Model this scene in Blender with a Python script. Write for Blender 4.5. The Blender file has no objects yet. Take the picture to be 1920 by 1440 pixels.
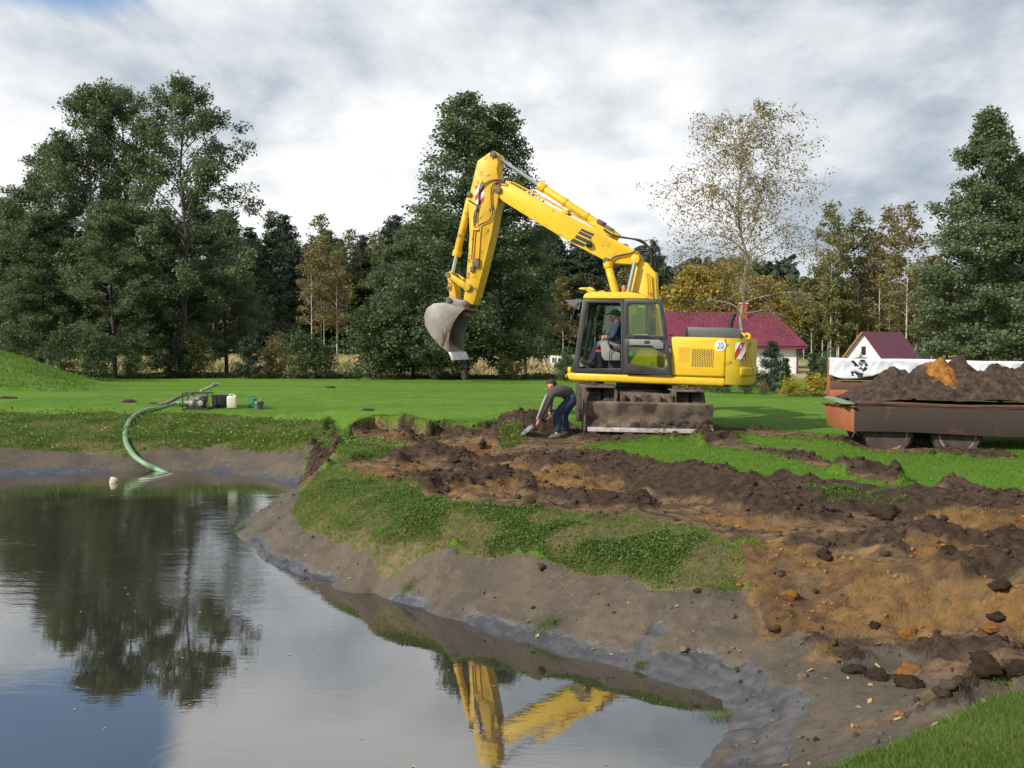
import bpy, bmesh, math, random
import numpy as np
from mathutils import Vector, Matrix

random.seed(7)
RNG = np.random.default_rng(11)
R = math.radians
SC = bpy.context.scene
COL = SC.collection

# ------------------------------------------------------------------ camera
F = 1900.0            # focal length in pixels of the 1920 px wide photograph
HC = 1.85             # eye height above the lawn beside the excavator
PITCH = math.atan(78.0 / F)
cam = bpy.data.cameras.new('camera')
cam.sensor_width = 36.0
cam.lens = 36.0 * F / 1920.0
cam.clip_start = 0.05
cam.clip_end = 6000.0
cam_o = bpy.data.objects.new('camera', cam)
COL.objects.link(cam_o)
cam_o.location = (0, 0, HC)
cam_o.rotation_euler = (math.pi / 2 - PITCH, 0, 0)
SC.camera = cam_o

# ------------------------------------------------------------------ sun, sky, exposure
SUN_TO = Vector((-0.80, -0.52, 0.66)).normalized()
SUN_EL = math.asin(SUN_TO.z)
SUN_AZ = math.atan2(SUN_TO.x, SUN_TO.y)          # from +Y towards +X
sun = bpy.data.lights.new('sun', 'SUN')
sun.energy = 3.9
sun.angle = R(0.9)
sun.color = (1.0, 0.93, 0.82)
sun_o = bpy.data.objects.new('sun', sun)
COL.objects.link(sun_o)
sun_o.rotation_euler = SUN_TO.to_track_quat('Z', 'Y').to_euler()
sun_o.location = (-20, -15, 30)

SC.view_settings.view_transform = 'Standard'
SC.view_settings.look = 'None'
SC.view_settings.gamma = 1.0
SC.view_settings.use_curve_mapping = False
SC.view_settings.exposure = 0.40

world = bpy.data.worlds.new('World')
SC.world = world
world.use_nodes = True


class NT:
    """small node-tree helper"""
    def __init__(s, tree):
        s.t = tree
        tree.nodes.clear()

    def n(s, kind, ins=None, **kw):
        nd = s.t.nodes.new(kind)
        for k, v in kw.items():
            setattr(nd, k, v)
        for k, v in (ins or {}).items():
            s.set(nd, k, v)
        return nd

    def set(s, nd, k, v):
        sock = nd.inputs[k]
        if isinstance(v, bpy.types.NodeSocket):
            s.t.links.new(v, sock)
        elif isinstance(v, bpy.types.Node):
            s.t.links.new(v.outputs[0], sock)
        else:
            if sock.type == 'RGBA' and hasattr(v, '__len__') and len(v) == 3:
                v = (*v, 1)
            sock.default_value = v

    def math(s, op, a, b=None, c=None, clamp=False):
        nd = s.n('ShaderNodeMath', operation=op, use_clamp=clamp)
        s.set(nd, 0, a)
        if b is not None:
            s.set(nd, 1, b)
        if c is not None:
            s.set(nd, 2, c)
        return nd.outputs[0]

    def smooth(s, x, lo, hi):
        nd = s.n('ShaderNodeMapRange', interpolation_type='SMOOTHSTEP')
        s.set(nd, 0, x); s.set(nd, 1, lo); s.set(nd, 2, hi)
        return nd.outputs[0]

    def lin(s, x, lo, hi, a=0.0, b=1.0):
        nd = s.n('ShaderNodeMapRange')
        s.set(nd, 0, x); s.set(nd, 1, lo); s.set(nd, 2, hi); s.set(nd, 3, a); s.set(nd, 4, b)
        return nd.outputs[0]

    def mix(s, f, a, b, blend='MIX'):
        nd = s.n('ShaderNodeMix', data_type='RGBA', blend_type=blend)
        s.set(nd, 0, f); s.set(nd, 6, a); s.set(nd, 7, b)
        return nd.outputs[2]

    def noise(s, vec, scale, detail=4.0, rough=0.55, out='Fac', dist=0.0):
        nd = s.n('ShaderNodeTexNoise')
        s.set(nd, 'Vector', vec)
        nd.inputs['Scale'].default_value = scale
        nd.inputs['Detail'].default_value = detail
        nd.inputs['Roughness'].default_value = rough
        nd.inputs['Distortion'].default_value = dist
        return nd.outputs[out]

    def mapping(s, vec, scale=(1, 1, 1), loc=(0, 0, 0), rot=(0, 0, 0)):
        nd = s.n('ShaderNodeMapping')
        s.set(nd, 0, vec)
        nd.inputs['Scale'].default_value = scale
        nd.inputs['Location'].default_value = loc
        nd.inputs['Rotation'].default_value = rot
        return nd.outputs[0]


# a broken cloud deck over a blue sky; the clouds live on a plane high above
w = NT(world.node_tree)
tc = w.n('ShaderNodeTexCoord')
sky = w.n('ShaderNodeTexSky', sky_type='NISHITA', sun_disc=False)
sky.sun_elevation = SUN_EL
sky.sun_rotation = SUN_AZ
sky.air_density = 1.0
sky.dust_density = 0.6
sky.ozone_density = 1.6
sep = w.n('ShaderNodeSeparateXYZ', {0: tc.outputs['Generated']})
dx, dy, dz = sep.outputs
den = w.math('ADD', w.math('MAXIMUM', dz, 0.0), 0.42)
pl = w.n('ShaderNodeCombineXYZ', {0: w.math('DIVIDE', dx, den), 1: w.math('DIVIDE', dy, den), 2: 0.0})
n1 = w.noise(w.mapping(pl.outputs[0], (1.0, 1.0, 1), (3.1, 0.4, 0)), 2.1, 8.0, 0.56, dist=0.25)
n2 = w.noise(w.mapping(pl.outputs[0], (1.0, 1.2, 1), (8.7, 2.9, 1.3)), 4.6, 7.0, 0.58)
# shade of the clouds: white heads, grey bases, bluer and darker to the right of the view
shade = w.math('SUBTRACT', w.math('ADD', w.math('MULTIPLY', n1, 1.65), w.math('MULTIPLY', n2, 0.36)), 0.395)
right = w.smooth(w.math('DIVIDE', dx, w.math('MAXIMUM', w.math('ABSOLUTE', dy), 0.15)), 0.05, 0.42)
shade = w.math('SUBTRACT', shade, w.math('MULTIPLY', right, 0.20))
ramp = w.n('ShaderNodeValToRGB', {0: shade})
el = ramp.color_ramp.elements
el[0].position = 0.20; el[0].color = (0.33, 0.40, 0.49, 1)
el[1].position = 0.66; el[1].color = (1.0, 1.0, 1.0, 1)
e = el.new(0.34); e.color = (0.50, 0.56, 0.63, 1)
e = el.new(0.45); e.color = (0.69, 0.73, 0.775, 1)
e = el.new(0.55); e.color = (0.83, 0.855, 0.885, 1)
# cover: opens to blue high up on the left, where the pond mirrors blue sky
left = w.smooth(w.math('DIVIDE', dx, w.math('MAXIMUM', dy, 0.15)), -0.22, -0.43)
high = w.smooth(dz, 0.225, 0.35)
hole = w.math('MULTIPLY', left, high)
cover = w.math('SUBTRACT', w.math('ADD', n1, 0.45), w.math('MULTIPLY', hole, 0.85))
cfac = w.smooth(cover, 0.30, 0.56)
b_sky = w.n('ShaderNodeBackground', {'Color': sky.outputs[0], 'Strength': 0.13})
b_cl = w.n('ShaderNodeBackground', {'Color': ramp.outputs[0], 'Strength': 0.80})
mx = w.n('ShaderNodeMixShader', {0: cfac, 1: b_sky.outputs[0], 2: b_cl.outputs[0]})
w.n('ShaderNodeOutputWorld', {0: mx.outputs[0]})


# ------------------------------------------------------------------ helpers: picture <-> place
CP, SP = math.cos(PITCH), math.sin(PITCH)


def ray(px, py):
    u = (px - 960.0) / F
    v = (720.0 - py) / F
    return np.array([u, CP + v * SP, -SP + v * CP])


def at_z(px, py, z):
    d = ray(px, py)
    t = (z - HC) / d[2]
    return np.array([d[0] * t, d[1] * t, z])


def at_d(px, py, D):
    d = ray(px, py)
    t = D / d[1]
    return np.array([d[0] * t, D, HC + d[2] * t])


# ------------------------------------------------------------------ helpers: objects
def tag(o, label=None, cat=None, group=None, kind=None):
    if label: o['label'] = label
    if cat: o['category'] = cat
    if group: o['group'] = group
    if kind: o['kind'] = kind
    return o


def empty(name, loc=(0, 0, 0), rz=0.0, label=None, cat=None, group=None):
    o = bpy.data.objects.new(name, None)
    COL.objects.link(o)
    o.location = loc
    o.rotation_euler = (0, 0, rz)
    o.empty_display_size = 0.2
    return tag(o, label, cat, group)


def link(name, me, parent=None, mat=None):
    o = bpy.data.objects.new(name, me)
    COL.objects.link(o)
    if parent is not None:
        o.parent = parent
    if mat is not None:
        me.materials.append(mat)
    return o


def copy_tree(o, parent=None):
    c = o.copy()
    COL.objects.link(c)
    c.parent = parent
    for ch in o.children:
        copy_tree(ch, c)
    return c


def fast_mesh(name, V, Fc, smooth=False):
    """mesh from numpy arrays; Fc is (m,k) with constant k"""
    me = bpy.data.meshes.new(name)
    V = np.asarray(V, dtype=np.float32)
    Fc = np.asarray(Fc, dtype=np.int32)
    m, k = Fc.shape
    me.vertices.add(len(V))
    me.vertices.foreach_set('co', V.ravel())
    me.loops.add(m * k)
    me.loops.foreach_set('vertex_index', Fc.ravel())
    me.polygons.add(m)
    me.polygons.foreach_set('loop_start', np.arange(0, m * k, k, dtype=np.int32))
    me.polygons.foreach_set('loop_total', np.full(m, k, dtype=np.int32))
    me.update(calc_edges=True)
    if smooth:
        me.polygons.foreach_set('use_smooth', np.ones(m, dtype=bool))
    return me


class MB:
    """collects shapes and links them as one mesh object"""
    def __init__(s):
        s.v, s.f = [], []

    def add(s, vs, fs):
        b = len(s.v)
        s.v += [tuple(map(float, p)) for p in vs]
        s.f += [tuple(i + b for i in f) for f in fs]
        return s

    def box(s, c, size, rot=None):
        hx, hy, hz = size[0] / 2, size[1] / 2, size[2] / 2
        vs = [Vector((x, y, z)) for x in (-hx, hx) for y in (-hy, hy) for z in (-hz, hz)]
        if rot is not None:
            vs = [rot @ p for p in vs]
        vs = [p + Vector(c) for p in vs]
        return s.add(vs, [(0, 1, 3, 2), (4, 6, 7, 5), (0, 4, 5, 1), (2, 3, 7, 6), (0, 2, 6, 4), (1, 5, 7, 3)])

    def box2(s, lo, hi):
        return s.box([(a + b) / 2 for a, b in zip(lo, hi)], [abs(b - a) for a, b in zip(lo, hi)])

    def prism(s, poly, y0, y1):
        """poly of (x,z) extruded along y"""
        n = len(poly)
        vs = [(x, y0, z) for x, z in poly] + [(x, y1, z) for x, z in poly]
        fs = [tuple(range(n)), tuple(range(2 * n - 1, n - 1, -1))]
        fs += [(i, i + n, (i + 1) % n + n, (i + 1) % n) for i in range(n)]
        return s.add(vs, fs)

    def prism_z(s, poly, z0, z1):
        n = len(poly)
        vs = [(x, y, z0) for x, y in poly] + [(x, y, z1) for x, y in poly]
        fs = [tuple(range(n - 1, -1, -1)), tuple(range(n, 2 * n))]
        fs += [(i, (i + 1) % n, (i + 1) % n + n, i + n) for i in range(n)]
        return s.add(vs, fs)

    def ring(s, outer, inner, y0, y1):
        """frame between two loops of (x,z), extruded along y"""
        n = len(outer)
        vs = [(x, y0, z) for x, z in outer] + [(x, y0, z) for x, z in inner]
        vs += [(x, y1, z) for x, z in outer] + [(x, y1, z) for x, z in inner]
        fs = []
        for i in range(n):
            j = (i + 1) % n
            fs += [(i, j, n + j, n + i), (2 * n + i, 3 * n + i, 3 * n + j, 2 * n + j),
                   (i, 2 * n + i, 2 * n + j, j), (n + i, n + j, 3 * n + j, 3 * n + i)]
        return s.add(vs, fs)

    def tube(s, pts, r, n=8, cap=True):
        pts = [Vector(p) for p in pts]
        rs = r if hasattr(r, '__len__') else [r] * len(pts)
        vs, fs = [], []
        up = None
        for i, p in enumerate(pts):
            a = pts[max(i - 1, 0)]
            b = pts[min(i + 1, len(pts) - 1)]
            d = (b - a)
            if d.length < 1e-9:
                d = Vector((0, 0, 1))
            d.normalize()
            if up is None:
                up = Vector((0, 0, 1)) if abs(d.z) < 0.9 else Vector((1, 0, 0))
            e1 = (up - d * up.dot(d))
            if e1.length < 1e-6:
                e1 = d.orthogonal()
            e1.normalize()
            e2 = d.cross(e1)
            up = e1
            for k in range(n):
                t = 2 * math.pi * k / n
                vs.append(p + (e1 * math.cos(t) + e2 * math.sin(t)) * rs[i])
        for i in range(len(pts) - 1):
            for k in range(n):
                k2 = (k + 1) % n
                fs.append((i * n + k, i * n + k2, (i + 1) * n + k2, (i + 1) * n + k))
        if cap:
            fs.append(tuple(range(n - 1, -1, -1)))
            fs.append(tuple(range((len(pts) - 1) * n, len(pts) * n)))
        return s.add(vs, fs)

    def cyl(s, p0, p1, r, n=14):
        return s.tube([p0, p1], r if hasattr(r, '__len__') else [r, r], n)

    def torus(s, c, axis, Rr, r, n=20, m=8):
        ax = Vector(axis).normalized()
        e1 = ax.orthogonal().normalized()
        e2 = ax.cross(e1)
        vs, fs = [], []
        for i in range(n):
            t = 2 * math.pi * i / n
            d = e1 * math.cos(t) + e2 * math.sin(t)
            for k in range(m):
                u = 2 * math.pi * k / m
                vs.append(Vector(c) + d * (Rr + r * math.cos(u)) + ax * r * math.sin(u))
        for i in range(n):
            for k in range(m):
                fs.append((i * m + k, ((i + 1) % n) * m + k, ((i + 1) % n) * m + (k + 1) % m, i * m + (k + 1) % m))
        return s.add(vs, fs)

    def lathe(s, prof, c, axis=(0, 0, 1), n=24, close=True):
        """prof: list of (radius, height along axis)"""
        ax = Vector(axis).normalized()
        e1 = ax.orthogonal().normalized()
        e2 = ax.cross(e1)
        vs, fs = [], []
        for r, h in prof:
            for i in range(n):
                t = 2 * math.pi * i / n
                vs.append(Vector(c) + (e1 * math.cos(t) + e2 * math.sin(t)) * r + ax * h)
        for j in range(len(prof) - 1):
            for i in range(n):
                i2 = (i + 1) % n
                fs.append((j * n + i, j * n + i2, (j + 1) * n + i2, (j + 1) * n + i))
        if close:
            fs.append(tuple(range(n - 1, -1, -1)))
            fs.append(tuple(range((len(prof) - 1) * n, len(prof) * n)))
        return s.add(vs, fs)

    def ball(s, c, r, n=12, m=8):
        rr = r if hasattr(r, '__len__') else (r, r, r)
        vs, fs = [], []
        for j in range(m + 1):
            ph = math.pi * j / m
            for i in range(n):
                t = 2 * math.pi * i / n
                vs.append((c[0] + rr[0] * math.sin(ph) * math.cos(t), c[1] + rr[1] * math.sin(ph) * math.sin(t), c[2] + rr[2] * math.cos(ph)))
        for j in range(m):
            for i in range(n):
                i2 = (i + 1) % n
                fs.append((j * n + i, (j + 1) * n + i, (j + 1) * n + i2, j * n + i2))
        return s.add(vs, fs)

    def build(s, name, mat, parent=None, M=None, bevel=0.0, seg=2, smooth=True, angle=38, kind=None, label=None):
        bm = bmesh.new()
        vs = [bm.verts.new(p) for p in s.v]
        for f in s.f:
            try:
                bm.faces.new([vs[i] for i in f])
            except ValueError:
                pass
        bmesh.ops.remove_doubles(bm, verts=bm.verts, dist=1e-5)
        bmesh.ops.recalc_face_normals(bm, faces=bm.faces)
        if bevel > 0:
            ed = [e for e in bm.edges if len(e.link_faces) == 2 and e.calc_face_angle(0) > 0.5]
            bmesh.ops.bevel(bm, geom=ed, offset=bevel, segments=seg, affect='EDGES', profile=0.5, clamp_overlap=True)
        if M is not None:
            bm.transform(M)
        me = bpy.data.meshes.new(name)
        bm.to_mesh(me)
        bm.free()
        if smooth:
            for p in me.polygons:
                p.use_smooth = True
            me.set_sharp_from_angle(angle=R(angle))
        o = link(name, me, parent, mat)
        if kind: o['kind'] = kind
        if label: o['label'] = label
        return o


# ------------------------------------------------------------------ helpers: numpy noise
def _hash(ix, iy, seed):
    n = (ix.astype(np.int64) * 374761393 + iy.astype(np.int64) * 668265263 + seed * 1442695041) & 0x7fffffff
    n = (n ^ (n >> 13)) * 1274126177 & 0x7fffffff
    n = n ^ (n >> 16)
    return (n & 0xffff) / 65535.0


def vnoise(x, y, seed=0):
    ix, iy = np.floor(x), np.floor(y)
    fx, fy = x - ix, y - iy
    fx = fx * fx * (3 - 2 * fx); fy = fy * fy * (3 - 2 * fy)
    a = _hash(ix, iy, seed); b = _hash(ix + 1, iy, seed)
    c = _hash(ix, iy + 1, seed); d = _hash(ix + 1, iy + 1, seed)
    return (a * (1 - fx) + b * fx) * (1 - fy) + (c * (1 - fx) + d * fx) * fy


def fbm(x, y, octv=4, seed=0, gain=0.5):
    s, a, t = 0, 1.0, 0
    for o in range(octv):
        ca, sa = math.cos(o * 1.3), math.sin(o * 1.3)
        s = s + a * vnoise((x * ca - y * sa) * 2 ** o + 17.3 * o, (x * sa + y * ca) * 2 ** o - 9.1 * o, seed + o)
        t += a
        a *= gain
    return s / t


def sstep(x, lo, hi):
    t = np.clip((x - lo) / (hi - lo), 0, 1)
    return t * t * (3 - 2 * t)


# ------------------------------------------------------------------ helpers: materials
def mat_new(name):
    m = bpy.data.materials.new(name)
    m.use_nodes = True
    return m, NT(m.node_tree)


def pmat(name, col, col2=None, scale=6.0, rough=0.6, rough2=None, bump=0.0, bscale=None, metal=0.0,
         dirt=None, dirt_amt=0.5, dirt_scale=3.0, spec=0.5, stretch=(1, 1, 1), coat=0.0):
    """procedural material: two tones by noise, optional dirt patches, grain relief"""
    m, t = mat_new(name)
    tcn = t.n('ShaderNodeTexCoord')
    vec = t.mapping(tcn.outputs['Object'], stretch)
    c2 = col2 or tuple(c * 0.8 for c in col)
    nz = t.noise(vec, scale, 5.0, 0.6)
    colr = t.mix(t.smooth(nz, 0.35, 0.65), col, c2)
    rg = t.lin(nz, 0.3, 0.7, rough, rough2 if rough2 is not None else min(1.0, rough + 0.12))
    if dirt is not None:
        dn = t.noise(vec, dirt_scale, 7.0, 0.68)
        df = t.smooth(dn, 0.72 - dirt_amt * 0.5, 0.80 - dirt_amt * 0.35)
        colr = t.mix(df, colr, dirt)
        rg = t.math('ADD', rg, t.math('MULTIPLY', df, 0.3), clamp=True)
    p = t.n('ShaderNodeBsdfPrincipled', {'Base Color': colr, 'Roughness': rg, 'Metallic': metal})
    p.inputs['Specular IOR Level'].default_value = spec
    p.inputs['Coat Weight'].default_value = coat
    if bump > 0:
        bn = t.noise(vec, bscale or scale * 4, 5.0, 0.65)
        b = t.n('ShaderNodeBump', {'Height': bn, 'Strength': 1.0, 'Distance': bump})
        t.set(p, 'Normal', b.outputs[0])
    t.n('ShaderNodeOutputMaterial', {0: p.outputs[0]})
    return m


def leafmat(name, cols, trans=0.35, rough=0.55, nscale=0.35, spec=0.3):
    """foliage: every leaf takes its own tone (random per island), clumps vary by noise; light passes through"""
    m, t = mat_new(name)
    geo = t.n('ShaderNodeNewGeometry')
    oi = t.n('ShaderNodeObjectInfo')
    tcn = t.n('ShaderNodeTexCoord')
    nz = t.noise(tcn.outputs['Object'], nscale, 3.0, 0.6)
    f = t.math('ADD', t.math('MULTIPLY', geo.outputs['Random Per Island'], 0.65), t.math('MULTIPLY', nz, 0.5))
    f = t.math('ADD', f, t.math('MULTIPLY', t.math('SUBTRACT', oi.outputs['Random'], 0.5), 0.22))
    rp = t.n('ShaderNodeValToRGB', {0: f})
    els = rp.color_ramp.elements
    n = len(cols)
    els[0].position = 0.12; els[0].color = (*cols[0], 1)
    els[1].position = 0.95; els[1].color = (*cols[-1], 1)
    for i in range(1, n - 1):
        e = els.new(0.12 + 0.83 * i / (n - 1)); e.color = (*cols[i], 1)
    p = t.n('ShaderNodeBsdfPrincipled', {'Base Color': rp.outputs[0], 'Roughness': rough})
    p.inputs['Specular IOR Level'].default_value = spec
    tr = t.n('ShaderNodeBsdfTranslucent', {'Color': t.mix(1.0, rp.outputs[0], (1.0, 1.0, 0.55), 'MULTIPLY')})
    ms = t.n('ShaderNodeMixShader', {0: trans, 1: p.outputs[0], 2: tr.outputs[0]})
    t.n('ShaderNodeOutputMaterial', {0: ms.outputs[0]})
    return m


def glassmat(name, tint=(0.80, 0.88, 0.84), refl=0.10, rough=0.02):
    m, t = mat_new(name)
    fr = t.n('ShaderNodeFresnel', {0: 1.45})
    f = t.math('ADD', t.math('MULTIPLY', fr.outputs[0], 0.8), refl, clamp=True)
    tr = t.n('ShaderNodeBsdfTransparent', {0: tint})
    gl = t.n('ShaderNodeBsdfGlossy', {'Color': (1, 1, 1), 'Roughness': rough})
    ms = t.n('ShaderNodeMixShader', {0: f, 1: tr.outputs[0], 2: gl.outputs[0]})
    t.n('ShaderNodeOutputMaterial', {0: ms.outputs[0]})
    return m
# ================================================================== GROUND, POND
WATER0 = -0.75
KS = 1.077               # the pond and its banks lie this much deeper (and so farther) than first measured
WATER = HC - (HC - WATER0) * KS


def sst(v, lo, hi):
    u = min(max((v - lo) / (hi - lo), 0.0), 1.0)
    return u * u * (3 - 2 * u)


def deeper(x, y):
    return 1 + (KS - 1) * (1 - sst(y, 15.0, 20.0) * sst(x, -4.6, -3.4)) * (1 - sst(y, 29, 36))


# heights measured along the picture (px, py, z) and in plan (X, Y, z)
CP_PIX = []
for p in [(0, 892), (100, 888), (200, 884), (300, 881), (400, 884), (500, 897), (590, 910), (440, 997), (480, 1030), (540, 1066),
          (620, 1090), (700, 1112), (790, 1140), (870, 1167), (960, 1195), (1050, 1222), (1130, 1243), (1200, 1264), (1280, 1288), (1350, 1312), (1362, 1335),
          (1348, 1385), (1310, 1440)]:
    CP_PIX.append((*p, WATER0))
CP_PIX += [
    # far bank
    (0, 838, -.31), (150, 835, -.31), (300, 838, -.31), (450, 835, -.31), (560, 848, -.31),
    (0, 800, -.07), (200, 800, -.07), (400, 800, -.07), (560, 803, -.07),
    (0, 768, .17), (200, 768, .18), (400, 770, .18), (550, 774, .14), (640, 778, .1),
    (200, 735, .16), (500, 735, .16), (800, 740, .12), (200, 712, .03), (600, 712, .02), (900, 716, .0), (1000, 720, 0),
    # the cut in the lawn and the floor of the dig
    (610, 797, .0), (700, 784, .03), (760, 785, .03), (830, 794, .02), (900, 795, .02), (945, 790, .04),
    (690, 828, -.36), (800, 828, -.36), (880, 838, -.34),
    (640, 836, -.12), (720, 842, -.08), (790, 848, -.12), (640, 866, -.18), (720, 866, -.18),
    (850, 858, -.30), (900, 870, -.26), (800, 880, -.22), (650, 884, -.10), (700, 893, -.12), (820, 902, -.18), (930, 893, -.2), (900, 925, -.1),
    (1040, 945, -.12), (1150, 950, -.12), (1260, 968, -.12), (1400, 990, -.1), (1550, 1003, -.1),
    # grassed lip of the near bank, and its foot
    (612, 903, -.04), (700, 925, .0), (780, 943, .02), (850, 957, .03), (930, 962, .04), (1000, 967, .05), (1150, 978, .05), (1300, 1003, .05), (1380, 1030, 0),
    (520, 985, -.55), (560, 985, -.40), (630, 1000, -.33), (700, 1018, -.27), (850, 1030, -.22), (1000, 1048, -.22), (1150, 1077, -.24), (1300, 1112, -.27), (1390, 1108, -.26),
    # spoil heaps
    (1080, 852, .1), (1200, 869, .18), (1300, 880, .22), (1400, 893, .23), (1500, 905, .2), (1600, 915, .18), (1700, 925, .15), (1850, 938, .12),
    (1250, 915, .05), (1450, 940, .05), (1650, 950, .05),
    (1350, 977, -.12), (1500, 993, -.12), (1650, 990, -.1), (1800, 1012, -.05),
    # lawn before the blade and the trailer
    (1150, 846, .08), (1200, 842, .1), (1350, 855, .1), (1500, 870, .12), (1650, 885, .12), (1800, 903, .1), (1900, 918, .1),
    (1215, 818, 0), (1100, 822, .0), (1340, 822, 0), (1500, 835, .03), (1700, 846, .05), (1900, 855, .06), (1400, 790, .03), (1450, 760, .05), (1500, 750, .0),
    # right: terrace, sandy slope, flats
    (1600, 1012, -.05), (1750, 1030, -.05), (1900, 1040, -.05), (1450, 1032, -.08), (1550, 1062, -.1), (1700, 1087, -.08), (1850, 1112, -.08), (1920, 1132, -.08),
    (1400, 1152, -.38), (1550, 1182, -.42), (1700, 1202, -.43), (1850, 1207, -.40), (1920, 1215, -.38), (1500, 1120, -.27), (1650, 1140, -.25), (1800, 1150, -.24),
    (1500, 1282, -.52), (1650, 1272, -.46), (1850, 1232, -.39), (1450, 1352, -.62), (1550, 1402, -.5), (1700, 1302, -.40), (1900, 1272, -.25),
    (1300, 1220, -.60), (1420, 1260, -.58), (1390, 1420, -.70), (1460, 1430, -.6),
    (1750, 1335, -.12), (1900, 1300, -.0), (1620, 1410, -.12), (1560, 1440, -.15), (1800, 1400, .08), (1920, 1380, .12),
]
WATER_ = WATER
WATER = WATER0
CP_XY = [(-3.75, 17.3, WATER), (-3.75, 15.5, WATER), (.75, 5.0, WATER), (-.5, 3.9, WATER), (-3, 3.0, WATER), (-8, 3.6, WATER), (-11.5, 7.5, WATER), (-12.5, 13, WATER), (-13, 17, WATER), (-12.5, 9.5, -.1), (-13.8, 14, .1), (-10.5, 5, -.2),
         (-14, 19.9, WATER), (-13.5,19.0,-.6),
         (-2.95, 16.5, -.15), (-2.9, 15.0, -.12), (-2.3, 14, -.08),
         (-6, 6, -1.5), (-8, 11, -1.7), (-10, 16, -1.5), (-5.5, 14, -1.4), (-5.5, 17, -1.25), (-3, 9, -1.35), (-1, 7.2, -1.15), (-1, 6, -1.15),  (-3, 5, -1.25),   (-8, 18.5, -1.2), (0.4, 7, -.95),
         (-1.45, 19.6, -.25), (-.3, 18.7, -.12), (.10, 20.4, .33), (.45, 20.5, .36), (.3, 21.4, .1), (-.1, 17.8, -.2), (.25, 19.2, .06), (.8, 18.6, -.06), (.9, 19.6, .0), (1.5, 19.4, .0), (1.0, 17.0, -.02), (.6, 17.6, -.1),
         (0, 21.5, .02), (2, 21.5, 0), (3.2, 22, 0), (5, 22, 0), (3, 25, .03), (8, 22, .03), (10, 18, .05), (14, 16, .08), (12, 26, .05),
         (-14, 23.5, -.05), (-18, 26, .2), (-25, 24, .2), (-30, 14, .2), (-28, 4, .2), (-16, 8, .2), (-18, 16, .2),
         (2, 3, .2), (3, 3, .22), (1.0, 3.3, .08), (0, 2, .2), (0, 0, .2), (3, 0, .2), (-3, 1, .1), (-8, 0, .2), (-20, -2, .2), (6, 3.5, .25), (9, 5, .2), (7, 7.2, -.2), (8, 9, -.05), (8, 10.5, .1), (14, 10, .1), (20, 12, .1),
         (0, -20, .2), (30, -20, .2), (-30, -20, .2), (40, 20, .1), (-40, 30, .2), (0, 35, .1), (15, 34, .05), (20, 40, -.05), (-20, 55, .0), (0, 55, 0), (12, 52, -.1), (15, 62, -.35), (30, 60, -.4), (20, 80, -.6), (35, 82, -.6), (45, 100, -.6), (-10, 90, 0), (-50, 90, 0), (0, 150, 0), (60, 160, -.4), (-80, 150, 0), (100, 60, -.2), (-100, 40, .1)]
_cp = []
for p in [at_z(*p) for p in CP_PIX] + [np.array(p, float) for p in CP_XY]:
    if 2.4 < p[1] < 30 and -14 < p[0] < 9:
        k_ = KS if p[2] <= WATER0 else deeper(p[0], p[1])
        k_ = 1 + (k_ - 1) * sst(p[1], 2.4, 4.2)
        p = np.array([p[0] * k_, p[1] * k_, HC - (HC - p[2]) * k_])
    elif p[2] <= WATER0:
        p = np.array([p[0], p[1], p[2] - .2])
    _cp.append(p)
_cp = np.array(_cp)
WATER = WATER_
CX, CY, CZ = _cp[:, 0], _cp[:, 1], _cp[:, 2]
_r = np.sqrt((CX[:, None] - CX) ** 2 + (CY[:, None] - CY) ** 2)
_n = len(CX)
_A = np.zeros((_n + 1, _n + 1)); _A[:_n, :_n] = -_r; _A[:_n, :_n] -= np.eye(_n) * 0.02; _A[:_n, _n] = 1; _A[_n, :_n] = 1
_W = np.linalg.solve(_A, np.concatenate([CZ, [0]]))


def base_h(x, y):
    x = np.asarray(x, float); y = np.asarray(y, float)
    sh = x.shape
    x = x.ravel(); y = y.ravel()
    out = np.empty(len(x))
    for i in range(0, len(x), 20000):
        xs, ys = x[i:i + 20000], y[i:i + 20000]
        r = np.sqrt((xs[:, None] - CX) ** 2 + (ys[:, None] - CY) ** 2)
        out[i:i + 20000] = -(r @ _W[:_n]) + _W[_n]
    # far ground settles to level
    far = sstep(np.hypot(x, y), 120, 260)
    out = out * (1 - far) + (-0.2) * far
    # grassy mound at the left
    m = sstep(-x / np.maximum(y, 5), .395, .535) * sstep(y, 35.0, 40.5) * (1 - sstep(y, 46, 58)) * (1 - sstep(-x, 40, 55))
    out = out + 1.50 * m
    return out.reshape(sh)


_RT = np.concatenate([np.arange(2.5, 30, 0.02), np.arange(30, 140, 0.2)])


def G(px, py):
    """where the sight line through a picture point first meets the ground (plan position)"""
    d = ray(px, py)
    t = _RT / d[1]
    z = HC + d[2] * t
    h = base_h(d[0] * t, _RT)
    k = np.argmax(h > z)
    return float(d[0] * t[k]), float(_RT[k])


def in_poly(poly, x, y):
    inside = np.zeros(x.shape, bool)
    n = len(poly)
    j = n - 1
    for i in range(n):
        xi, yi = poly[i]; xj, yj = poly[j]
        c = ((yi > y) != (yj > y)) & (x < (xj - xi) * (y - yi) / (yj - yi + 1e-12) + xi)
        inside ^= c
        j = i
    return inside


def poly_px(pts):
    return [G(*p) for p in pts]


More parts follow.
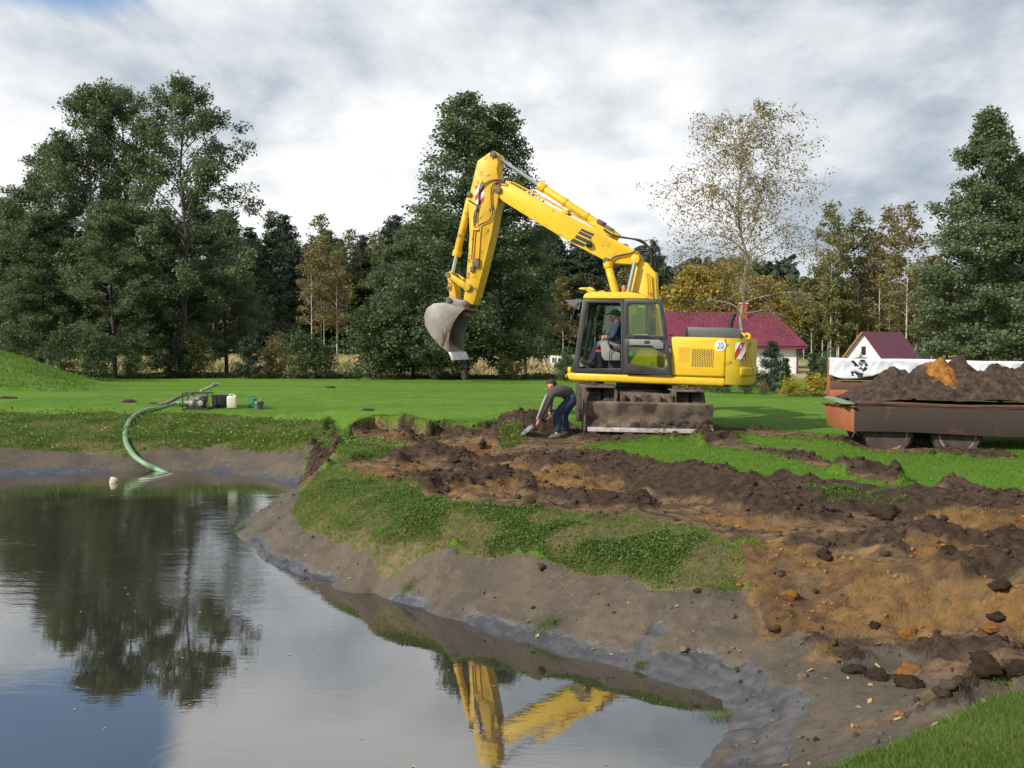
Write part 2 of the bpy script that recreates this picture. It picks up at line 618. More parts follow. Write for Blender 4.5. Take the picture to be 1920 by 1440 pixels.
PEAT_PX = [
    [(600, 796), (700, 784), (780, 786), (900, 796), (938, 793), (960, 850), (1010, 860), (1090, 850), (1130, 864), (1240, 869), (1400, 893), (1560, 908), (1700, 918),
     (1919, 934), (1919, 1130), (1700, 1085), (1560, 1062), (1500, 1042), (1400, 1012), (1300, 988), (1150, 972), (1000, 960), (850, 940), (800, 932), (720, 905), (660, 884),
     (690, 868), (800, 862), (812, 845), (740, 830), (640, 822), (610, 815)],
    [(1425, 1004), (1500, 995), (1700, 920), (1919, 934), (2250, 960), (2350, 1200), (2150, 1235), (1919, 1255), (1780, 1285), (1690, 1225), (1540, 1196), (1430, 1172), (1405, 1110)],
    [(1335, 826), (1450, 840), (1560, 872), (1700, 906), (1690, 914), (1560, 887), (1430, 852), (1330, 838)],
    [(1340, 812), (1550, 829), (1650, 850), (1900, 862), (1900, 852), (1700, 836), (1560, 818), (1400, 806)],
    [(1480, 1205), (1600, 1215), (1640, 1235), (1560, 1240)],
    [(1780, 1165), (1900, 1150), (1919, 1200), (1800, 1202)],
    [(1700, 1318), (1830, 1285), (1919, 1265), (1919, 1305), (1800, 1340), (1720, 1350)],
    [(650, 858), (690, 850), (680, 880), (640, 884)],
]
ORANGE_PX = [
    [(625, 886), (700, 880), (800, 878), (850, 892), (790, 908), (690, 908)],
    [(705, 815), (740, 811), (830, 820), (860, 828), (810, 834), (700, 830)],
    [(850, 833), (930, 840), (965, 852), (900, 868), (830, 852)],
    [(895, 872), (1000, 874), (985, 884), (900, 882)],
    [(990, 897), (1050, 882), (1150, 905), (1190, 930), (1120, 942), (1030, 932)],
    [(830, 917), (980, 905), (990, 930), (900, 940), (850, 937)],
    [(1385, 1012), (1480, 1030), (1600, 1062), (1750, 1083), (1919, 1112), (2100, 1140), (2100, 1190), (1919, 1205), (1800, 1212), (1680, 1215), (1540, 1192), (1430, 1180), (1365, 1135), (1395, 1060)],
    [(1620, 1035), (1760, 1040), (1900, 1052), (1860, 1066), (1700, 1056)],
    [(1730, 965), (1890, 962), (2000, 980), (1990, 1030), (1840, 1030), (1730, 1000)],
    [(1480, 1240), (1560, 1222), (1640, 1240), (1560, 1255)],
    [(1560, 1370), (1660, 1340), (1740, 1318), (1680, 1352), (1590, 1390)],
    [(1250, 965), (1420, 985), (1500, 1002), (1330, 990)],
]
WEED_PX = [
    [(588, 906), (620, 888), (665, 884), (720, 905), (800, 935), (850, 945), (1000, 962), (1200, 975), (1300, 995), (1392, 1032), (1402, 1062), (1372, 1102), (1300, 1114), (1150, 1078), (1000, 1047),
     (850, 1027), (700, 1017), (560, 988), (540, 970)],
    [(628, 852), (640, 830), (720, 828), (800, 842), (806, 850), (700, 868), (640, 880), (600, 900), (590, 905)],
    [(2, 774), (400, 776), (600, 790), (640, 815), (622, 850), (560, 845), (400, 834), (300, 842), (2, 838)],
    [(1500, 925), (1640, 930), (1700, 950), (1560, 960)], [(930, 890), (975, 888), (975, 902), (935, 903)],
    [(930, 815), (975, 800), (990, 830), (945, 850)], [(1855, 1295), (1915, 1285), (1915, 1305), (1870, 1312)],
]
WEEDB = [[(-32, 26.5), (-10.3, 26.5), (-10.3, 22.5), (-32, 22.5)]]
GREEN_PX = [[(1095, 838), (1185, 828), (1250, 838), (1330, 846), (1420, 856), (1540, 886), (1640, 903), (1560, 902), (1400, 888), (1240, 865), (1130, 860)]]


def axis(lo, a, b, hi, d, g0, g1):
    mid = list(np.arange(a, b, d))
    left, s, x = [], d, a
    while x > lo:
        s *= g0; x -= s; left.append(x)
    right, s, x = [], d, mid[-1]
    while x < hi:
        s *= g1; x += s; right.append(x)
    return np.array(left[::-1] + mid + right)


GXS = axis(-1500, -4.3, 7.4, 1500, 0.036, 1.06, 1.06)
_ya = axis(-60, 4.4, 13.0, 34, 0.036, 1.25, 1.0105)
_yb, s_, x_ = [], _ya[-1] - _ya[-2], _ya[-1]
while x_ < 2500:
    s_ *= 1.06; x_ += s_; _yb.append(x_)
GYS = np.concatenate([_ya, _yb])
GX, GY = np.meshgrid(GXS, GYS)
GZ = base_h(GX, GY)
# the vertical cut in the turf behind the dig: lawn stays level, floor drops at a ragged edge
_ce = np.array([at_z(a, b, .02) for a, b in [(596, 800), (612, 795), (628, 791), (645, 797), (662, 790), (700, 783), (760, 785), (795, 790), (806, 798), (816, 791), (860, 796), (900, 797), (945, 793), (990, 786)]])
_o = np.argsort(_ce[:, 0])
CUT_Y = np.interp(GX, _ce[_o, 0], _ce[_o, 1]) + (fbm(GX * 2.2, GX * 0 + 1.0, 2, 15) - .5) * .45
CUT_IN = sstep(GX, -4.55, -4.2) * (1 - sstep(GX, -.35, .25))
cd = CUT_Y - GY
_w = CUT_IN * sstep(cd, -.02, .10 + .1 * fbm(GX * 3, GY * 3, 2, 18)) * (1 - sstep(cd, 1.2, 2.6))
GZ = GZ * (1 - _w) + np.minimum(GZ, -.34 + .06 * sstep(cd, .1, .5)) * _w
_l = CUT_IN * sstep(GX, -4.0, -3.5) * sstep(-cd, -.02, .03) * (1 - sstep(-cd, .6, 2.0))
GZ = GZ * (1 - _l) + np.maximum(GZ, .03) * _l
GK = 1 + (KS - 1) * (1 - sstep(GY, 15.0, 20.0) * sstep(GX, -4.6, -3.4)) * (1 - sstep(GY, 29, 36))
GE = HC - (HC - GZ) / GK          # height as measured in the picture
# ragged borders: shift the plan before testing the outlines
wx = GX + (fbm(GX * 2.2, GY * 2.2, 4, 3) - .5) * .55
wy = GY + (fbm(GX * 2.2, GY * 2.2, 4, 8) - .5) * .75


def mask(polys, wx=wx, wy=wy):
    m = np.zeros(GX.shape)
    for p in polys:
        m[in_poly(p, wx, wy)] = 1
    return m


M_peat = mask([poly_px(p) for p in PEAT_PX])
M_peat = np.maximum(M_peat, mask([[(-1.7, 20.9), (-.6, 20.8), (.3, 21.2), (1.3, 20.6), (2.0, 19.6), (4.2, 19.8), (4.3, 19.1), (2.2, 18.9), (1.9, 16.4), (1.2, 14.5), (-.2, 14.2), (-.9, 16), (-1.6, 18)],
                                  [(1.9, 23.4), (4.4, 23.4), (4.4, 19.3), (1.9, 19.3)]]))
M_orange = mask([poly_px(p) for p in ORANGE_PX])
_hx, _hy = GX * .6 + wx * .4, GY * .6 + wy * .4
M_weed = mask([poly_px(p) for p in WEED_PX] + WEEDB, _hx, _hy)
M_green = mask([poly_px(p) for p in GREEN_PX])
M_peat *= 1 - M_green
M_peat = np.where((CUT_IN > .5) & (cd < -.04) & (cd > -4), 0, M_peat)
M_peat = np.where((CUT_IN > .5) & (cd > -.03) & (cd < .55), 1, M_peat)
M_orange = np.where((CUT_IN > .5) & (cd < .35), 0, M_orange)
M_weed = np.where((CUT_IN > .5) & (cd > -.04) & (cd < 1.0), 0, M_weed)
M_mud = (1 - sstep(GX, -4.4, -4.0) * (GY > 19)) * sstep(-GE + (fbm(GX * 1.5, GY * 1.5, 3, 5) - .5) * .12, .21, .30) * (GY < 25.5)
M_mud = np.maximum(M_mud, mask([poly_px([(1400, 1160), (1540, 1183), (1690, 1206), (1919, 1212), (2200, 1230), (2200, 1270), (1919, 1318), (1790, 1350), (1640, 1404), (1550, 1448), (1480, 1510), (1400, 1300)])]))
_nb = mask([[(-5.8, 9.2), (-5.8, 22.6), (-3.5, 22.2), (-1.2, 19.6), (.6, 15.4), (1.9, 13.4), (4.3, 10.5), (4.3, 7.3), (-1.1, 9.3)]], GX, GY)
_fill = _nb * (1 - M_peat) * (1 - M_orange) * (1 - M_green) * (1 - M_mud) * (1 - M_weed)
M_peat = np.maximum(M_peat, _fill)
M_wet = mask([poly_px([(1190, 1182), (1320, 1195), (1425, 1243), (1505, 1330), (1480, 1425), (1330, 1438), (1372, 1340), (1210, 1262)]),
              poly_px([(900, 1160), (1000, 1165), (1010, 1185), (930, 1185)])])
_sh = sstep(-GE, .60, .70) * (GY < 25)
M_wet = np.maximum(M_wet, _sh * (0.35 + .65 * sstep(fbm(GX * 1.1, GY * 1.1, 3, 21), .4, .6)))
M_mound = sstep(-GX / np.maximum(GY, 5), .41, .44) * sstep(GY, 34.5, 36.5) * (1 - sstep(GY, 54, 60)) * (GX > -50)
M_weed = np.maximum(M_weed, M_mound * .45)
M_field = sstep(GY + (fbm(GX * .12, GY * .3, 3, 31) - .5) * 9, 52.5, 55) * (1 - sstep(-GX, 16, 17) * (GY < 60))
M_bed = mask([[(10.5, 34.5), (10.5, 37.5), (24, 35.0), (24, 32)]], GX, GY)      # planted bed at the right edge of the lawn


def blur(a, n=1):
    for _ in range(n):
        a = (np.roll(a, 1, 0) + np.roll(a, -1, 0) + np.roll(a, 1, 1) + np.roll(a, -1, 1) + 2 * a) / 6
    return a


pk = blur(M_peat, 3)
og = blur(M_orange, 3)
wd = blur(M_weed, 2)
near = GY < 45
rid = lambda s, f, o=3: 1 - np.abs(2 * fbm(GX * f, GY * f, o, s) - 1)
# lumps: broken peat, crumbly sand, slumped mud, tussocks
cl = (np.clip(rid(40, 1.5, 5) - .45, 0, 1) * .36 + (rid(44, 4.2, 4) - .6) * .16 + (rid(46, 9.0, 2) - .55) * .07)
heap = .25 + .75 * sstep(fbm(GX * .9, GY * .9, 3, 71), .42, .62)
_sp = mask([poly_px([(1000, 852), (1100, 856), (1240, 870), (1400, 893), (1560, 907), (1700, 920), (1900, 938), (1900, 985), (1650, 978), (1400, 968), (1200, 940), (1060, 915)])])
heap = np.maximum(heap, blur(_sp, 8) * .95)
calm = 1 - .85 * np.exp(-((GX - .9) ** 2 + (GY - 19.3) ** 2) / .9)          # trodden ground where the man stands
calm = calm * (1 - .55 * sstep(GX, 3.6, 4.4) * sstep(GY, 13.5, 15))
calm = calm * (1 - .5 * blur(_sp, 8))
GZ = GZ + near * pk * (1 - .55 * og) * cl * heap * calm
GZ = GZ + near * og * ((fbm(GX * 3.0, GY * 3.0, 4, 50) - .5) * .20 + (rid(52, 5.0, 3) - .6) * .06 + (vnoise(GX * 13, GY * 13, 51) - .5) * .035)
GZ = GZ + near * pk * (1 - og) * (rid(57, 7.5, 2) - .55) * .035
GZ = GZ + M_mound * (fbm(GX * .9, GY * .9, 4, 77) - .5) * .35
GZ = GZ + near * wd * (1 - pk) * ((fbm(GX * 3.0, GY * 3.0, 4, 60) - .5) * .08)
mudonly = near * M_mud * (1 - pk) * (1 - wd)
GZ = GZ + mudonly * ((fbm(GX * 1.6, GY * 1.6, 4, 65) - .5) * .07 + (fbm(GX * 7, GY * 7, 4, 66) - .5) * .035 + .007 * np.sin(GZ * 75 + 3 * fbm(GX * 1.2, GY * 1.2, 2, 67)))
# slump scars above the waterline: scalloped little steps
wetb = blur(M_wet, 2) * near
sc = fbm(GX * 2.6 + 2 * GZ, GY * 2.6, 3, 80)
GZ = GZ - wetb * sstep(sc, .50, .56) * .055 * sstep(GE, -.78, -.62)
# cart tracks pressed into the soft edge
GZ = GZ + near * (1 - pk) * (1 - M_mud) * (fbm(GX * .8, GY * .8, 3, 90) - .5) * .03

nx_, ny_ = len(GXS), len(GYS)
idx = np.arange(nx_ * ny_).reshape(ny_, nx_)
FQ = np.stack([idx[:-1, :-1], idx[:-1, 1:], idx[1:, 1:], idx[1:, :-1]], -1).reshape(-1, 4)
gme = fast_mesh('ground', np.stack([GX, GY, GZ], -1).reshape(-1, 3), FQ, True)


def add_col(me, name, r, g, b, a=None):
    at = me.attributes.new(name, 'FLOAT_COLOR', 'POINT')
    z = np.ones(r.size) if a is None else a.ravel()
    at.data.foreach_set('color', np.stack([r.ravel(), g.ravel(), b.ravel(), z], -1).astype(np.float32).ravel())


add_col(gme, 'soil', blur(M_peat, 5), blur(M_orange, 12), blur(M_mud, 3), heap)
add_col(gme, 'cover', blur(M_weed), blur(M_wet), np.maximum(M_field, 0), M_bed)

m_ground, t = mat_new('ground_soil_and_turf')
tcn = t.n('ShaderNodeTexCoord')
P = tcn.outputs['Object']
A1 = t.n('ShaderNodeAttribute', attribute_name='soil')
A2 = t.n('ShaderNodeAttribute', attribute_name='cover')
s1 = t.n('ShaderNodeSeparateColor', {0: A1.outputs['Color']}).outputs
s2 = t.n('ShaderNodeSeparateColor', {0: A2.outputs['Color']}).outputs
nf = t.noise(P, 9.0, 6.0, 0.65)
nm = t.noise(P, 1.6, 5.0, 0.6)
nh = t.noise(P, 34.0, 4.0, 0.7)
nb = t.noise(P, 0.22, 4.0, 0.6)
# mown lawn: mottled, with faint mowing streaks
lawn = t.mix(t.smooth(nb, .35, .65), (.102, .218, .008), (.145, .258, .012))
lawn = t.mix(t.math('MULTIPLY', t.smooth(nm, .40, .66), .6), lawn, (.078, .172, .010))
lawn = t.mix(t.smooth(nf, .40, .66), lawn, (.060, .158, .010))
lawn = t.mix(t.math('MULTIPLY', t.smooth(nh, .42, .62), .55), lawn, (.150, .290, .024))
lawn = t.mix(t.math('MULTIPLY', t.smooth(t.noise(t.mapping(P, (.35, 2.2, 1)), 1.0, 3.0), .5, .66), .35), lawn, (.135, .27, .02))
lawn = t.mix(t.math('MULTIPLY', t.smooth(t.noise(t.mapping(P, (.10, .34, 1)), 1.0, 5.0, .62), .40, .62), .62), lawn, (.062, .140, .012))
lawn = t.mix(t.math('MULTIPLY', t.smooth(t.noise(t.mapping(P, (1.0, .5, 1)), 2.2, 4.0, .7), .50, .66), .50), lawn, (.165, .275, .03))
lawn = t.mix(t.math('MULTIPLY', t.smooth(t.noise(P, 2.3, 2.0, .5), .715, .745), .75), lawn, (.10, .085, .03))
lawn = t.mix(t.math('MULTIPLY', t.smooth(t.noise(t.mapping(P, (1, 1, 1), (7, 3, 0)), .55, 4.0, .6), .56, .70), .40), lawn, (.155, .215, .03))
# rough field beyond: straw and dull green
nst = t.noise(t.mapping(P, (.5, .12, 1)), 1.0, 5.0, 0.65)
field = t.mix(t.smooth(nst, .40, .60), (.14, .16, .045), (.42, .34, .17))
field = t.mix(t.smooth(nm, .45, .7), field, (.30, .25, .12))
# soils
mud = t.mix(t.smooth(nm, .35, .65), (.108, .086, .061), (.074, .060, .046))
mud = t.mix(t.math('MULTIPLY', t.smooth(nf, .5, .72), .5), mud, (.160, .128, .088))
mud = t.mix(t.math('MULTIPLY', t.smooth(t.noise(P, 4.2, 7.0, .7), .52, .66), .55), mud, (.062, .049, .037))
peat = t.mix(t.smooth(nf, .35, .65), (.036, .022, .0138), (.076, .048, .030))
peat = t.mix(t.math('MULTIPLY', t.smooth(t.noise(P, 3.2, 5.0, .6), .52, .70), .8), peat, (.125, .080, .046))
# flats smeared by the bucket: streaks of peat, subsoil and sand
P2 = t.mapping(P, (1.1, 2.7, 1), rot=(0, 0, .12))
ns1 = t.noise(P2, 1.5, 7.0, .66); ns2 = t.noise(P2, 4.0, 6.0, .66)
smear = t.mix(t.smooth(ns1, .40, .60), (.090, .058, .034), (.190, .122, .064))
smear = t.mix(t.smooth(ns2, .50, .64), smear, (.060, .039, .024))
smear = t.mix(t.math('MULTIPLY', t.smooth(t.noise(P2, 2.4, 6.0, .66), .53, .66), .85), smear, (.300, .180, .066))
heapf = t.smooth(t.math('ADD', A1.outputs['Alpha'], t.math('MULTIPLY', t.math('SUBTRACT', nm, .5), .5)), .35, .75)
peat = t.mix(heapf, smear, peat)
sand = t.mix(t.smooth(nf, .35, .68), (.245, .132, .036), (.165, .088, .030))
sand = t.mix(t.smooth(nm, .46, .68), sand, (.225, .142, .064))
sand = t.mix(t.math('MULTIPLY', t.smooth(nh, .50, .66), .5), sand, (.14, .078, .032))
sand = t.mix(t.math('MULTIPLY', t.smooth(t.noise(P, 5.0, 6.0, .7), .52, .66), .9), sand, (.085, .054, .032))
bank = t.mix(t.smooth(nf, .38, .62), (.10, .105, .034), (.175, .130, .066))
bed = t.mix(t.smooth(nf, .4, .6), (.045, .032, .022), (.08, .06, .04))


def edge(wt, n, k=.55, lo=.36, hi=.64):
    return t.smooth(t.math('ADD', wt, t.math('MULTIPLY', t.math('SUBTRACT', n, .5), k)), lo, hi)


ne = t.noise(P, 7.0, 6.0, 0.68)
c = t.mix(edge(s2[2], nm, .8), lawn, field)
c = t.mix(edge(A2.outputs['Alpha'], ne, .5), c, bed)
f_mud = edge(s1[2], ne, .9)
c = t.mix(f_mud, c, mud)
f_weed = edge(s2[0], ne, .9)
c = t.mix(f_weed, c, bank)
f_peat = edge(s1[0], ne, 1.5, .30, .72)
c = t.mix(f_peat, c, peat)
f_or = edge(s1[1], t.noise(P, 2.6, 9.0, 0.74), 3.2, .38, 1.0)
f_or = t.math('MULTIPLY', f_or, t.lin(t.noise(P, 1.5, 6.0, .66), .36, .56, .25, 1.0))
c = t.mix(f_or, c, sand)
f_wet = t.math('MULTIPLY', edge(s2[1], ne, 1.1, .22, .90), f_mud)
c = t.mix(t.math('MULTIPLY', f_wet, .88), c, t.mix(t.smooth(nf, .4, .62), (.036, .037, .042), (.070, .067, .066)))
rough = t.math('SUBTRACT', .92, t.math('MULTIPLY', f_wet, t.lin(nm, .35, .65, .36, .54)))
rough = t.math('SUBTRACT', rough, t.math('MULTIPLY', f_mud, .12))
bh = t.math('ADD', t.math('ADD', t.math('MULTIPLY', nf, .05), t.math('MULTIPLY', nh, .03)), t.math('MULTIPLY', t.noise(P, 85.0, 3.0, .7), .010))
soft = t.math('SUBTRACT', 1.0, t.math('MULTIPLY', t.math('MULTIPLY', f_mud, t.math('SUBTRACT', 1.0, f_peat)), t.math('ADD', .58, t.math('MULTIPLY', f_wet, .32))))
b = t.n('ShaderNodeBump', {'Height': t.math('MULTIPLY', bh, soft), 'Strength': 1.0, 'Distance': 1.0})
p = t.n('ShaderNodeBsdfPrincipled', {'Base Color': c, 'Roughness': rough, 'Normal': b.outputs[0]})
t.set(p, 'Specular IOR Level', t.math('ADD', .22, t.math('MULTIPLY', f_wet, .45)))
t.n('ShaderNodeOutputMaterial', {0: p.outputs[0]})
ground = link('ground', gme, None, m_ground)
ground['kind'] = 'structure'
ground['label'] = 'lawn, dug soil and muddy pond bank'


def gz(x, y):
    """built ground height (bilinear from the mesh)"""
    x = np.asarray(x, float); y = np.asarray(y, float)
    i = np.clip(np.searchsorted(GXS, x) - 1, 0, nx_ - 2)
    j = np.clip(np.searchsorted(GYS, y) - 1, 0, ny_ - 2)
    fx = np.clip((x - GXS[i]) / (GXS[i + 1] - GXS[i]), 0, 1)
    fy = np.clip((y - GYS[j]) / (GYS[j + 1] - GYS[j]), 0, 1)
    return (GZ[j, i] * (1 - fx) + GZ[j, i + 1] * fx) * (1 - fy) + (GZ[j + 1, i] * (1 - fx) + GZ[j + 1, i + 1] * fx) * fy


def mval(M, x, y):
    i = np.clip(np.searchsorted(GXS, x), 0, nx_ - 1)
    j = np.clip(np.searchsorted(GYS, y), 0, ny_ - 1)
    return M[j, i]


# ------------------------------------------------------------------ water: murky, still, faint ripples
m_water, t = mat_new('pond_water')
tcn = t.n('ShaderNodeTexCoord')
P = tcn.outputs['Object']
far = t.smooth(t.n('ShaderNodeSeparateXYZ', {0: P}).outputs[1], 8.0, 17.0)
r1 = t.noise(t.mapping(P, (1.0, 2.4, 1)), 2.3, 4.0, 0.55)
r2 = t.noise(t.mapping(P, (1.2, 3.6, 1), rot=(0, 0, .25)), 7.0, 3.0, 0.5)
calm = t.smooth(t.noise(P, .32, 3.0, .5), .40, .62)
amp = t.math('MULTIPLY', t.math('ADD', .18, t.math('MULTIPLY', far, 1.0)), t.math('ADD', .35, calm))
h1 = t.math('MULTIPLY', t.math('ADD', t.math('MULTIPLY', r1, .0042), t.math('MULTIPLY', r2, .0012)), amp)
# rings spreading from where something dropped in
ringc = at_z(400, 1440, WATER)
dv = t.n('ShaderNodeVectorMath', {0: P, 1: (ringc[0], ringc[1], 0)}, operation='SUBTRACT')
dl = t.n('ShaderNodeVectorMath', {0: t.mapping(dv.outputs[0], (1, 1, 0))}, operation='LENGTH').outputs['Value']
fade = t.math('MULTIPLY', t.math('SUBTRACT', 1.0, t.smooth(dl, .25, .8)), t.smooth(t.noise(P, 1.7, 2.0), .40, .62))
rg = t.math('MULTIPLY', t.math('SINE', t.math('MULTIPLY', dl, 42.0)), t.math('MULTIPLY', fade, .00045))
b = t.n('ShaderNodeBump', {'Height': t.math('ADD', h1, rg), 'Strength': 1.0, 'Distance': 1.0})
wc = t.mix(t.smooth(t.noise(P, .5, 4.0), .35, .65), (.026, .024, .018), (.036, .032, .024))
dif = t.n('ShaderNodeBsdfDiffuse', {'Color': wc})
glo = t.n('ShaderNodeBsdfGlossy', {'Color': (1, 1, 1), 'Roughness': .012, 'Normal': b.outputs[0]})
fr = t.n('ShaderNodeFresnel', {0: 1.62, 'Normal': b.outputs[0]})
ms = t.n('ShaderNodeMixShader', {0: t.math('ADD', fr.outputs[0], .15, clamp=True), 1: dif.outputs[0], 2: glo.outputs[0]})
t.n('ShaderNodeOutputMaterial', {0: ms.outputs[0]})
wxs, wys = np.linspace(-34, 2.9, 60), np.linspace(1.5, 23.8, 40)
WX, WY = np.meshgrid(wxs, wys)
ii = np.arange(60 * 40).reshape(40, 60)
wme = fast_mesh('pond_water', np.stack([WX, WY, np.full(WX.shape, WATER)], -1).reshape(-1, 3), np.stack([ii[:-1, :-1], ii[:-1, 1:], ii[1:, 1:], ii[1:, :-1]], -1).reshape(-1, 4), True)
water = link('pond_water', wme, None, m_water)
water['kind'] = 'structure'
water['label'] = 'still murky pond mirroring trees and sky'
# ================================================================== EXCAVATOR
m_yel = pmat('excavator_yellow_paint', (.74, .47, .010), (.67, .42, .012), 1.6, .40, .55, dirt=(.42, .27, .05), dirt_amt=.32, dirt_scale=6.5, bump=.0008, bscale=40)
m_yelw = pmat('excavator_worn_yellow_paint', (.70, .43, .012), (.60, .35, .014), 2.2, .45, .6, dirt=(.10, .06, .03), dirt_amt=.34, dirt_scale=5.0, bump=.001, bscale=30)
m_yelc = pmat('dirty_counterweight_paint', (.60, .43, .016), (.50, .345, .018), 2.4, .5, .65, dirt=(.16, .11, .045), dirt_amt=.36, dirt_scale=4.2, bump=.001, bscale=30)
m_ochre = pmat('faded_yellow_patch', (.64, .345, .010), (.60, .31, .01), 4, .5)
m_frame = pmat('cab_dark_grey_paint', (.022, .0225, .026), (.034, .034, .037), 3, .42, dirt=(.13, .11, .09), dirt_amt=.14)
m_black = pmat('black_rubber', (.013, .013, .014), (.022, .021, .02), 8, .55, bump=.001)
m_grey = pmat('grey_cab_plastic', (.22, .215, .19), (.19, .185, .165), 5, .6)
m_hood = pmat('hood_blue_grey_paint', (.060, .072, .078), (.075, .085, .09), 2, .45, dirt=(.15, .13, .11), dirt_amt=.12)
m_chrome = pmat('chrome_rod', (.75, .76, .80), (.62, .64, .70), 2, .12, metal=1.0)
m_steel = pmat('bare_bucket_steel', (.245, .222, .195), (.18, .158, .134), 2.2, .45, .6, dirt=(.155, .105, .065), dirt_amt=.28, dirt_scale=3.4, bump=.002, bscale=14, metal=.15)
m_lip = pmat('polished_cutting_edge', (.52, .52, .53), (.40, .38, .36), 5, .35, metal=.5, dirt=(.2, .15, .1), dirt_amt=.15)
m_rust = pmat('worn_brown_steel', (.17, .115, .065), (.10, .065, .042), 4, .6, dirt=(.05, .035, .026), dirt_amt=.4, bump=.003)
m_muddy = pmat('mud_caked_steel', (.165, .122, .084), (.105, .074, .050), 3, .8, dirt=(.045, .031, .023), dirt_amt=.52, dirt_scale=2.2, bump=.01, bscale=9)
m_mudty = pmat('mud_caked_tyre', (.075, .055, .042), (.045, .033, .026), 5, .92, bump=.014, bscale=10)
m_whitee = pmat('scraped_white_blade_edge', (.52, .50, .47), (.36, .32, .28), 8, .6, dirt=(.06, .042, .03), dirt_amt=.42, dirt_scale=4)
m_white = pmat('white_sticker', (.78, .78, .77), (.72, .72, .70), 9, .5)
m_red = pmat('red_reflective_sticker', (.52, .035, .028), (.45, .03, .025), 9, .5)
m_blk = pmat('black_sticker', (.020, .019, .020), (.03, .028, .028), 9, .5)
m_orl = pmat('orange_lamp_lens', (.62, .15, .015), (.52, .11, .01), 9, .3)
m_glass = glassmat('cab_glass', (.80, .90, .82), .03)
m_glassd = glassmat('door_glass_green_tint', (.84, .95, .62), .02)
m_visor = glassmat('smoked_visor', (.32, .34, .40), .18, .15)
m_blue = pmat('pale_blue_sticker', (.18, .45, .62), (.15, .4, .58), 9, .5)

YAW, TILT = R(-17), R(1.5)
EXC = Vector((3.15, 22.0, 0.0))
MU = Matrix.Rotation(YAW, 4, 'Z') @ Matrix.Rotation(TILT, 4, 'Y')     # upper works relative to the root
_MI = (Matrix.Translation(EXC) @ MU).inverted()


def E(px, py, yl):
    """picture point -> (x, z) in the plane y = yl of the upper works"""
    o = _MI @ Vector((0, 0, HC))
    d = (_MI.to_3x3() @ Vector(ray(px, py)))
    k = (yl - o.y) / d.y
    return (o.x + d.x * k, o.z + d.z * k)


def EP(pts, yl):
    return [E(x, y, yl) for x, y in pts]


def E3(px, py, yl):
    x, z = E(px, py, yl)
    return (x, yl, z)


exc = empty('excavator', EXC, 0, 'yellow wheeled excavator with raised bent arm beside the digging man', 'excavator')


def part(mb, name, mat, parent=exc, **k):
    return mb.build(name, mat, parent, MU, **k)


YN = -1.20                                   # near side of the upper works
# deck: rolled side beams and the plate between them
zb0 = E(1200, 719, YN)[1]; zb1 = E(1200, 703, YN)[1]
xf = E(1061, 705, YN)[0]; xe = E(1256, 670, YN)[0]; xc = E(1361, 670, YN)[0]
d = MB().prism([(xf, zb1), (xf + .05, zb0 + .02), (xf + .15, zb0), (xc, zb0), (xc, zb1)], YN, YN + .25)
beam = part(d, 'side_beam', m_yel, bevel=.055, seg=3)
d = MB().prism([(xf, zb1), (xf + .05, zb0 + .02), (xf + .15, zb0), (xc, zb0), (xc, zb1)], 0.95, 1.2)
part(d, 'side_beam', m_yel, bevel=.055, seg=3)
part(MB().box2((xf + .12, YN + .255, zb0 + .03), (xc, .945, zb1 - .005)), 'deck_plate', m_frame)
part(MB().box2((xf + .03, YN + .02, zb1 + .001), (xf + .10, YN + .10, zb1 + .11)), 'corner_post', m_yel, bevel=.01)
ol = E(1064, 703, YN)
part(MB().ball((xf + .01, YN + .06, ol[1] - .03), (.04, .06, .05)), 'corner_lamp', m_orl)
# engine house
zt = E(1300, 632, YN)[1]
zs = E(1300, 708, YN)[1]
house = part(MB().box2((xe, YN + .015, zb1 + .004), (xc - .008, 1.19, zt)), 'engine_cover', m_yel, bevel=.05, seg=3)
# recessed joint under the cover and a door seam
part(MB().box2((E(1256, 670, YN)[0] + .005, YN + .012, zb1 + .0005), (xc - .015, YN + .03, zb1 + .0035)), 'cover_gap', m_blk)
# grille of staggered slots
g = MB()
gx0, gz1 = E(1297, 653, YN + .01); gx1, gz0 = E(1338, 690, YN + .01)
cols, rows = 13, 9
for i in range(cols):
    for j in range(rows):
        cx = gx0 + (gx1 - gx0) * (i + .5) / cols
        cz = gz0 + (gz1 - gz0) * (j + .5 + (.5 if i % 2 else 0)) / (rows + .5)
        a, h = (gx1 - gx0) / cols * .46, (gz1 - gz0) / rows * .47
        g.add([(cx - a, YN + .0115, cz), (cx, YN + .0115, cz - h), (cx + a, YN + .0115, cz), (cx, YN + .0115, cz + h)], [(0, 1, 2, 3)])
gr = part(MB().box2((gx0 - .02, YN + .0125, gz0 - .02), (gx1 + .02, YN + .02, gz1 + .02)), 'grille_panel', m_yel)
part(g, 'grille_hole', m_blk, gr, smooth=False, kind='stuff')
px0, pz1 = E(1273, 651, YN); px1, pz0 = E(1292, 679, YN)
part(MB().box2((px0, YN + .0118, pz0), (px1, YN + .018, pz1)), 'faded_patch', m_ochre)
sx, sz = E(1350.5, 648.5, YN)
dk = part(MB().lathe([(.005, 0), (.108, 0), (.112, .004), (.108, .007), (.005, .007)], (sx, YN + .0135, sz), (0, -1, 0), 32), 'speed_sign', m_white, label='white round sticker reading 20')


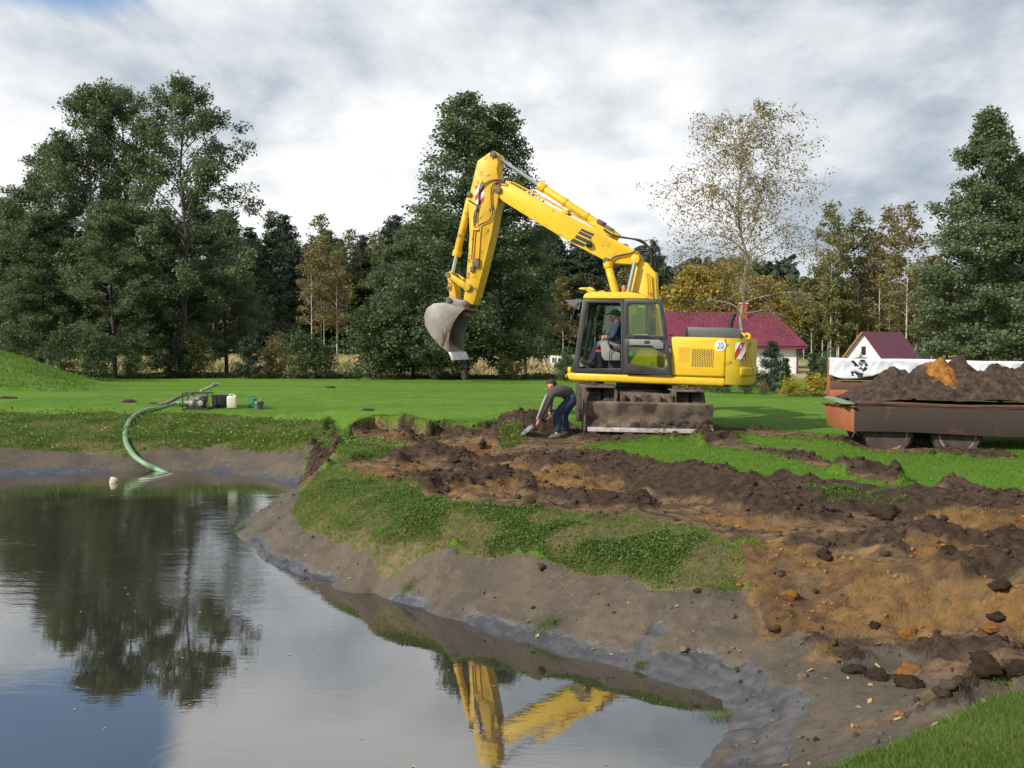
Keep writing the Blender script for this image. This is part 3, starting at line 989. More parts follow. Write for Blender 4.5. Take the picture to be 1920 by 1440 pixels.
def text_mesh(body, size, parent, mat, M, name):
    cu = bpy.data.curves.new(name, 'FONT')
    cu.body = body; cu.size = size; cu.align_x = 'CENTER'; cu.align_y = 'CENTER'; cu.extrude = .0015
    tmp = bpy.data.objects.new(name, cu)
    COL.objects.link(tmp)
    dg = bpy.context.evaluated_depsgraph_get()
    me = bpy.data.meshes.new_from_object(tmp.evaluated_get(dg))
    bpy.data.objects.remove(tmp)
    me.transform(M)
    return link(name, me, parent, mat)


text_mesh('20', .145, dk, m_blk, MU @ Matrix.Translation((sx, YN + .004, sz)) @ Matrix.Rotation(math.pi / 2, 4, 'X') @ Matrix.Diagonal((.92, 1.25, 1, 1)), 'lettering')
# counterweight: rounded in plan
xr, cr = 2.02, .48


def plan(off=0.0):
    pts = [(xc, YN + .0 - off)]
    for k in range(9):
        a = -math.pi / 2 + k / 8 * math.pi / 2
        pts.append((xr - cr + (cr + off) * math.cos(a), YN + cr + (cr + off) * math.sin(a)))
    for k in range(9):
        a = k / 8 * math.pi / 2
        pts.append((xr - cr + (cr + off) * math.cos(a), 1.2 - cr + (cr + off) * math.sin(a)))
    pts.append((xc, 1.2 + off))
    return pts


zc0 = E(1380, 722, YN)[1]; zc1 = E(1370, 634, YN)[1]
cw = part(MB().prism_z(plan(), zc0, zc1), 'counterweight', m_yelc, bevel=.06, seg=3)
zr0 = E(1390, 706, YN)[1]; zr1 = E(1390, 689, YN)[1]
rid_ = [p for p in plan(.035)][4:-3]
part(MB().prism_z(rid_ + [(xr - .3, .9), (xr - .3, -.8)], zr0, zr1), 'bumper_rib', m_yelc, cw, bevel=.03, seg=3)
part(MB().box2((xr - .42, -.80, zc0 - .004), (xr - .1, -.45, zc0 + .10)), 'tow_recess', m_rust, cw)
# red and white stripes around the rounded corner
_pl = plan(.004)[1:10]
_cum = [0]
for a, b_ in zip(_pl, _pl[1:]):
    _cum.append(_cum[-1] + math.dist(a, b_))


def on_plan(s):
    for k in range(len(_cum) - 1):
        if s <= _cum[k + 1] or k == len(_cum) - 2:
            f = (s - _cum[k]) / (_cum[k + 1] - _cum[k])
            return (_pl[k][0] + (_pl[k + 1][0] - _pl[k][0]) * f, _pl[k][1] + (_pl[k + 1][1] - _pl[k][1]) * f)


def stripes(s0, s1, z0, z1, mapf, n=3, root=None):
    """slanted stripes clipped to a rectangle (s, z), alternating red and white"""
    W, H = s1 - s0, z1 - z0
    base = MB()
    step = (W + H * .6) / n / 2
    for k in range(2 * n):
        a0 = -H * .6 + k * step
        a1 = a0 + step
        mb = MB()
        rows = 10
        for r_ in range(rows):
            za, zbb = H * r_ / rows, H * (r_ + 1) / rows
            q = []
            for (aa, z_) in ((a0, za), (a1, za), (a1, zbb), (a0, zbb)):
                sx_ = min(max(aa + .6 * z_, 0), W)
                q.append((sx_, z_))
            if abs(q[1][0] - q[0][0]) + abs(q[2][0] - q[3][0]) < 1e-4:
                continue
            mb.add([mapf(s0 + s_, z0 + z_) for s_, z_ in q], [(0, 1, 2, 3)])
        if mb.f:
            part(mb, 'stripe', m_red if k % 2 else m_white, root, smooth=False)


hz0 = E(1390, 674, YN)[1]; hz1 = E(1390, 642, YN)[1]
part(MB().add([(*on_plan(.17 + .25 * i / 6), z) for i in range(7) for z in (hz0, hz1)], [(2 * i, 2 * i + 2, 2 * i + 3, 2 * i + 1) for i in range(6)]), 'sticker_backing', m_white, cw)
_pl = plan(.008)[1:10]
stripes(.17, .42, hz0, hz1, lambda s, z: (*on_plan(s), z), 2, cw)
# hood, exhaust, lifting eyes
h0 = E(1283, 641, -.75); h1 = E(1388, 641, -.75); ht = E(1300, 613, -.75)[1]
part(MB().prism([(h0[0], zt - .02), (h1[0], zt - .02), (h1[0], zt + .10), (h1[0] - .16, ht), (h0[0] + .04, ht)], -.75, .85), 'engine_hood', m_hood, bevel=.03)
ex0 = E3(1369, 615, .1); ex1 = E3(1371, 602, .1); ex2 = E3(1377, 588, .1)
part(MB().tube([ex0, ex1, ex2], .055, 10), 'exhaust_pipe', m_black)
for px in (1391, 1401):
    c_ = E3(px, 631, -.35)
    part(MB().torus((c_[0], c_[1], c_[2]), (.3, 1, 0), .055, .028, 16, 6), 'lifting_eye', m_yel)
part(MB().tube([E3(1254, 628, YN + .1), E3(1262, 629, YN + .05), E3(1263, 632, YN + .05)], .012, 6), 'latch', m_black)

# ---- cab
YI = -.22                                     # inner (far) side of the cab
cabp = [(1073, 698), (1076, 676), (1092.5, 561), (1170, 561), (1216, 562), (1216, 698)]
O = EP(cabp, YN)
door_in = EP([(1084, 691), (1086, 676), (1102, 568), (1162, 568), (1164, 575), (1164, 691)], YN)
cabo = MB().ring([O[0], O[1], O[2], (O[2][0] * .5 + O[3][0] * .5, O[2][1]), O[3], (O[3][0], O[0][1])], door_in, YN, YN + .07)
cab = part(cabo, 'cab_frame', m_frame, bevel=.012)
rear_in = EP([(1177, 691), (1177, 568), (1210, 568), (1210, 691)], YN)
part(MB().ring([(O[3][0] + .001, O[0][1]), (O[3][0] + .001, O[3][1]), O[4], O[5]], rear_in, YN, YN + .07), 'rear_side_frame', m_frame, cab, bevel=.01)
part(MB().prism(rear_in, YN + .03, YN + .036), 'side_glass', m_glass, cab)
# far wall of the cab
OF = [(x, z) for x, z in O]
fi = [(OF[0][0] + .10, OF[0][1] + .45), (OF[1][0] + .10, OF[0][1] + .5), (OF[2][0] + .11, OF[2][1] - .09), (OF[2][0] * .5 + OF[3][0] * .5, OF[2][1] - .09), (O[4][0] - .09, OF[2][1] - .09), (O[4][0] - .09, OF[0][1] + .45)]
part(MB().ring([OF[0], OF[1], OF[2], (OF[2][0] * .5 + OF[3][0] * .5, OF[2][1]), O[4], O[5]], fi, YI - .07, YI), 'far_side_frame', m_frame, cab, bevel=.01)
part(MB().prism(fi, YI - .04, YI - .034), 'far_glass', m_glass, cab)
# front: slanted pillars carry the windscreen; lower pane and sill
fx = [OF[0], OF[1], OF[2]]
for (a, b_) in ((OF[1], OF[2]),):
    mb = MB()
    q = [(a[0] + .012, YN + .072, a[1]), (a[0] + .012, YI - .072, a[1]), (b_[0] + .012, YI - .072, b_[1] - .08), (b_[0] + .012, YN + .072, b_[1] - .08)]
    mb.add(q + [(x + .006, y, z) for x, y, z in q], [(0, 1, 2, 3), (7, 6, 5, 4), (0, 4, 5, 1), (1, 5, 6, 2), (2, 6, 7, 3), (3, 7, 4, 0)])
    part(mb, 'windscreen', m_glass, cab)
part(MB().box2((OF[2][0] + .002, YN + .071, OF[2][1] - .08), (OF[2][0] + .07, YI - .071, OF[2][1] - .002)), 'front_header', m_frame, cab)
part(MB().box2((OF[0][0] + .002, YN + .071, OF[0][1]), (OF[0][0] + .05, YI - .071, OF[0][1] + .10)), 'front_sill', m_frame, cab)
part(MB().box2((O[5][0] - .06, YN + .071, O[0][1]), (O[5][0] - .002, YI - .071, O[0][1] + .75)), 'rear_wall', m_frame, cab)
part(MB().box2((O[5][0] - .03, YN + .071, O[0][1] + .76), (O[5][0] - .022, YI - .071, O[4][1] - .09)), 'rear_glass', m_glass, cab)
part(MB().box2((O[0][0] + .02, YN + .071, O[0][1] - .01), (O[5][0] - .01, YI - .071, O[0][1] + .035)), 'cab_floor', m_black, cab)
# roof
rp = EP([(1093, 559.5), (1095, 553), (1100, 549), (1112, 547.5), (1180, 547.5), (1196, 550), (1213, 558), (1214, 560)], YN)
part(MB().prism(rp, YN - .005, YI + .005), 'cab_roof', m_yel, bevel=.035, seg=3)
lb = EP([(1087, 543), (1089, 540), (1110, 538.5), (1119, 546), (1134, 545), (1136, 548), (1104, 548), (1100, 544)], YN + .25)
part(MB().prism(lb, YN + .12, YN + .30), 'lamp_bracket', m_yel, bevel=.012)
bc = E3(1169.5, 546, -.55)
bcn = part(MB().lathe([(.055, 0), (.055, .03), (.045, .04), (.045, .12), (.03, .15), (.005, .155)], (bc[0], bc[1], bc[2] - .03), (0, 0, 1), 16), 'warning_beacon', m_orl)
# door swung right back along the side
YD = YN - .075
up_o = EP([(1171, 635), (1170, 565), (1173, 560.5), (1236, 560.5), (1242, 564), (1252, 637)], YD)
up_i = EP([(1178, 628), (1176.5, 575), (1180, 570), (1233, 570), (1236, 573), (1243, 629)], YD)
door = part(MB().ring(up_o, up_i, YD, YD + .05), 'cab_door', m_frame, bevel=.012)
lo_o = EP([(1171, 635.2), (1252, 637.2), (1257, 665), (1259, 702), (1254, 704), (1171, 700)], YD)
lo_i = EP([(1177, 651), (1222, 652), (1249, 665), (1251, 684), (1244, 690), (1178, 682)], YD)
part(MB().ring(lo_o, lo_i, YD, YD + .05), 'lower_door_frame', m_frame, door, bevel=.012)
part(MB().prism(up_i, YD + .022, YD + .028), 'door_glass', m_glassd, door)
part(MB().prism(lo_i, YD + .022, YD + .028), 'door_glass', m_glassd, door)
hp = EP([(1180, 636), (1236, 637), (1244, 643), (1244, 654), (1229, 654), (1222, 648), (1180, 647)], YD - .03)
part(MB().prism(hp, YD - .035, YD - .002), 'handle_panel', m_grey, door, bevel=.012)
_q0, _q1 = E(1208, 644.5, YD - .04), E(1218, 639, YD - .04)
part(MB().box2((_q0[0], YD - .042, _q0[1]), (_q1[0], YD - .036, _q1[1])), 'latch', m_blk, door)
part(MB().tube([E3(1187, 631, YD - .01), E3(1189, 627.5, YD - .05), E3(1215, 628, YD - .05), E3(1219, 632, YD - .01)], .010, 6), 'grab_handle', m_grey, door)
# yellow cowl seen through the open door's panes
part(MB().prism(EP([(1180, 681), (1192, 666), (1201, 652), (1232, 652), (1232, 692), (1216, 690)], YN - .012), YN - .012, YN + .01), 'cab_quarter_panel', m_yel)
for (px, py, r_) in ((1182, 663, .05), (1222, 682, .04)):
    c_ = E3(px, py, YN - .017)
    part(MB().lathe([(.002, 0), (r_, 0), (r_, .003), (.002, .003)], c_, (0, -1, 0), 16), 'round_sticker', m_blue, door)
# visor, mirror, mirror arm
v0, v1, v2 = E3(1092, 562, YN + .1), E3(1060, 563, YN + .1), E3(1064, 571, YN + .1)
mb = MB()
q = [(v0[0], YN + .06, v0[2]), (v1[0], YN + .06, v1[2]), (v1[0], YI - .06, v1[2]), (v0[0], YI - .06, v0[2])]
mb.add(q + [(x, y, z - .012) for x, y, z in q], [(0, 1, 2, 3), (7, 6, 5, 4), (0, 4, 5, 1), (1, 5, 6, 2), (2, 6, 7, 3), (3, 7, 4, 0)])
q = [(v1[0], YN + .05, v1[2]), (v0[0] - .01, YN + .05, v0[2] + .02), (v0[0] - .06, YN + .05, v0[2] - .22), (v2[0] + .1, YN + .05, v2[2] - .03)]
mb.add(q + [(x, y + .008, z) for x, y, z in q], [(0, 1, 2, 3), (7, 6, 5, 4), (0, 4, 5, 1), (1, 5, 6, 2), (2, 6, 7, 3), (3, 7, 4, 0)])
part(mb, 'sun_visor', m_visor)
ma = [E3(1084, 567, YN - .02), E3(1077, 577, YN - .05), E3(1075, 592, YN - .06), E3(1071, 625, YN - .05), E3(1065, 655, YN - .02), E3(1063, 682, YN + .02), E3(1066, 687, YN + .05), E3(1075, 688, YN + .05)]
mir = part(MB().tube(ma, .011, 6), 'mirror_arm', m_frame)
mc = E3(1072.5, 600, YN - .07)
part(MB().ball(mc, (.035, .085, .125), 14, 10), 'mirror', m_frame, mir)
# ---- inside: seat, console, column, wheel, pedals
sx0, sz0 = E(1140, 650, -.7)
seat = part(MB().box2((sx0 - .05, -.95, sz0 - .10), (sx0 + .48, -.45, sz0 + .02)), 'seat', m_black, bevel=.03)
part(MB().prism([(sx0 + .36, sz0), (sx0 + .50, sz0), (sx0 + .62, sz0 + .68), (sx0 + .50, sz0 + .68)], -.93, -.47), 'backrest', m_black, seat, bevel=.03)
part(MB().box2((sx0 + .05, -.85, O[0][1] + .036), (sx0 + .42, -.55, sz0 - .101)), 'seat_base', m_black, seat)
con = EP([(1126, 645), (1136, 638), (1147, 674), (1163, 676), (1163, 662), (1148, 655), (1140, 640), (1128, 640)], -1.02)
part(MB().prism(EP([(1126, 642), (1139, 639), (1145, 655), (1163, 662), (1163, 676), (1134, 676), (1128, 668)], -1.05), -1.08, -.96), 'armrest_console', m_grey, bevel=.015)
part(MB().tube([E3(1109, 690, -.7), E3(1108, 664, -.7), E3(1111, 632, -.7)], [.05, .04, .03], 10), 'steering_column', m_frame)
swc = E3(1119, 629, -.7)
sw = part(MB().torus(swc, (-.25, 0, .97), .17, .016, 24, 6), 'steering_wheel', m_black)
part(MB().tube([(swc[0] - .16, swc[1], swc[2] - .045), (swc[0] + .16, swc[1], swc[2] + .04)], .014, 6), 'spoke', m_black, sw)
part(MB().tube([E3(1142, 692, -1.12), E3(1143, 660, -1.12), E3(1150, 653, -1.12), E3(1163, 656, -1.12)], .010, 6), 'hand_rail', m_black)
part(MB().tube([E3(1135, 636, -.95), E3(1133, 622, -.95)], .012, 6).ball(E3(1133, 621, -.95), .025), 'control_lever', m_black)

# ---- boom, arm and bucket (their plane lies beyond the cab)
YB0, YB1 = .05, .47
YM = (YB0 + YB1) / 2
bp = EP([(1186, 497), (1196, 489), (1213, 492), (1229, 512), (1231, 560), (1240, 640), (1242, 700), (1186, 700), (1184, 640), (1176, 560)], YB0)
bfoot = part(MB().prism(bp, YB0 + .03, YB1 - .03), 'base_boom', m_yel, bevel=.02)
boomp = EP([(931, 353), (938, 345), (951, 342), (962, 346), (1020, 380), (1112, 428), (1180, 464), (1196, 472), (1201, 484), (1194, 495), (1180, 495), (1141, 493), (1129, 486), (1070, 455), (992, 408), (942, 377), (932, 366)], YB0)
boom = part(MB().prism(boomp, YB0, YB1), 'boom', m_yel, bevel=.018)
# black speed stripes, decal plates on the boom side
for q in ([(1074, 447), (1079, 448.5), (1096, 457), (1101, 459), (1094, 463), (1069, 453)],
          [(1082, 440), (1107, 452), (1103, 457.5), (1077, 445.5)], [(1087, 433), (1110, 444), (1107.5, 449), (1083.5, 437.5)], [(1091, 428.5), (1115, 439.5), (1111, 443), (1088, 432)]):
    part(MB().prism(EP(q, YB0 - .004), YB0 - .004, YB0 - .0008), 'black_stripe', m_blk, boom)
lampc = E3(1101, 457, YB0 - .06)
part(MB().lathe([(.01, -.02), (.075, -.01), (.08, .06), (.04, .10), (.01, .11)], lampc, (.9, .3, -.2), 14), 'work_lamp', m_black, boom)
part(MB().tube([E3(1103, 459, YB0 - .03), E3(1110, 463, YB0)], .03, 8), 'lamp_bracket', m_rust, boom)
# arm
armp = EP([(919, 286), (926, 282.5), (934, 287), (937, 296), (932, 318), (936, 345), (935, 372), (921, 446), (906, 507), (893, 555), (888, 571), (872, 571), (870, 560), (875, 520), (881, 440), (879, 374), (889, 330), (896, 302)], YB0)
arm = part(MB().prism(armp, YB0 - .03, YB1 + .03), 'arm', m_yelw, bevel=.015)
# red and white stripes on the arm
sa = EP([(891, 349), (908, 345), (907, 381), (891, 387)], YB0 - .035)


def arm_map(s, z):
    x0 = sa[3][0] + (sa[2][0] - sa[3][0]) * s
    x1 = sa[0][0] + (sa[1][0] - sa[0][0]) * s
    z0_ = sa[3][1] + (sa[2][1] - sa[3][1]) * s
    z1_ = sa[0][1] + (sa[1][1] - sa[0][1]) * s
    return (x0 + (x1 - x0) * z, YB0 - .035, z0_ + (z1_ - z0_) * z)


def stripes_unit(n, root):
    for k in range(2 * n):
        st = (1 + .7) / (2 * n)
        a0 = k * st - .35; a1 = a0 + st        # along z, slanted with s
        mb = MB()
        for r_ in range(8):
            s0, s1 = r_ / 8, (r_ + 1) / 8
            q = [(s0, min(max(a0 + .35 * s0 * 1.4, 0), 1)), (s1, min(max(a0 + .35 * s1 * 1.4, 0), 1)), (s1, min(max(a1 + .35 * s1 * 1.4, 0), 1)), (s0, min(max(a1 + .35 * s0 * 1.4, 0), 1))]
            if abs(q[0][1] - q[3][1]) + abs(q[1][1] - q[2][1]) > 1e-4:
                mb.add([arm_map(*p_) for p_ in q], [(0, 1, 2, 3)])
        if mb.f:
            part(mb, 'stripe', m_white if k % 2 else m_red, root, smooth=False)


stripes_unit(3, arm)
part(MB().prism(EP([(928.5, 338), (935, 335), (936, 345), (933, 360), (929, 357)], YB0 - .04), YB0 - .046, YB0 - .034), 'red_reflector', m_red, arm)
# pins
for nm, px, py, r_, h in (('pin', 925.5, 290, .075, .04), ('pin', 934, 356, .085, .03), ('pin', 881, 365, .06, .05), ('pin', 881, 540, .075, .05), ('pin', 1192, 486, .10, .05)):
    c_ = E3(px, py, YB0)
    part(MB().cyl((c_[0], YB0 - .03 - h, c_[2]), (c_[0], YB1 + .03 + h, c_[2]), r_, 16), nm, m_rust if r_ < .09 else m_yelw, arm if px < 1000 else bfoot, bevel=.012)
# arm cylinder
a0, a1, a2 = E3(928, 292, YM), E3(1018, 352, YM), E3(1160, 446, YM)
ac = part(MB().cyl(a1, a2, .088, 16), 'arm_cylinder', m_yel, bevel=.01)
part(MB().cyl(a0, a1, .042, 12), 'piston_rod', m_chrome, ac)
part(MB().cyl(E3(1010, 346.5, YM), E3(1022, 354.5, YM), .107, 16), 'gland', m_yel, ac, bevel=.01)
part(MB().cyl(E3(1058, 378.5, YM), E3(1062, 381, YM), .1, 16), 'clamp_band', m_yelw, ac)
part(MB().cyl(E3(1098, 405, YM), E3(1102, 407.6, YM), .1, 16), 'clamp_band', m_yelw, ac)
part(MB().prism(EP([(1100, 418), (1125, 416), (1150, 434), (1155, 446), (1130, 440)], YM), YM - .12, YM + .12), 'cylinder_bracket', m_yel, boom, bevel=.01)
for k, dy in enumerate((-.12, .12)):
    part(MB().tube([E3(948, 340, YM + dy), E3(962, 342, YM + dy), E3(1020, 373 - 1.5 * k, YM + dy), E3(1062, 396 - k, YM + dy), E3(1115, 424 - k, YM + dy)], .018, 6), 'oil_pipe', m_yelw, boom)
part(MB().box(E3(1062, 399, YM), (.16, .36, .10)), 'pipe_clamp', m_yelw, boom, bevel=.01)
part(MB().box(E3(957, 345, YM), (.14, .34, .08)), 'pipe_clamp', m_yelw, boom, bevel=.01)
# valve block and small hoses at the cylinder's end
part(MB().box(E3(1128, 418, YM - .05), (.18, .22, .10), Matrix.Rotation(R(28), 3, 'Y')).box(E3(1142, 428, YM - .05), (.22, .16, .08), Matrix.Rotation(R(30), 3, 'Y')), 'valve_block', m_rust, boom, bevel=.01)
# bucket cylinder
b0, b1, b2 = E3(881, 372, YM), E3(856, 478, YM), E3(847.5, 517, YM)
bcyl = part(MB().cyl(b0, b1, .085, 16), 'bucket_cylinder', m_yelw, bevel=.01)
part(MB().cyl(b1, b2, .042, 12), 'piston_rod', m_chrome, bcyl)
part(MB().cyl(E3(858, 470, YM), E3(855.5, 481, YM), .105, 16), 'gland', m_yelw, bcyl, bevel=.01)
part(MB().cyl(E3(881.5, 366, YM - .17), E3(881.5, 366, YM + .17), .06, 12), 'pin', m_yelw, bcyl)
part(MB().ball(E3(846.5, 514, YM), (.075, .11, .075)), 'rod_eye', m_yelw, bcyl)
# linkage
for yy in (YB0 - .10, YB1 + .04):
    part(MB().prism(EP([(838, 513), (843, 510), (848, 513), (876, 531), (884, 538), (882, 545), (876, 546), (846, 523), (839, 519)], YB0), yy, yy + .055), 'link_arm', m_yelw, bevel=.01)
part(MB().prism(EP([(839, 517), (849, 519), (855, 548), (857, 566), (845, 566), (842, 545)], YB0 + .05), YB0 + .02, YB1 - .02), 'tipping_link', m_yelw, bevel=.015)
c_ = E3(842, 515.5, YB0)
part(MB().cyl((c_[0], YB0 - .13, c_[2]), (c_[0], YB1 + .13, c_[2]), .06, 14), 'pin', m_rust)
c_ = E3(839.5, 539, YB0)
part(MB().cyl((c_[0], YB0 + .0, c_[2]), (c_[0], YB1, c_[2]), .035, 10), 'pin', m_rust)
# bucket: shell of plate between two side plates, ears on top
YK0, YK1 = -.24, .76
shell_px = [(872, 578), (850, 572), (832, 567), (813, 569), (800, 578), (795, 592), (797, 610), (808, 630), (824, 648), (843, 663)]
open_px = [(841, 637), (845, 617), (852, 602), (860, 590)]
sp = EP(shell_px, YK0)
op = EP(open_px, YK0)
bk = empty('bucket', (0, 0, 0)); bk.parent = exc
TH = .035


def inset(pl_, dist):
    out = []
    n = len(pl_)
    for i in range(n):
        a = Vector(pl_[max(i - 1, 0)]); b_ = Vector(pl_[min(i + 1, n - 1)])
        dd = (b_ - a).normalized()
        out.append((pl_[i][0] - dd.y * dist, pl_[i][1] + dd.x * dist))
    return out


inn = inset(sp, TH)
mb = MB()
n = len(sp)
V = [(x, YK0 + TH + .001, z) for x, z in sp] + [(x, YK0 + TH + .001, z) for x, z in inn] + [(x, YK1 - TH - .001, z) for x, z in sp] + [(x, YK1 - TH - .001, z) for x, z in inn]
Fs = []
for i in range(n - 1):
    Fs += [(i, i + 1, 2 * n + i + 1, 2 * n + i), (n + i, 3 * n + i, 3 * n + i + 1, n + i + 1), (i, n + i, n + i + 1, i + 1), (2 * n + i, 2 * n + i + 1, 3 * n + i + 1, 3 * n + i)]
Fs += [(0, 2 * n, 3 * n, n), (n - 1, 2 * n - 1, 4 * n - 1, 3 * n - 1)]
part(mb.add(V, Fs), 'bucket_shell', m_steel, bk, angle=30)
side = sp + op
part(MB().prism(side, YK0, YK0 + TH), 'side_plate', m_steel, bk, bevel=.008)
part(MB().prism(side, YK1 - TH, YK1), 'side_plate', m_steel, bk, bevel=.008)
# wear strip along the opening, cutter, lip, ears
ws = EP([(843, 663), (841, 637), (845, 617), (852, 602), (860, 590), (848, 600), (840, 614), (836, 634), (838, 658)], YK0 - .012)
part(MB().prism(ws, YK0 - .014, YK0 - .0015), 'wear_strip', m_rust, bk)
part(MB().prism(EP([(828, 612), (838, 612), (846, 618), (843, 622), (838, 620), (834, 636), (829, 650), (826, 646), (830, 630), (827, 617)], YK0 - .02), YK0 - .026, YK0 - .0155), 'side_cutter', m_rust, bk, bevel=.004)
lp = EP([(841, 660), (846, 660), (853, 675), (847, 676)], YK0)
part(MB().prism(lp, YK0 - .02, YK1 + .02), 'cutting_edge', m_lip, bk, bevel=.006)
for y0_ in (YB0 - .10, YB1 + .04):
    part(MB().prism(EP([(838, 566), (842, 557), (850, 556), (866, 563), (874, 562), (882, 568), (881, 578), (868, 584), (845, 575)], YB0), y0_, y0_ + .06), 'bucket_ear', m_steel, bk, bevel=.012)
for px, py in ((845, 563), (875, 569.5)):
    c_ = E3(px, py, YB0)
    part(MB().cyl((c_[0], YB0 - .15, c_[2]), (c_[0], YB1 + .15, c_[2]), .065, 14), 'bucket_pin', m_rust, bk, bevel=.01)
part(MB().prism(EP([(856, 574), (870, 584), (876, 592), (868, 594), (858, 588)], YB0 - .04), YB0 - .04, YB1 + .04), 'bucket_stop', m_rust, bk, bevel=.01)

# lift cylinders beside the boom, adjusting cylinder rod behind the cab
for y_ in (YB0 - .16, YB1 + .16):
    lc = part(MB().cyl(E3(1141, 500, y_), E3(1161, 575, y_), .085, 14), 'lift_cylinder', m_yel, bevel=.01)
    part(MB().cyl(E3(1139, 491, y_), E3(1141.5, 502, y_), .105, 14), 'gland', m_yelw, lc, bevel=.01)
    part(MB().cyl(E3(1161, 575, y_), E3(1176, 640, y_), .05, 12), 'piston_rod', m_chrome, lc)
part(MB().cyl((E(1140, 490, YB0)[0], YB0 - .26, E(1140, 490, YB0)[1]), (E(1140, 490, YB0)[0], YB1 + .26, E(1140, 490, YB0)[1]), .065, 12), 'pin', m_rust, boom)
ad = part(MB().cyl(E3(1190, 492, YB0 - .10), E3(1178, 548, YB0 - .10), .052, 14), 'adjusting_rod', m_chrome)
part(MB().cyl(E3(1178, 546, YB0 - .10), E3(1166, 602, YB0 - .10), .09, 14), 'barrel', m_yel, ad)
for k in range(3):
    part(MB().tube([E3(1213 + 4 * k, 512 + 3 * k, YB0 - .01), E3(1215 + 4 * k, 556, YB0 - .01), E3(1219 + 4 * k, 640, YB0 - .01)], .022, 6), 'oil_pipe', m_yelw, bfoot)


def spl(pts, n=6):
    """Catmull-Rom through 3D points"""
    P_ = [Vector(p) for p in pts]
    P_ = [P_[0]] + P_ + [P_[-1]]
    out = []
    for i in range(1, len(P_) - 2):
        for k in range(n):
            t_ = k / n
            a, b_, c2, d2 = P_[i - 1], P_[i], P_[i + 1], P_[i + 2]
            out.append(.5 * ((2 * b_) + (-a + c2) * t_ + (2 * a - 5 * b_ + 4 * c2 - d2) * t_ ** 2 + (-a + 3 * b_ - 3 * c2 + d2) * t_ ** 3))
    out.append(P_[-2])
    return out


hoses = [
    [(1132, 430), (1150, 441), (1180, 447), (1205, 452), (1219, 470), (1222, 490), (1219, 511)],
    [(1136, 434), (1160, 444), (1190, 449), (1212, 460), (1224, 478), (1225, 498), (1222, 513)],
    [(1189, 468), (1198, 463), (1212, 462), (1226, 472), (1232, 492), (1227, 512)],
    [(1192, 474), (1206, 470), (1220, 474), (1229, 488), (1229, 502), (1224, 514)],
    [(1190, 470), (1208, 478), (1222, 474), (1232, 462), (1237, 474), (1234, 494), (1227, 510)],
    [(1144, 490), (1152, 482), (1168, 478), (1184, 475), (1192, 470)],
]
for k, h_ in enumerate(hoses):
    yy = YB0 + .06 + .06 * k if k < 5 else YB0 - .05
    part(MB().tube(spl([E3(x, y, yy) for x, y in h_]), .021, 7), 'hydraulic_hose', m_black)
for h_, yy in (([(948, 341), (930, 337), (912, 343), (899, 360), (897, 384), (889, 402), (889, 424)], YB0 - .06),
               ([(946, 343), (932, 342), (922, 352), (921, 376), (924, 396), (917, 413), (902, 420), (896, 425)], YB0 - .07),
               ([(905, 340), (899, 355), (898, 378), (894, 396), (893, 418)], YB0 - .065),
               ([(878, 375), (886, 380), (893, 385), (897, 396)], YB0 - .05)):
    part(MB().tube(spl([E3(x, y, yy) for x, y in h_]), .014, 6), 'hydraulic_hose', m_black)
for px in (886, 890, 900):
    part(MB().tube([E3(px + 2, 424, YB0 - .05), E3(px, 445, YB0 - .05), E3(px - 3, 484 if px < 895 else 490, YB0 - .05)], .014, 6), 'oil_pipe', m_yelw, arm)
part(MB().box(E3(893, 493, YB0 - .06), (.16, .09, .20)).box(E3(886, 505, YB0 - .05), (.10, .07, .12)), 'valve_block', m_rust, arm, bevel=.012)
part(MB().box(E3(892, 430, YB0 - .05), (.16, .06, .05)), 'pipe_clamp', m_yelw, arm, bevel=.01)
# radio aerial behind the cab
part(MB().tube([E3(1229, 560, .5), E3(1227, 500, .5)], .006, 5), 'aerial', m_grey)
part(MB().tube([E3(1182, 549, -.6), E3(1184, 545, -.6), E3(1198, 549, -.6), E3(1202, 552, -.6)], .01, 5), 'roof_rail', m_frame)

# ---- undercarriage: stands square to the pond, blade towards the camera
LOW = Matrix.Translation((-.0, 0, 0)) @ Matrix.Rotation(R(1.2), 4, 'Y')
UX = -.48                                    # middle of the chassis, across


def lpart(mb, name, mat, parent=exc, **k):
    return mb.build(name, mat, parent, LOW, **k)


def L(px, py, yl):
    p_ = at_d(px, py, EXC.y + yl)
    return (p_[0] - EXC.x, p_[2])


def L3(px, py, yl):
    a, b_ = L(px, py, yl)
    return (a, yl, b_)


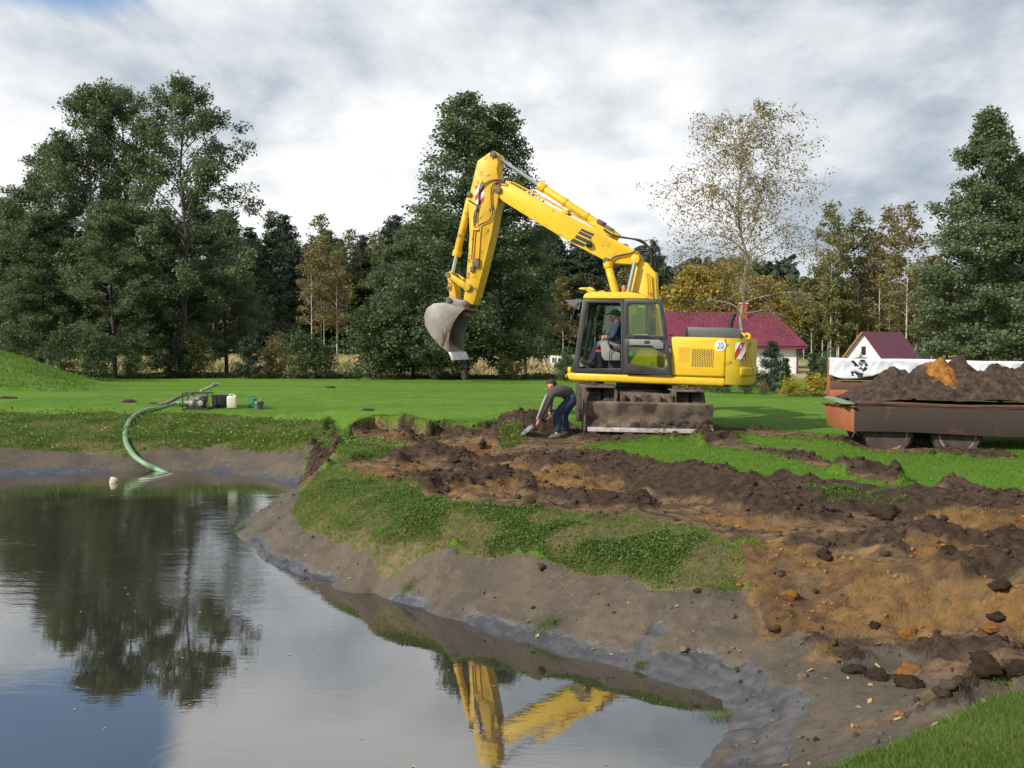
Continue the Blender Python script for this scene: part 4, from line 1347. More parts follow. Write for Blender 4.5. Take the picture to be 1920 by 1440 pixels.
lpart(MB().lathe([(.9, .0), (.9, .06), (.62, .07), (.62, .20), (.5, .205)], (UX * .6, 0, .80), (0, 0, 1), 32), 'swing_ring', m_black)
lpart(MB().box2((UX - .45, -1.75, .50), (UX + .45, 1.75, .80)), 'chassis', m_muddy, bevel=.03)
ax_y = (-1.35, 1.35)
for y_ in ax_y:
    lpart(MB().cyl((UX - 1.1, y_, .48), (UX + 1.1, y_, .48), .13, 14), 'axle', m_muddy)
    for sx_ in (UX - 1.04, UX - .72, UX + .72, UX + 1.04):
        tr_ = .50
        prof = [(.25, -.14), (.44, -.15), (tr_ - .03, -.13), (tr_, -.09), (tr_, -.03), (tr_ - .02, 0), (tr_, .03), (tr_, .09), (tr_ - .03, .13), (.44, .15), (.25, .14)]
        wh = lpart(MB().lathe(prof, (sx_, y_, .47), (1, 0, 0), 28), 'wheel', m_mudty)
        mb = MB()
        for k in range(18):
            a = 2 * math.pi * k / 18
            mb.box((sx_ + .05 * (k % 2 * 2 - 1), y_ + math.cos(a) * (tr_ + .005), .47 + math.sin(a) * (tr_ + .005)), (.16, .06, .022), Matrix.Rotation(a - math.pi / 2, 3, 'X'))
        lpart(mb, 'tread', m_mudty, wh, kind='stuff')
        lpart(MB().lathe([(.02, -.10), (.26, -.10), (.28, 0), (.26, .10), (.02, .10)], (sx_, y_, .47), (1, 0, 0), 20), 'rim', m_muddy, wh)
# fender plates over the front wheels, lift arms and the blade
yb = -2.35
bl = [L(1098, 756, yb), L(1338, 757, yb), L(1338, 812, yb), L(1098, 809, yb)]
zt_, zl_ = bl[0][1], bl[3][1]
xl, xr_ = bl[0][0], bl[1][0]
mb = MB()
prof = [(yb + .16, zt_), (yb + .10, zt_ + .01), (yb + .02, zt_ - .03), (yb + .05, zt_ - .2), (yb + .07, (zt_ + zl_) / 2), (yb + .04, zl_ + .15), (yb - .02, zl_ + .04), (yb + .02, zl_), (yb + .09, zl_ + .02), (yb + .13, (zt_ + zl_) / 2), (yb + .16, zt_ - .1)]
nP = len(prof)
V = [(xl, y, z) for y, z in prof] + [(xr_, y, z) for y, z in prof]
Fs = [tuple(range(nP)), tuple(range(2 * nP - 1, nP - 1, -1))] + [(i, (i + 1) % nP, (i + 1) % nP + nP, i + nP) for i in range(nP)]
blade = lpart(mb.add(V, Fs), 'dozer_blade', m_muddy, bevel=.012)
lpart(MB().box2((xl + .03, yb - .045, zl_ - .03), (xr_ - .01, yb - .02, zl_ + .055)), 'blade_edge', m_whitee, blade, bevel=.006)
lpart(MB().box2((xl - .045, yb - .06, zl_ - .02), (xl - .004, yb + .55, zl_ + .82)), 'blade_end_plate', m_muddy, blade, bevel=.008)
cr_ = MB()
_rb = random.Random(4)
for i in range(60):
    u_ = _rb.random() ** .8
    xx = xr_ - .1 - u_ * (xr_ - xl) * .62
    zz = zl_ + .04 + _rb.random() * .22 * (1 - .6 * u_)
    r_ = _rb.uniform(.02, .06)
    cr_.ball((xx, yb + .02 - _rb.random() * .03, zz), (r_ * 1.5, r_ * .6, r_), 7, 5)
lpart(cr_, 'mud_crust', m_mudty, blade, kind='stuff', smooth=False)
gp = [L(1090, 729, -1.9)[0], L(1152, 729, -1.9)[0], L(1262, 735, -1.9)[0], L(1330, 735, -1.9)[0]]
zf = L(1100, 727, -1.9)[1]
lpart(MB().box2((gp[0], -1.95, zf - .03), (gp[1], -.8, zf)), 'fender', m_muddy, bevel=.008)
lpart(MB().box2((gp[2], -1.95, zf - .08), (gp[3] - .1, -.8, zf - .05)), 'fender', m_muddy, bevel=.008)
for px in (1165, 1185, 1232, 1255):
    a, _ = L(px, 745, -2.1)
    lpart(MB().prism_z([(a - .05, -2.2), (a + .05, -2.2), (a + .05, -1.6), (a - .05, -1.6)], .52, .82), 'lift_arm', m_muddy, bevel=.02)
for px in (1187, 1236):
    a, _ = L(px, 745, -2.1)
    lpart(MB().cyl((a + .1, -1.7, .76), (a + .1, -2.18, .60), .06, 12), 'blade_cylinder', m_muddy)
a0_, a1_ = L(1155, 0, -1.8)[0], L(1262, 0, -1.8)[0]
lpart(MB().box2((a0_, -1.86, .55), (a1_, -1.72, .80)), 'cross_member', m_muddy, bevel=.03)
for px in (1153, 1263):
    a, _ = L(px, 745, -2.0)
    lpart(MB().box2((a - .015, -2.2, .55), (a + .015, -1.7, .88)), 'side_plate', m_muddy, bevel=.006)
# ================================================================== PEOPLE
def skin(name, V, Ed, Rd, mat, parent, M=None, root=0, sub=2):
    """a tapered limb skeleton grown into one continuous surface"""
    me = bpy.data.meshes.new(name)
    me.from_pydata([tuple(v) for v in V], Ed, [])
    tmp = bpy.data.objects.new(name, me)
    COL.objects.link(tmp)
    sk = tmp.modifiers.new('skin', 'SKIN')
    sk.use_smooth_shade = True
    for i, sv in enumerate(me.skin_vertices[0].data):
        r = Rd[i]
        sv.radius = r if hasattr(r, '__len__') else (r, r)
        sv.use_root = (i == root)
    ss = tmp.modifiers.new('sub', 'SUBSURF')
    ss.levels = sub; ss.render_levels = sub
    dg = bpy.context.evaluated_depsgraph_get()
    out = bpy.data.meshes.new_from_object(tmp.evaluated_get(dg))
    out.name = name
    bpy.data.objects.remove(tmp)
    if M is not None:
        out.transform(M)
    out.polygons.foreach_set('use_smooth', np.ones(len(out.polygons), bool))
    return link(name, out, parent, mat)


def chain(*pts):
    return [pts[i] for i in range(len(pts))], [(i, i + 1) for i in range(len(pts) - 1)]


class Fig:
    """skeleton collector: named joints, bones, radii"""
    def __init__(s):
        s.V, s.E, s.R, s.k = [], [], [], {}

    def j(s, key, p, r, par=None):
        s.k[key] = len(s.V)
        s.V.append(Vector(p)); s.R.append(r)
        if par is not None:
            s.E.append((s.k[par], s.k[key]))
        return s

    def build(s, name, mat, parent, M=None, root=None, sub=2):
        return skin(name, s.V, s.E, s.R, mat, parent, M, s.k[root] if root else 0, sub)


def hand(fig, wrist, pos, fwd, side, curl, tag_, sc=1.0):
    """palm and five fingers: fwd = along the fingers, side = towards the thumb, curl = where the fingers bend to"""
    f, sd, c = Vector(fwd).normalized(), Vector(side).normalized(), Vector(curl).normalized()
    p0 = Vector(pos)
    fig.j(tag_ + 'palm', p0 + f * .05 * sc, .030 * sc, wrist)
    for i, (off, ln) in enumerate(((.030, .075), (.010, .085), (-.010, .08), (-.028, .062))):
        b = p0 + f * .085 * sc + sd * off * sc
        fig.j(f'{tag_}f{i}a', b, .0115 * sc, tag_ + 'palm')
        fig.j(f'{tag_}f{i}b', b + (f * .45 + c * .75).normalized() * ln * .55 * sc, .0095 * sc, f'{tag_}f{i}a')
        fig.j(f'{tag_}f{i}c', b + (f * .45 + c * .75).normalized() * ln * .55 * sc + (c * .8 - f * .55).normalized() * ln * .5 * sc, .008 * sc, f'{tag_}f{i}b')
    b = p0 + f * .035 * sc + sd * .035 * sc
    fig.j(tag_ + 't1', b, .012 * sc, tag_ + 'palm')
    fig.j(tag_ + 't2', b + (sd * .5 + f * .5 + c * .5).normalized() * .045 * sc, .010 * sc, tag_ + 't1')
    fig.j(tag_ + 't3', b + (sd * .5 + f * .5 + c * .5).normalized() * .045 * sc + (c * .9 + f * .2).normalized() * .03 * sc, .0085 * sc, tag_ + 't2')


def face_bits(root, c, look, up, mat_skin, mat_dark, M=None):
    """nose, ears, eyes, mouth on a head centred at c that looks along `look`"""
    l = Vector(look).normalized(); u = Vector(up); u = (u - l * u.dot(l)).normalized(); s = l.cross(u)
    c = Vector(c)
    rot = Matrix((l, s, u)).transposed()

    def bit(name, off, size, mat):
        mb = MB().ball((0, 0, 0), size, 10, 8)
        mb.v = [tuple(c + rot @ (Vector(v) + Vector(off))) for v in mb.v]
        mb.build(name, mat, root, M)
    bit('nose', (.108, 0, -.015), (.022, .014, .026), mat_skin)
    bit('chin', (.075, 0, -.085), (.035, .035, .025), mat_skin)
    for sg in (-1, 1):
        bit('ear', (-.005, sg * .076, -.01), (.022, .012, .033), mat_skin)
        bit('eye', (.088, sg * .032, .012), (.012, .014, .009), mat_dark)
    bit('mouth', (.094, 0, -.055), (.008, .026, .006), mat_dark)


m_skin = pmat('skin', (.50, .235, .155), (.44, .19, .125), 9, .5)
m_jeans = pmat('navy_trousers', (.022, .028, .060), (.032, .040, .078), 10, .85, bump=.004, bscale=14)
m_sweat = pmat('brown_grey_sweater', (.082, .068, .058), (.066, .055, .048), 12, .9, bump=.004, bscale=16)
m_hair = pmat('dark_hair', (.020, .015, .012), (.03, .022, .017), 30, .7, bump=.003, bscale=60)
m_shoe = pmat('grey_work_shoes', (.12, .115, .11), (.08, .07, .065), 8, .8, dirt=(.05, .035, .026), dirt_amt=.35)
m_stripe = pmat('pale_sleeve_stripe', (.55, .53, .45), (.5, .47, .4), 12, .8)
m_dark = pmat('dark_feature', (.03, .02, .018), None, 9, .5)

# ---- the man bending over his spade
fx_, fy_ = at_d(1049, 820, 19.6)[0], 19.6
fz = float(gz(fx_, fy_))
man = empty('person', (fx_, fy_, fz), 0, 'man in grey-brown sweater and navy trousers bending over with a spade', 'person')
k = 19.6 / 1900.0


def W(px, py, dy=0.0):
    """picture point -> coordinates relative to the man's feet"""
    p_ = at_d(px, py, fy_ + dy)
    return Vector((p_[0] - fx_, dy, p_[2] - fz))


hipN, hipF = W(1071, 752, -.09), W(1070, 751, .10)
pel = W(1071, 747, 0)
spn = W(1062, 735, -.05)
chest = W(1046, 731, -.10)
neck = W(1036, 729, -.13)
head = W(1032, 722.5, -.15)
shN, shF = W(1035, 736, -.30), W(1033, 735, .08)
elN, elF = W(1023, 763, -.33), W(1030, 758, .02)
wrN, wrF = W(1010, 788, -.27), W(1031, 776, -.06)
kneeN, kneeF = W(1042, 778, -.12), W(1056, 780, .14)
ankN, ankF = W(1046, 811, -.10), W(1062, 809, .16)
body = Fig()
body.j('pel', pel, .13).j('spn', spn, .125, 'pel').j('chest', chest, (.15, .13), 'spn').j('neck', neck, .058, 'chest')
body.j('head0', neck.lerp(head, .55), .072, 'neck').j('head1', head + Vector((-.008, -.0, .0)), .098, 'head0').j('head2', head + Vector((-.055, -.01, -.035)), .078, 'head1')
for s_, sh, el_, wr_ in (('N', shN, elN, wrN), ('F', shF, elF, wrF)):
    body.j('sh' + s_, sh, .062, 'chest').j('el' + s_, el_, .047, 'sh' + s_).j('wr' + s_, wr_, .031, 'el' + s_)
for s_, hp_, kn, an in (('N', hipN, kneeN, ankN), ('F', hipF, kneeF, ankF)):
    body.j('hp' + s_, hp_, .098, 'pel').j('kn' + s_, kn, .068, 'hp' + s_).j('an' + s_, an, .045, 'kn' + s_).j('ft' + s_, an + Vector((-.06, -.02, -.055)), .04, 'an' + s_)
sp0, sp1 = W(1033, 773.5, -.04), W(1004, 795, -.24)            # spade shaft
sdir = (sp1 - sp0).normalized()
hand(body, 'wrN', wrN, (sdir * .35 + Vector((-.1, .0, -.9))), -sdir, Vector((.2, .9, -.1)), 'N')
hand(body, 'wrF', wrF, (sdir * .3 + Vector((-.1, -.1, -.9))), -sdir, Vector((-.2, -.9, -.1)), 'F')
bodyo = body.build('body', m_skin, man, root='pel')
tr = Fig()
tr.j('pel', pel + Vector((.015, 0, -.01)), .150).j('wst', pel.lerp(spn, .75), (.155, .14), 'pel')
for s_, hp_, kn, an in (('N', hipN, kneeN, ankN), ('F', hipF, kneeF, ankF)):
    tr.j('hp' + s_, hp_, .125, 'pel').j('th' + s_, hp_.lerp(kn, .5), .108, 'hp' + s_).j('kn' + s_, kn, .088, 'th' + s_).j('cf' + s_, kn.lerp(an, .5) + Vector((.015, 0, 0)), .080, 'kn' + s_).j('an' + s_, an + Vector((0, 0, -.01)), .074, 'cf' + s_)
tr.build('trousers', m_jeans, man, root='pel')
sw_ = Fig()
sw_.j('wst', pel.lerp(spn, .55), (.168, .15)).j('mid', spn + Vector((0, 0, .01)), (.172, .150), 'wst').j('chest', chest, (.185, .155), 'mid').j('nk', chest.lerp(neck, .8), (.10, .09), 'chest')
for s_, sh, el_, wr_ in (('N', shN, elN, wrN), ('F', shF, elF, wrF)):
    sw_.j('sh' + s_, sh, .088, 'chest').j('ua' + s_, sh.lerp(el_, .5), .074, 'sh' + s_).j('el' + s_, el_, .066, 'ua' + s_).j('fa' + s_, el_.lerp(wr_, .6), .056, 'el' + s_).j('cu' + s_, el_.lerp(wr_, .92), .044, 'fa' + s_)
sw_.build('sweater', m_sweat, man, root='chest')
st = [W(1024, 740, -.39), W(1018, 755, -.405), W(1013, 768, -.385), W(1008, 781, -.335), W(1006, 786, -.31)]
MB().tube(st, [.010, .012, .012, .011, .008], 6).build('sleeve_stripe', m_stripe, man)
hr = MB().ball((0, 0, 0), (.100, .092, .088), 16, 12)
hr.v = [tuple(Vector(v) + head + Vector((.020, .02, .040))) for v in hr.v if True]
hr.build('hair', m_hair, man)
face_bits(man, head, (-.75, -.30, -.55), (-.3, 0, 1), m_skin, m_dark)
for an in (ankN, ankF):
    mb = MB()
    f0 = an + Vector((.06, 0, -.06))
    mb.tube([f0 + Vector((.03, .01, 0)), f0, f0 + Vector((-.09, -.03, -.005)), f0 + Vector((-.19, -.06, -.02)), f0 + Vector((-.23, -.07, -.025))], [.04, .058, .055, .045, .02], 10)
    mb.build('shoe', m_shoe, man)
# the spade
m_shaft = pmat('dark_spade_shaft', (.016, .020, .018), (.03, .03, .028), 12, .5)
m_blade = pmat('spade_steel', (.42, .43, .45), (.28, .28, .28), 8, .35, metal=.6)
spade = empty('spade', (fx_, fy_, fz), 0, 'dark handled spade with steel blade held by the bending man', 'spade')
spd = MB().tube([sp0 - sdir * .10, sp0, sp1, sp1 + sdir * .10], .017, 8).build('shaft', m_shaft, spade)
e0 = sp1 + sdir * .06
e1 = e0 + sdir * .18 + Vector((0, 0, -.03))
sd = sdir.cross(Vector((0, 0, 1))).normalized()
upv = sd.cross(sdir).normalized()
mb = MB()
rows = []
for (f_, wd_, dz_) in ((0, .02, .012), (.05, .075, .01), (.14, .088, 0), (.24, .082, -.008), (.30, .055, -.016), (.33, .01, -.02)):
    rows.append([(e0 + sdir * f_ + sd * wd_ * q + upv * (dz_ - .018 * (1 - q * q))) for q in (-1, -.5, 0, .5, 1)])
nv = [v for r_ in rows for v in r_]
nv2 = nv + [v + upv * .004 for v in nv]
o_ = len(nv)
fs = []
for i in range(5):
    for j_ in range(4):
        a = i * 5 + j_
        fs += [(a, a + 1, a + 6, a + 5), (o_ + a, o_ + a + 5, o_ + a + 6, o_ + a + 1)]
for i in range(5):
    fs += [(i * 5, i * 5 + 5, o_ + i * 5 + 5, o_ + i * 5), (i * 5 + 4, o_ + i * 5 + 4, o_ + i * 5 + 9, i * 5 + 9)]
mb.add(nv2, fs)
mb.build('spade_blade', m_blade, spade)

# ---- the operator in the cab
m_cap = pmat('green_cap', (.010, .16, .055), (.008, .12, .04), 9, .8)
m_jack = pmat('navy_work_jacket', (.030, .048, .075), (.022, .036, .058), 9, .85, bump=.004, bscale=14)
m_gtr = pmat('grey_work_trousers', (.15, .16, .19), (.12, .13, .155), 9, .85, bump=.004, bscale=14)
m_redp = pmat('red_knee_patch', (.50, .03, .03), None, 9, .7)
o3 = MU @ Vector((0, 0, 0))
ox = E3(1152, 655, -.70)
OPL = exc.location
oper = empty('person', OPL + (MU @ Vector(ox)), 0, 'excavator operator in green cap and navy jacket seated in the cab', 'person')
OFF = MU @ Vector(ox)
MO = Matrix.Translation(-OFF) @ MU


def C(px, py, yl=-.70):
    return Vector(E3(px, py, yl))


pel, spn, chest, neck, head = C(1156, 649), C(1158, 632), C(1158.5, 613), C(1156.5, 600), C(1153, 592.5)
op_ = Fig()
op_.j('pel', pel, .12).j('spn', spn, .125, 'pel').j('chest', chest, (.13, .17), 'spn').j('neck', neck, .06, 'chest').j('h0', neck.lerp(head, .6), .075, 'neck').j('h1', head, .100, 'h0').j('h2', head + Vector((0, 0, .06)), .085, 'h1')
arms = (('N', C(1157, 609, -.93), C(1150, 632, -1.0), C(1138, 632, -.86)), ('F', C(1157, 609, -.47), C(1148, 632, -.42), C(1133, 630, -.56)))
legs = (('N', C(1152, 649, -.80), C(1122, 643, -.83), C(1108, 677, -.82)), ('F', C(1152, 649, -.60), C(1128, 648, -.57), C(1126, 684, -.57)))
for s_, a, b_, c2 in arms:
    op_.j('s' + s_, a, .065, 'chest').j('e' + s_, b_, .05, 's' + s_).j('w' + s_, c2, .034, 'e' + s_)
    hand(op_, 'w' + s_, c2, (-1, 0, .05), (0, .25, 1), (-.2, 0, -1), s_)
for s_, a, b_, c2 in legs:
    op_.j('hp' + s_, a, .095, 'pel').j('kn' + s_, b_, .068, 'hp' + s_).j('an' + s_, c2, .046, 'kn' + s_).j('ft' + s_, c2 + Vector((-.05, 0, -.04)), .04, 'an' + s_)
op_.build('body', m_skin, oper, MO, root='pel')
jk = Fig()
jk.j('wst', pel.lerp(spn, .3), (.15, .17)).j('spn', spn, (.155, .18), 'wst').j('chest', chest, (.155, .20), 'spn').j('nk', chest.lerp(neck, .85), .085, 'chest')
for s_, a, b_, c2 in arms:
    jk.j('s' + s_, a, .088, 'chest').j('u' + s_, a.lerp(b_, .5), .078, 's' + s_).j('e' + s_, b_, .070, 'u' + s_).j('c' + s_, b_.lerp(c2, .85), .055, 'e' + s_)
jk.build('jacket', m_jack, oper, MO, root='chest')
tr = Fig()
tr.j('pel', pel, .145)
for s_, a, b_, c2 in legs:
    tr.j('hp' + s_, a, .12, 'pel').j('th' + s_, a.lerp(b_, .5), .108, 'hp' + s_).j('kn' + s_, b_, .092, 'th' + s_).j('cf' + s_, b_.lerp(c2, .5), .082, 'kn' + s_).j('an' + s_, c2, .068, 'cf' + s_)
tr.build('trousers', m_gtr, oper, MO, root='pel')
for s_, a, b_, c2 in legs:
    MB().tube([c2 + Vector((.07, 0, -.055)), c2 + Vector((0, 0, -.05)), c2 + Vector((-.12, 0, -.03)), c2 + Vector((-.20, 0, -.02)), c2 + Vector((-.23, 0, -.02))], [.04, .055, .055, .045, .02], 10).build('shoe', m_shoe, oper, MO)
MB().ball(C(1122, 658.5, -.92), (.075, .012, .028)).build('knee_patch', m_redp, oper, MO)
face_bits(oper, head, (-1, 0, -.18), (0, 0, 1), m_skin, m_dark, MO)
cp_ = MB().ball(tuple(head + Vector((.012, 0, .055))), (.115, .1, .085), 16, 10)
mb = MB()
cpo = cp_.build('cap', m_cap, oper, MO)
b0 = head + Vector((-.09, 0, .048))
br = []
for q in range(9):
    a = -1.1 + 2.2 * q / 8
    br.append((b0.x - .115 * math.cos(a) ** .5 if math.cos(a) > 0 else b0.x, b0.y + .085 * math.sin(a) / math.sin(1.1), b0.z - .03 * math.cos(a)))
mb.add(br + [(b0.x + .03, b0.y + .085, b0.z + .012), (b0.x + .03, b0.y - .085, b0.z + .012)] + [(x, y, z + .008) for x, y, z in br] + [(b0.x + .03, b0.y + .085, b0.z + .02), (b0.x + .03, b0.y - .085, b0.z + .02)],
       [tuple(range(11)), tuple(range(21, 10, -1))] + [(i, (i + 1) % 11, (i + 1) % 11 + 11, i + 11) for i in range(11)])
mb.build('peak', m_cap, cpo, MO)
MB().tube([arms[0][2].lerp(arms[0][3], .93) + Vector((0, 0, 0)), arms[0][2].lerp(arms[0][3], 1.02)], .042, 12).build('wrist_watch', m_white, oper, MO)
# ================================================================== TRAILER
m_tr = pmat('trailer_brown_red_paint', (.185, .068, .034), (.135, .055, .033), 2.0, .7, dirt=(.048, .034, .026), dirt_amt=.98, dirt_scale=2.2, bump=.004, bscale=10)
m_tre = pmat('trailer_rust_orange_paint', (.34, .115, .045), (.28, .095, .04), 3.0, .65, dirt=(.10, .06, .04), dirt_amt=.12, bump=.002, bscale=18)
m_trb = pmat('trailer_dark_frame', (.016, .015, .014), (.03, .025, .02), 5, .8)
m_trp = pmat('trailer_board_paint', (.120, .055, .036), (.085, .042, .03), 2.4, .75, dirt=(.045, .032, .025), dirt_amt=.4, bump=.003)
m_trg = pmat('pale_green_flaked_paint', (.24, .34, .19), (.17, .22, .12), 5, .7, dirt=(.08, .06, .04), dirt_amt=.35, dirt_scale=6)
m_rim = pmat('cream_wheel_rim', (.34, .29, .20), (.26, .21, .145), 4, .65, dirt=(.06, .042, .03), dirt_amt=.62)
m_tarp = pmat('white_plastic_sheet', (.70, .72, .74), (.60, .62, .65), 2.0, .42, dirt=(.06, .05, .04), dirt_amt=.03, dirt_scale=2.2)
TYAW, TTILT = R(-9), R(1.0)
TRO = Vector((9.05, 18.5, 0.0))
MT = Matrix.Rotation(TYAW, 4, 'Z') @ Matrix.Rotation(TTILT, 4, 'Y')
_TI = (Matrix.Translation(TRO) @ MT).inverted()
TN, TF = -1.12, 1.12


def T(px, py, yl):
    o = _TI @ Vector((0, 0, HC))
    d = _TI.to_3x3() @ Vector(ray(px, py))
    k = (yl - o.y) / d.y
    return (o.x + d.x * k, o.z + d.z * k)


trl = empty('dump_trailer', TRO, 0, 'muddy brown farm trailer heaped with soil, its side boards hanging down', 'trailer')


def tpart(mb, name, mat, parent=trl, **k):
    return mb.build(name, mat, parent, MT, **k)


x0 = T(1602, 765, TN)[0]
zbed = T(1640, 757, TN)[1]
zlow = T(1640, 810, TN)[1]
XE = 2.9
zgr = float(gz(TRO.x, TRO.y))
tpart(MB().box2((x0 + .02, TN + .06, zbed - .14), (XE, TF - .02, zbed - .02)), 'bed', m_trp, bevel=.01)
tpart(MB().box2((x0 + .25, -.45, zbed - .36), (XE, -.33, zbed - .141)).box2((x0 + .25, .33, zbed - .36), (XE, .45, zbed - .141)), 'chassis_rail', m_trb)
# near side board, hinged at the bed and hanging down; lipped rim above it
nb_ = 14
for (nm, zz0, zz1, y_, mt) in (('side_board', zlow, zbed - .045, TN - .03, m_tr),):
    mb = MB()
    V, Fs = [], []
    for i in range(nb_ + 1):
        x = x0 + (XE - x0) * i / nb_
        wv = .012 * math.sin(i * 1.9) + .008 * math.sin(i * 4.1)
        for (yy, z_) in ((y_ + wv, zz0 + .015 * math.sin(i * .8)), (y_ + wv * .3 - .012, (zz0 + zz1) / 2), (y_, zz1), (y_ + .045, zz1), (y_ + .045, zz0 + .015 * math.sin(i * .8))):
            V.append((x, yy, z_))
    for i in range(nb_):
        for q in range(5):
            q2 = (q + 1) % 5
            Fs.append((i * 5 + q, i * 5 + q2, (i + 1) * 5 + q2, (i + 1) * 5 + q))
    Fs += [tuple(range(5)), tuple(range(nb_ * 5 + 4, nb_ * 5 - 1, -1))]
    tpart(mb.add(V, Fs), nm, mt, bevel=.006)
mb = MB()
rim_pts = [(x0 + (XE - x0) * i / 12, TN - .02 + .008 * math.sin(i * 2.3), zbed + .005 + .012 * math.sin(i * 1.3)) for i in range(13)]
tpart(mb.tube(rim_pts, .028, 6), 'hinge_rail', m_trp)
# end board, hanging and swung out at its far edge
eb = [T(1546, 757, .45), T(1601, 764, TN), T(1602, 811, TN), T(1551, 797, .45)]
q = [(eb[0][0], .45, eb[0][1]), (eb[1][0] - .01, TN - .02, eb[1][1]), (eb[2][0] - .01, TN - .02, eb[2][1]), (eb[3][0], .45, eb[3][1])]
nrm = (Vector(q[1]) - Vector(q[0])).cross(Vector(q[3]) - Vector(q[0])).normalized() * .035
mb = MB().add(q + [tuple(Vector(v) + nrm) for v in q], [(0, 1, 2, 3), (7, 6, 5, 4), (0, 4, 5, 1), (1, 5, 6, 2), (2, 6, 7, 3), (3, 7, 4, 0)])
tpart(mb, 'end_board', m_tre, bevel=.006)
ef = MB()
for i in range(13):
    f_ = i / 12
    p_ = Vector(q[0]).lerp(Vector(q[1]), f_)
    ef.ball((p_[0], p_[1], p_[2] + .012), (.06 + .02 * math.sin(i * 3.1), .10, .022 + .012 * math.sin(i * 2.1)), 8, 6)
tpart(ef, 'mud_crust', m_trp, kind='stuff')
tpart(MB().box2((x0 - .22, TN + .02, zbed - .02), (x0 + .02, TF - .2, zbed + .012)), 'tail_plate', m_trg)
# far side: four boards between posts, white sheet folded over the top
xfl = T(1556, 720, TF)[0]
zft = T(1570, 674, TF)[1]
zfb = zbed - .02
hts = [zfb, zfb + (zft - zfb) * .22, zfb + (zft - zfb) * .46, zfb + (zft - zfb) * .70, zft - .02]
for i in range(4):
    tpart(MB().box2((xfl + .01 * (i % 2), TF - .04 - .006 * (i % 2), hts[i] + .008), (XE, TF, hts[i + 1] - .008)), 'far_board', m_trp if i else m_tre, bevel=.008)
for x in (xfl - .01, xfl + 1.6, xfl + 3.2):
    tpart(MB().box2((x - .04, TF + .002, zfb - .05), (x + .04, TF + .06, zft)), 'stake', m_tre, bevel=.006)
# wheels: tandem axle, near and far
for px in (1664, 1792):
    wx_, wz = T(px, 815, TN + .22)
    for yy in (TN + .22, TF - .22):
        rw = .40
        wz_ = .43 - .235
        rw = .43
        prof = [(.30, -.13), (.37, -.145), (rw - .02, -.12), (rw, -.07), (rw, .07), (rw - .02, .12), (.37, .145), (.30, .13)]
        wh = tpart(MB().lathe(prof, (wx_, yy, wz_ + zgr + .02), (0, 1, 0), 30), 'wheel', m_mudty)
        tpart(MB().lathe([(.02, -.06), (.10, -.07), (.12, -.03), (.24, -.03), (.29, -.135), (.32, -.14), (.335, -.09), (.335, .09), (.02, .09)], (wx_, yy, wz_ + zgr + .02), (0, 1, 0), 30), 'rim', m_rim, wh)
        tpart(MB().lathe([(.01, -.13), (.05, -.12), (.06, -.06), (.01, -.05)], (wx_, yy, wz_ + zgr + .02), (0, 1, 0), 14), 'hub', m_rim, wh)
xa = T(1664, 815, TN + .22)[0]; xb = T(1792, 815, TN + .22)[0]
for x in (xa, xb):
    tpart(MB().cyl((x, TN + .2, .33 + zgr), (x, TF - .2, .33 + zgr), .06, 10), 'axle', m_trb)
tpart(MB().box2((xa - .5, TN + .12, zbed - .52), (xa - .44, TN + .5, zbed - .15)), 'mudguard', m_trb)
tpart(MB().tube([(x0 + .02, TN - .05, zlow + .02), (x0 - .03, TN - .05, zlow - .10)], .01, 5), 'chain', m_trp)
# rope bits: the white sheet is a thing of its own
nsx, nsz = 220, 22
sxs = np.linspace(xfl - .03, XE, nsx)
hem = .33 + .05 * np.sin(np.arange(nsx) * .13) + .05 * (fbm(sxs * 2.2, sxs * 0, 3, 5) - .5) * 2
V, Fs = [], []
for i in range(nsx):
    for k_ in range(nsz):
        v_ = k_ / (nsz - 1)
        s_len = v_ * (hem[i] + .36)                        # runs up the back, over the top, down the front
        if s_len < .22:
            y_, z_ = TF + .075, zft - .20 + s_len
        elif s_len < .36:
            f_ = (s_len - .22) / .14
            y_, z_ = TF + .075 - .145 * f_, zft + .02 + .012 * math.sin(math.pi * f_)
        else:
            y_, z_ = TF - .072, zft + .02 - (s_len - .36)
        V.append((sxs[i], y_, z_))
V = np.array(V)
# creases: diagonal pulls and small crumples
cr1 = 1 - np.abs(2 * fbm(V[:, 0] * 1.6 + V[:, 2] * 2.6, V[:, 2] * 1.2, 3, 31) - 1)
cr2 = 1 - np.abs(2 * fbm(V[:, 0] * 5 - V[:, 2] * 3, V[:, 2] * 5, 2, 33) - 1)
front = (V[:, 1] < TF)
V[:, 1] -= front * (cr1 ** 3 * .05 + cr2 ** 2 * .018)
V[:, 2] += (fbm(V[:, 0] * 1.3, V[:, 0] * 0, 2, 37) - .5) * .03
ii_ = np.arange(nsx * nsz).reshape(nsx, nsz)
sheet = empty('plastic_sheet', TRO, 0, 'white plastic sheet draped over the far side of the brown trailer', 'sheet')
sme = fast_mesh('sheet_fabric', V, np.stack([ii_[:-1, :-1], ii_[1:, :-1], ii_[1:, 1:], ii_[:-1, 1:]], -1).reshape(-1, 4), True)
sme.transform(MT)
so = link('sheet_fabric', sme, sheet, m_tarp)
sm = so.modifiers.new('thick', 'SOLIDIFY'); sm.thickness = .004
rs = random.Random(12)
stn = MB()
for i in range(46):
    x = T(1608, 690, TF - .08)[0] + rs.gauss(0, .075); z = zft - .17 + rs.uniform(-.16, .16)
    r_ = rs.uniform(.008, .028)
    stn.ball((x, TF - .125, z), (r_ * 1.2, .006, r_), 6, 5)
stn.build('mud_splash', m_trb, sheet, MT, kind='stuff')

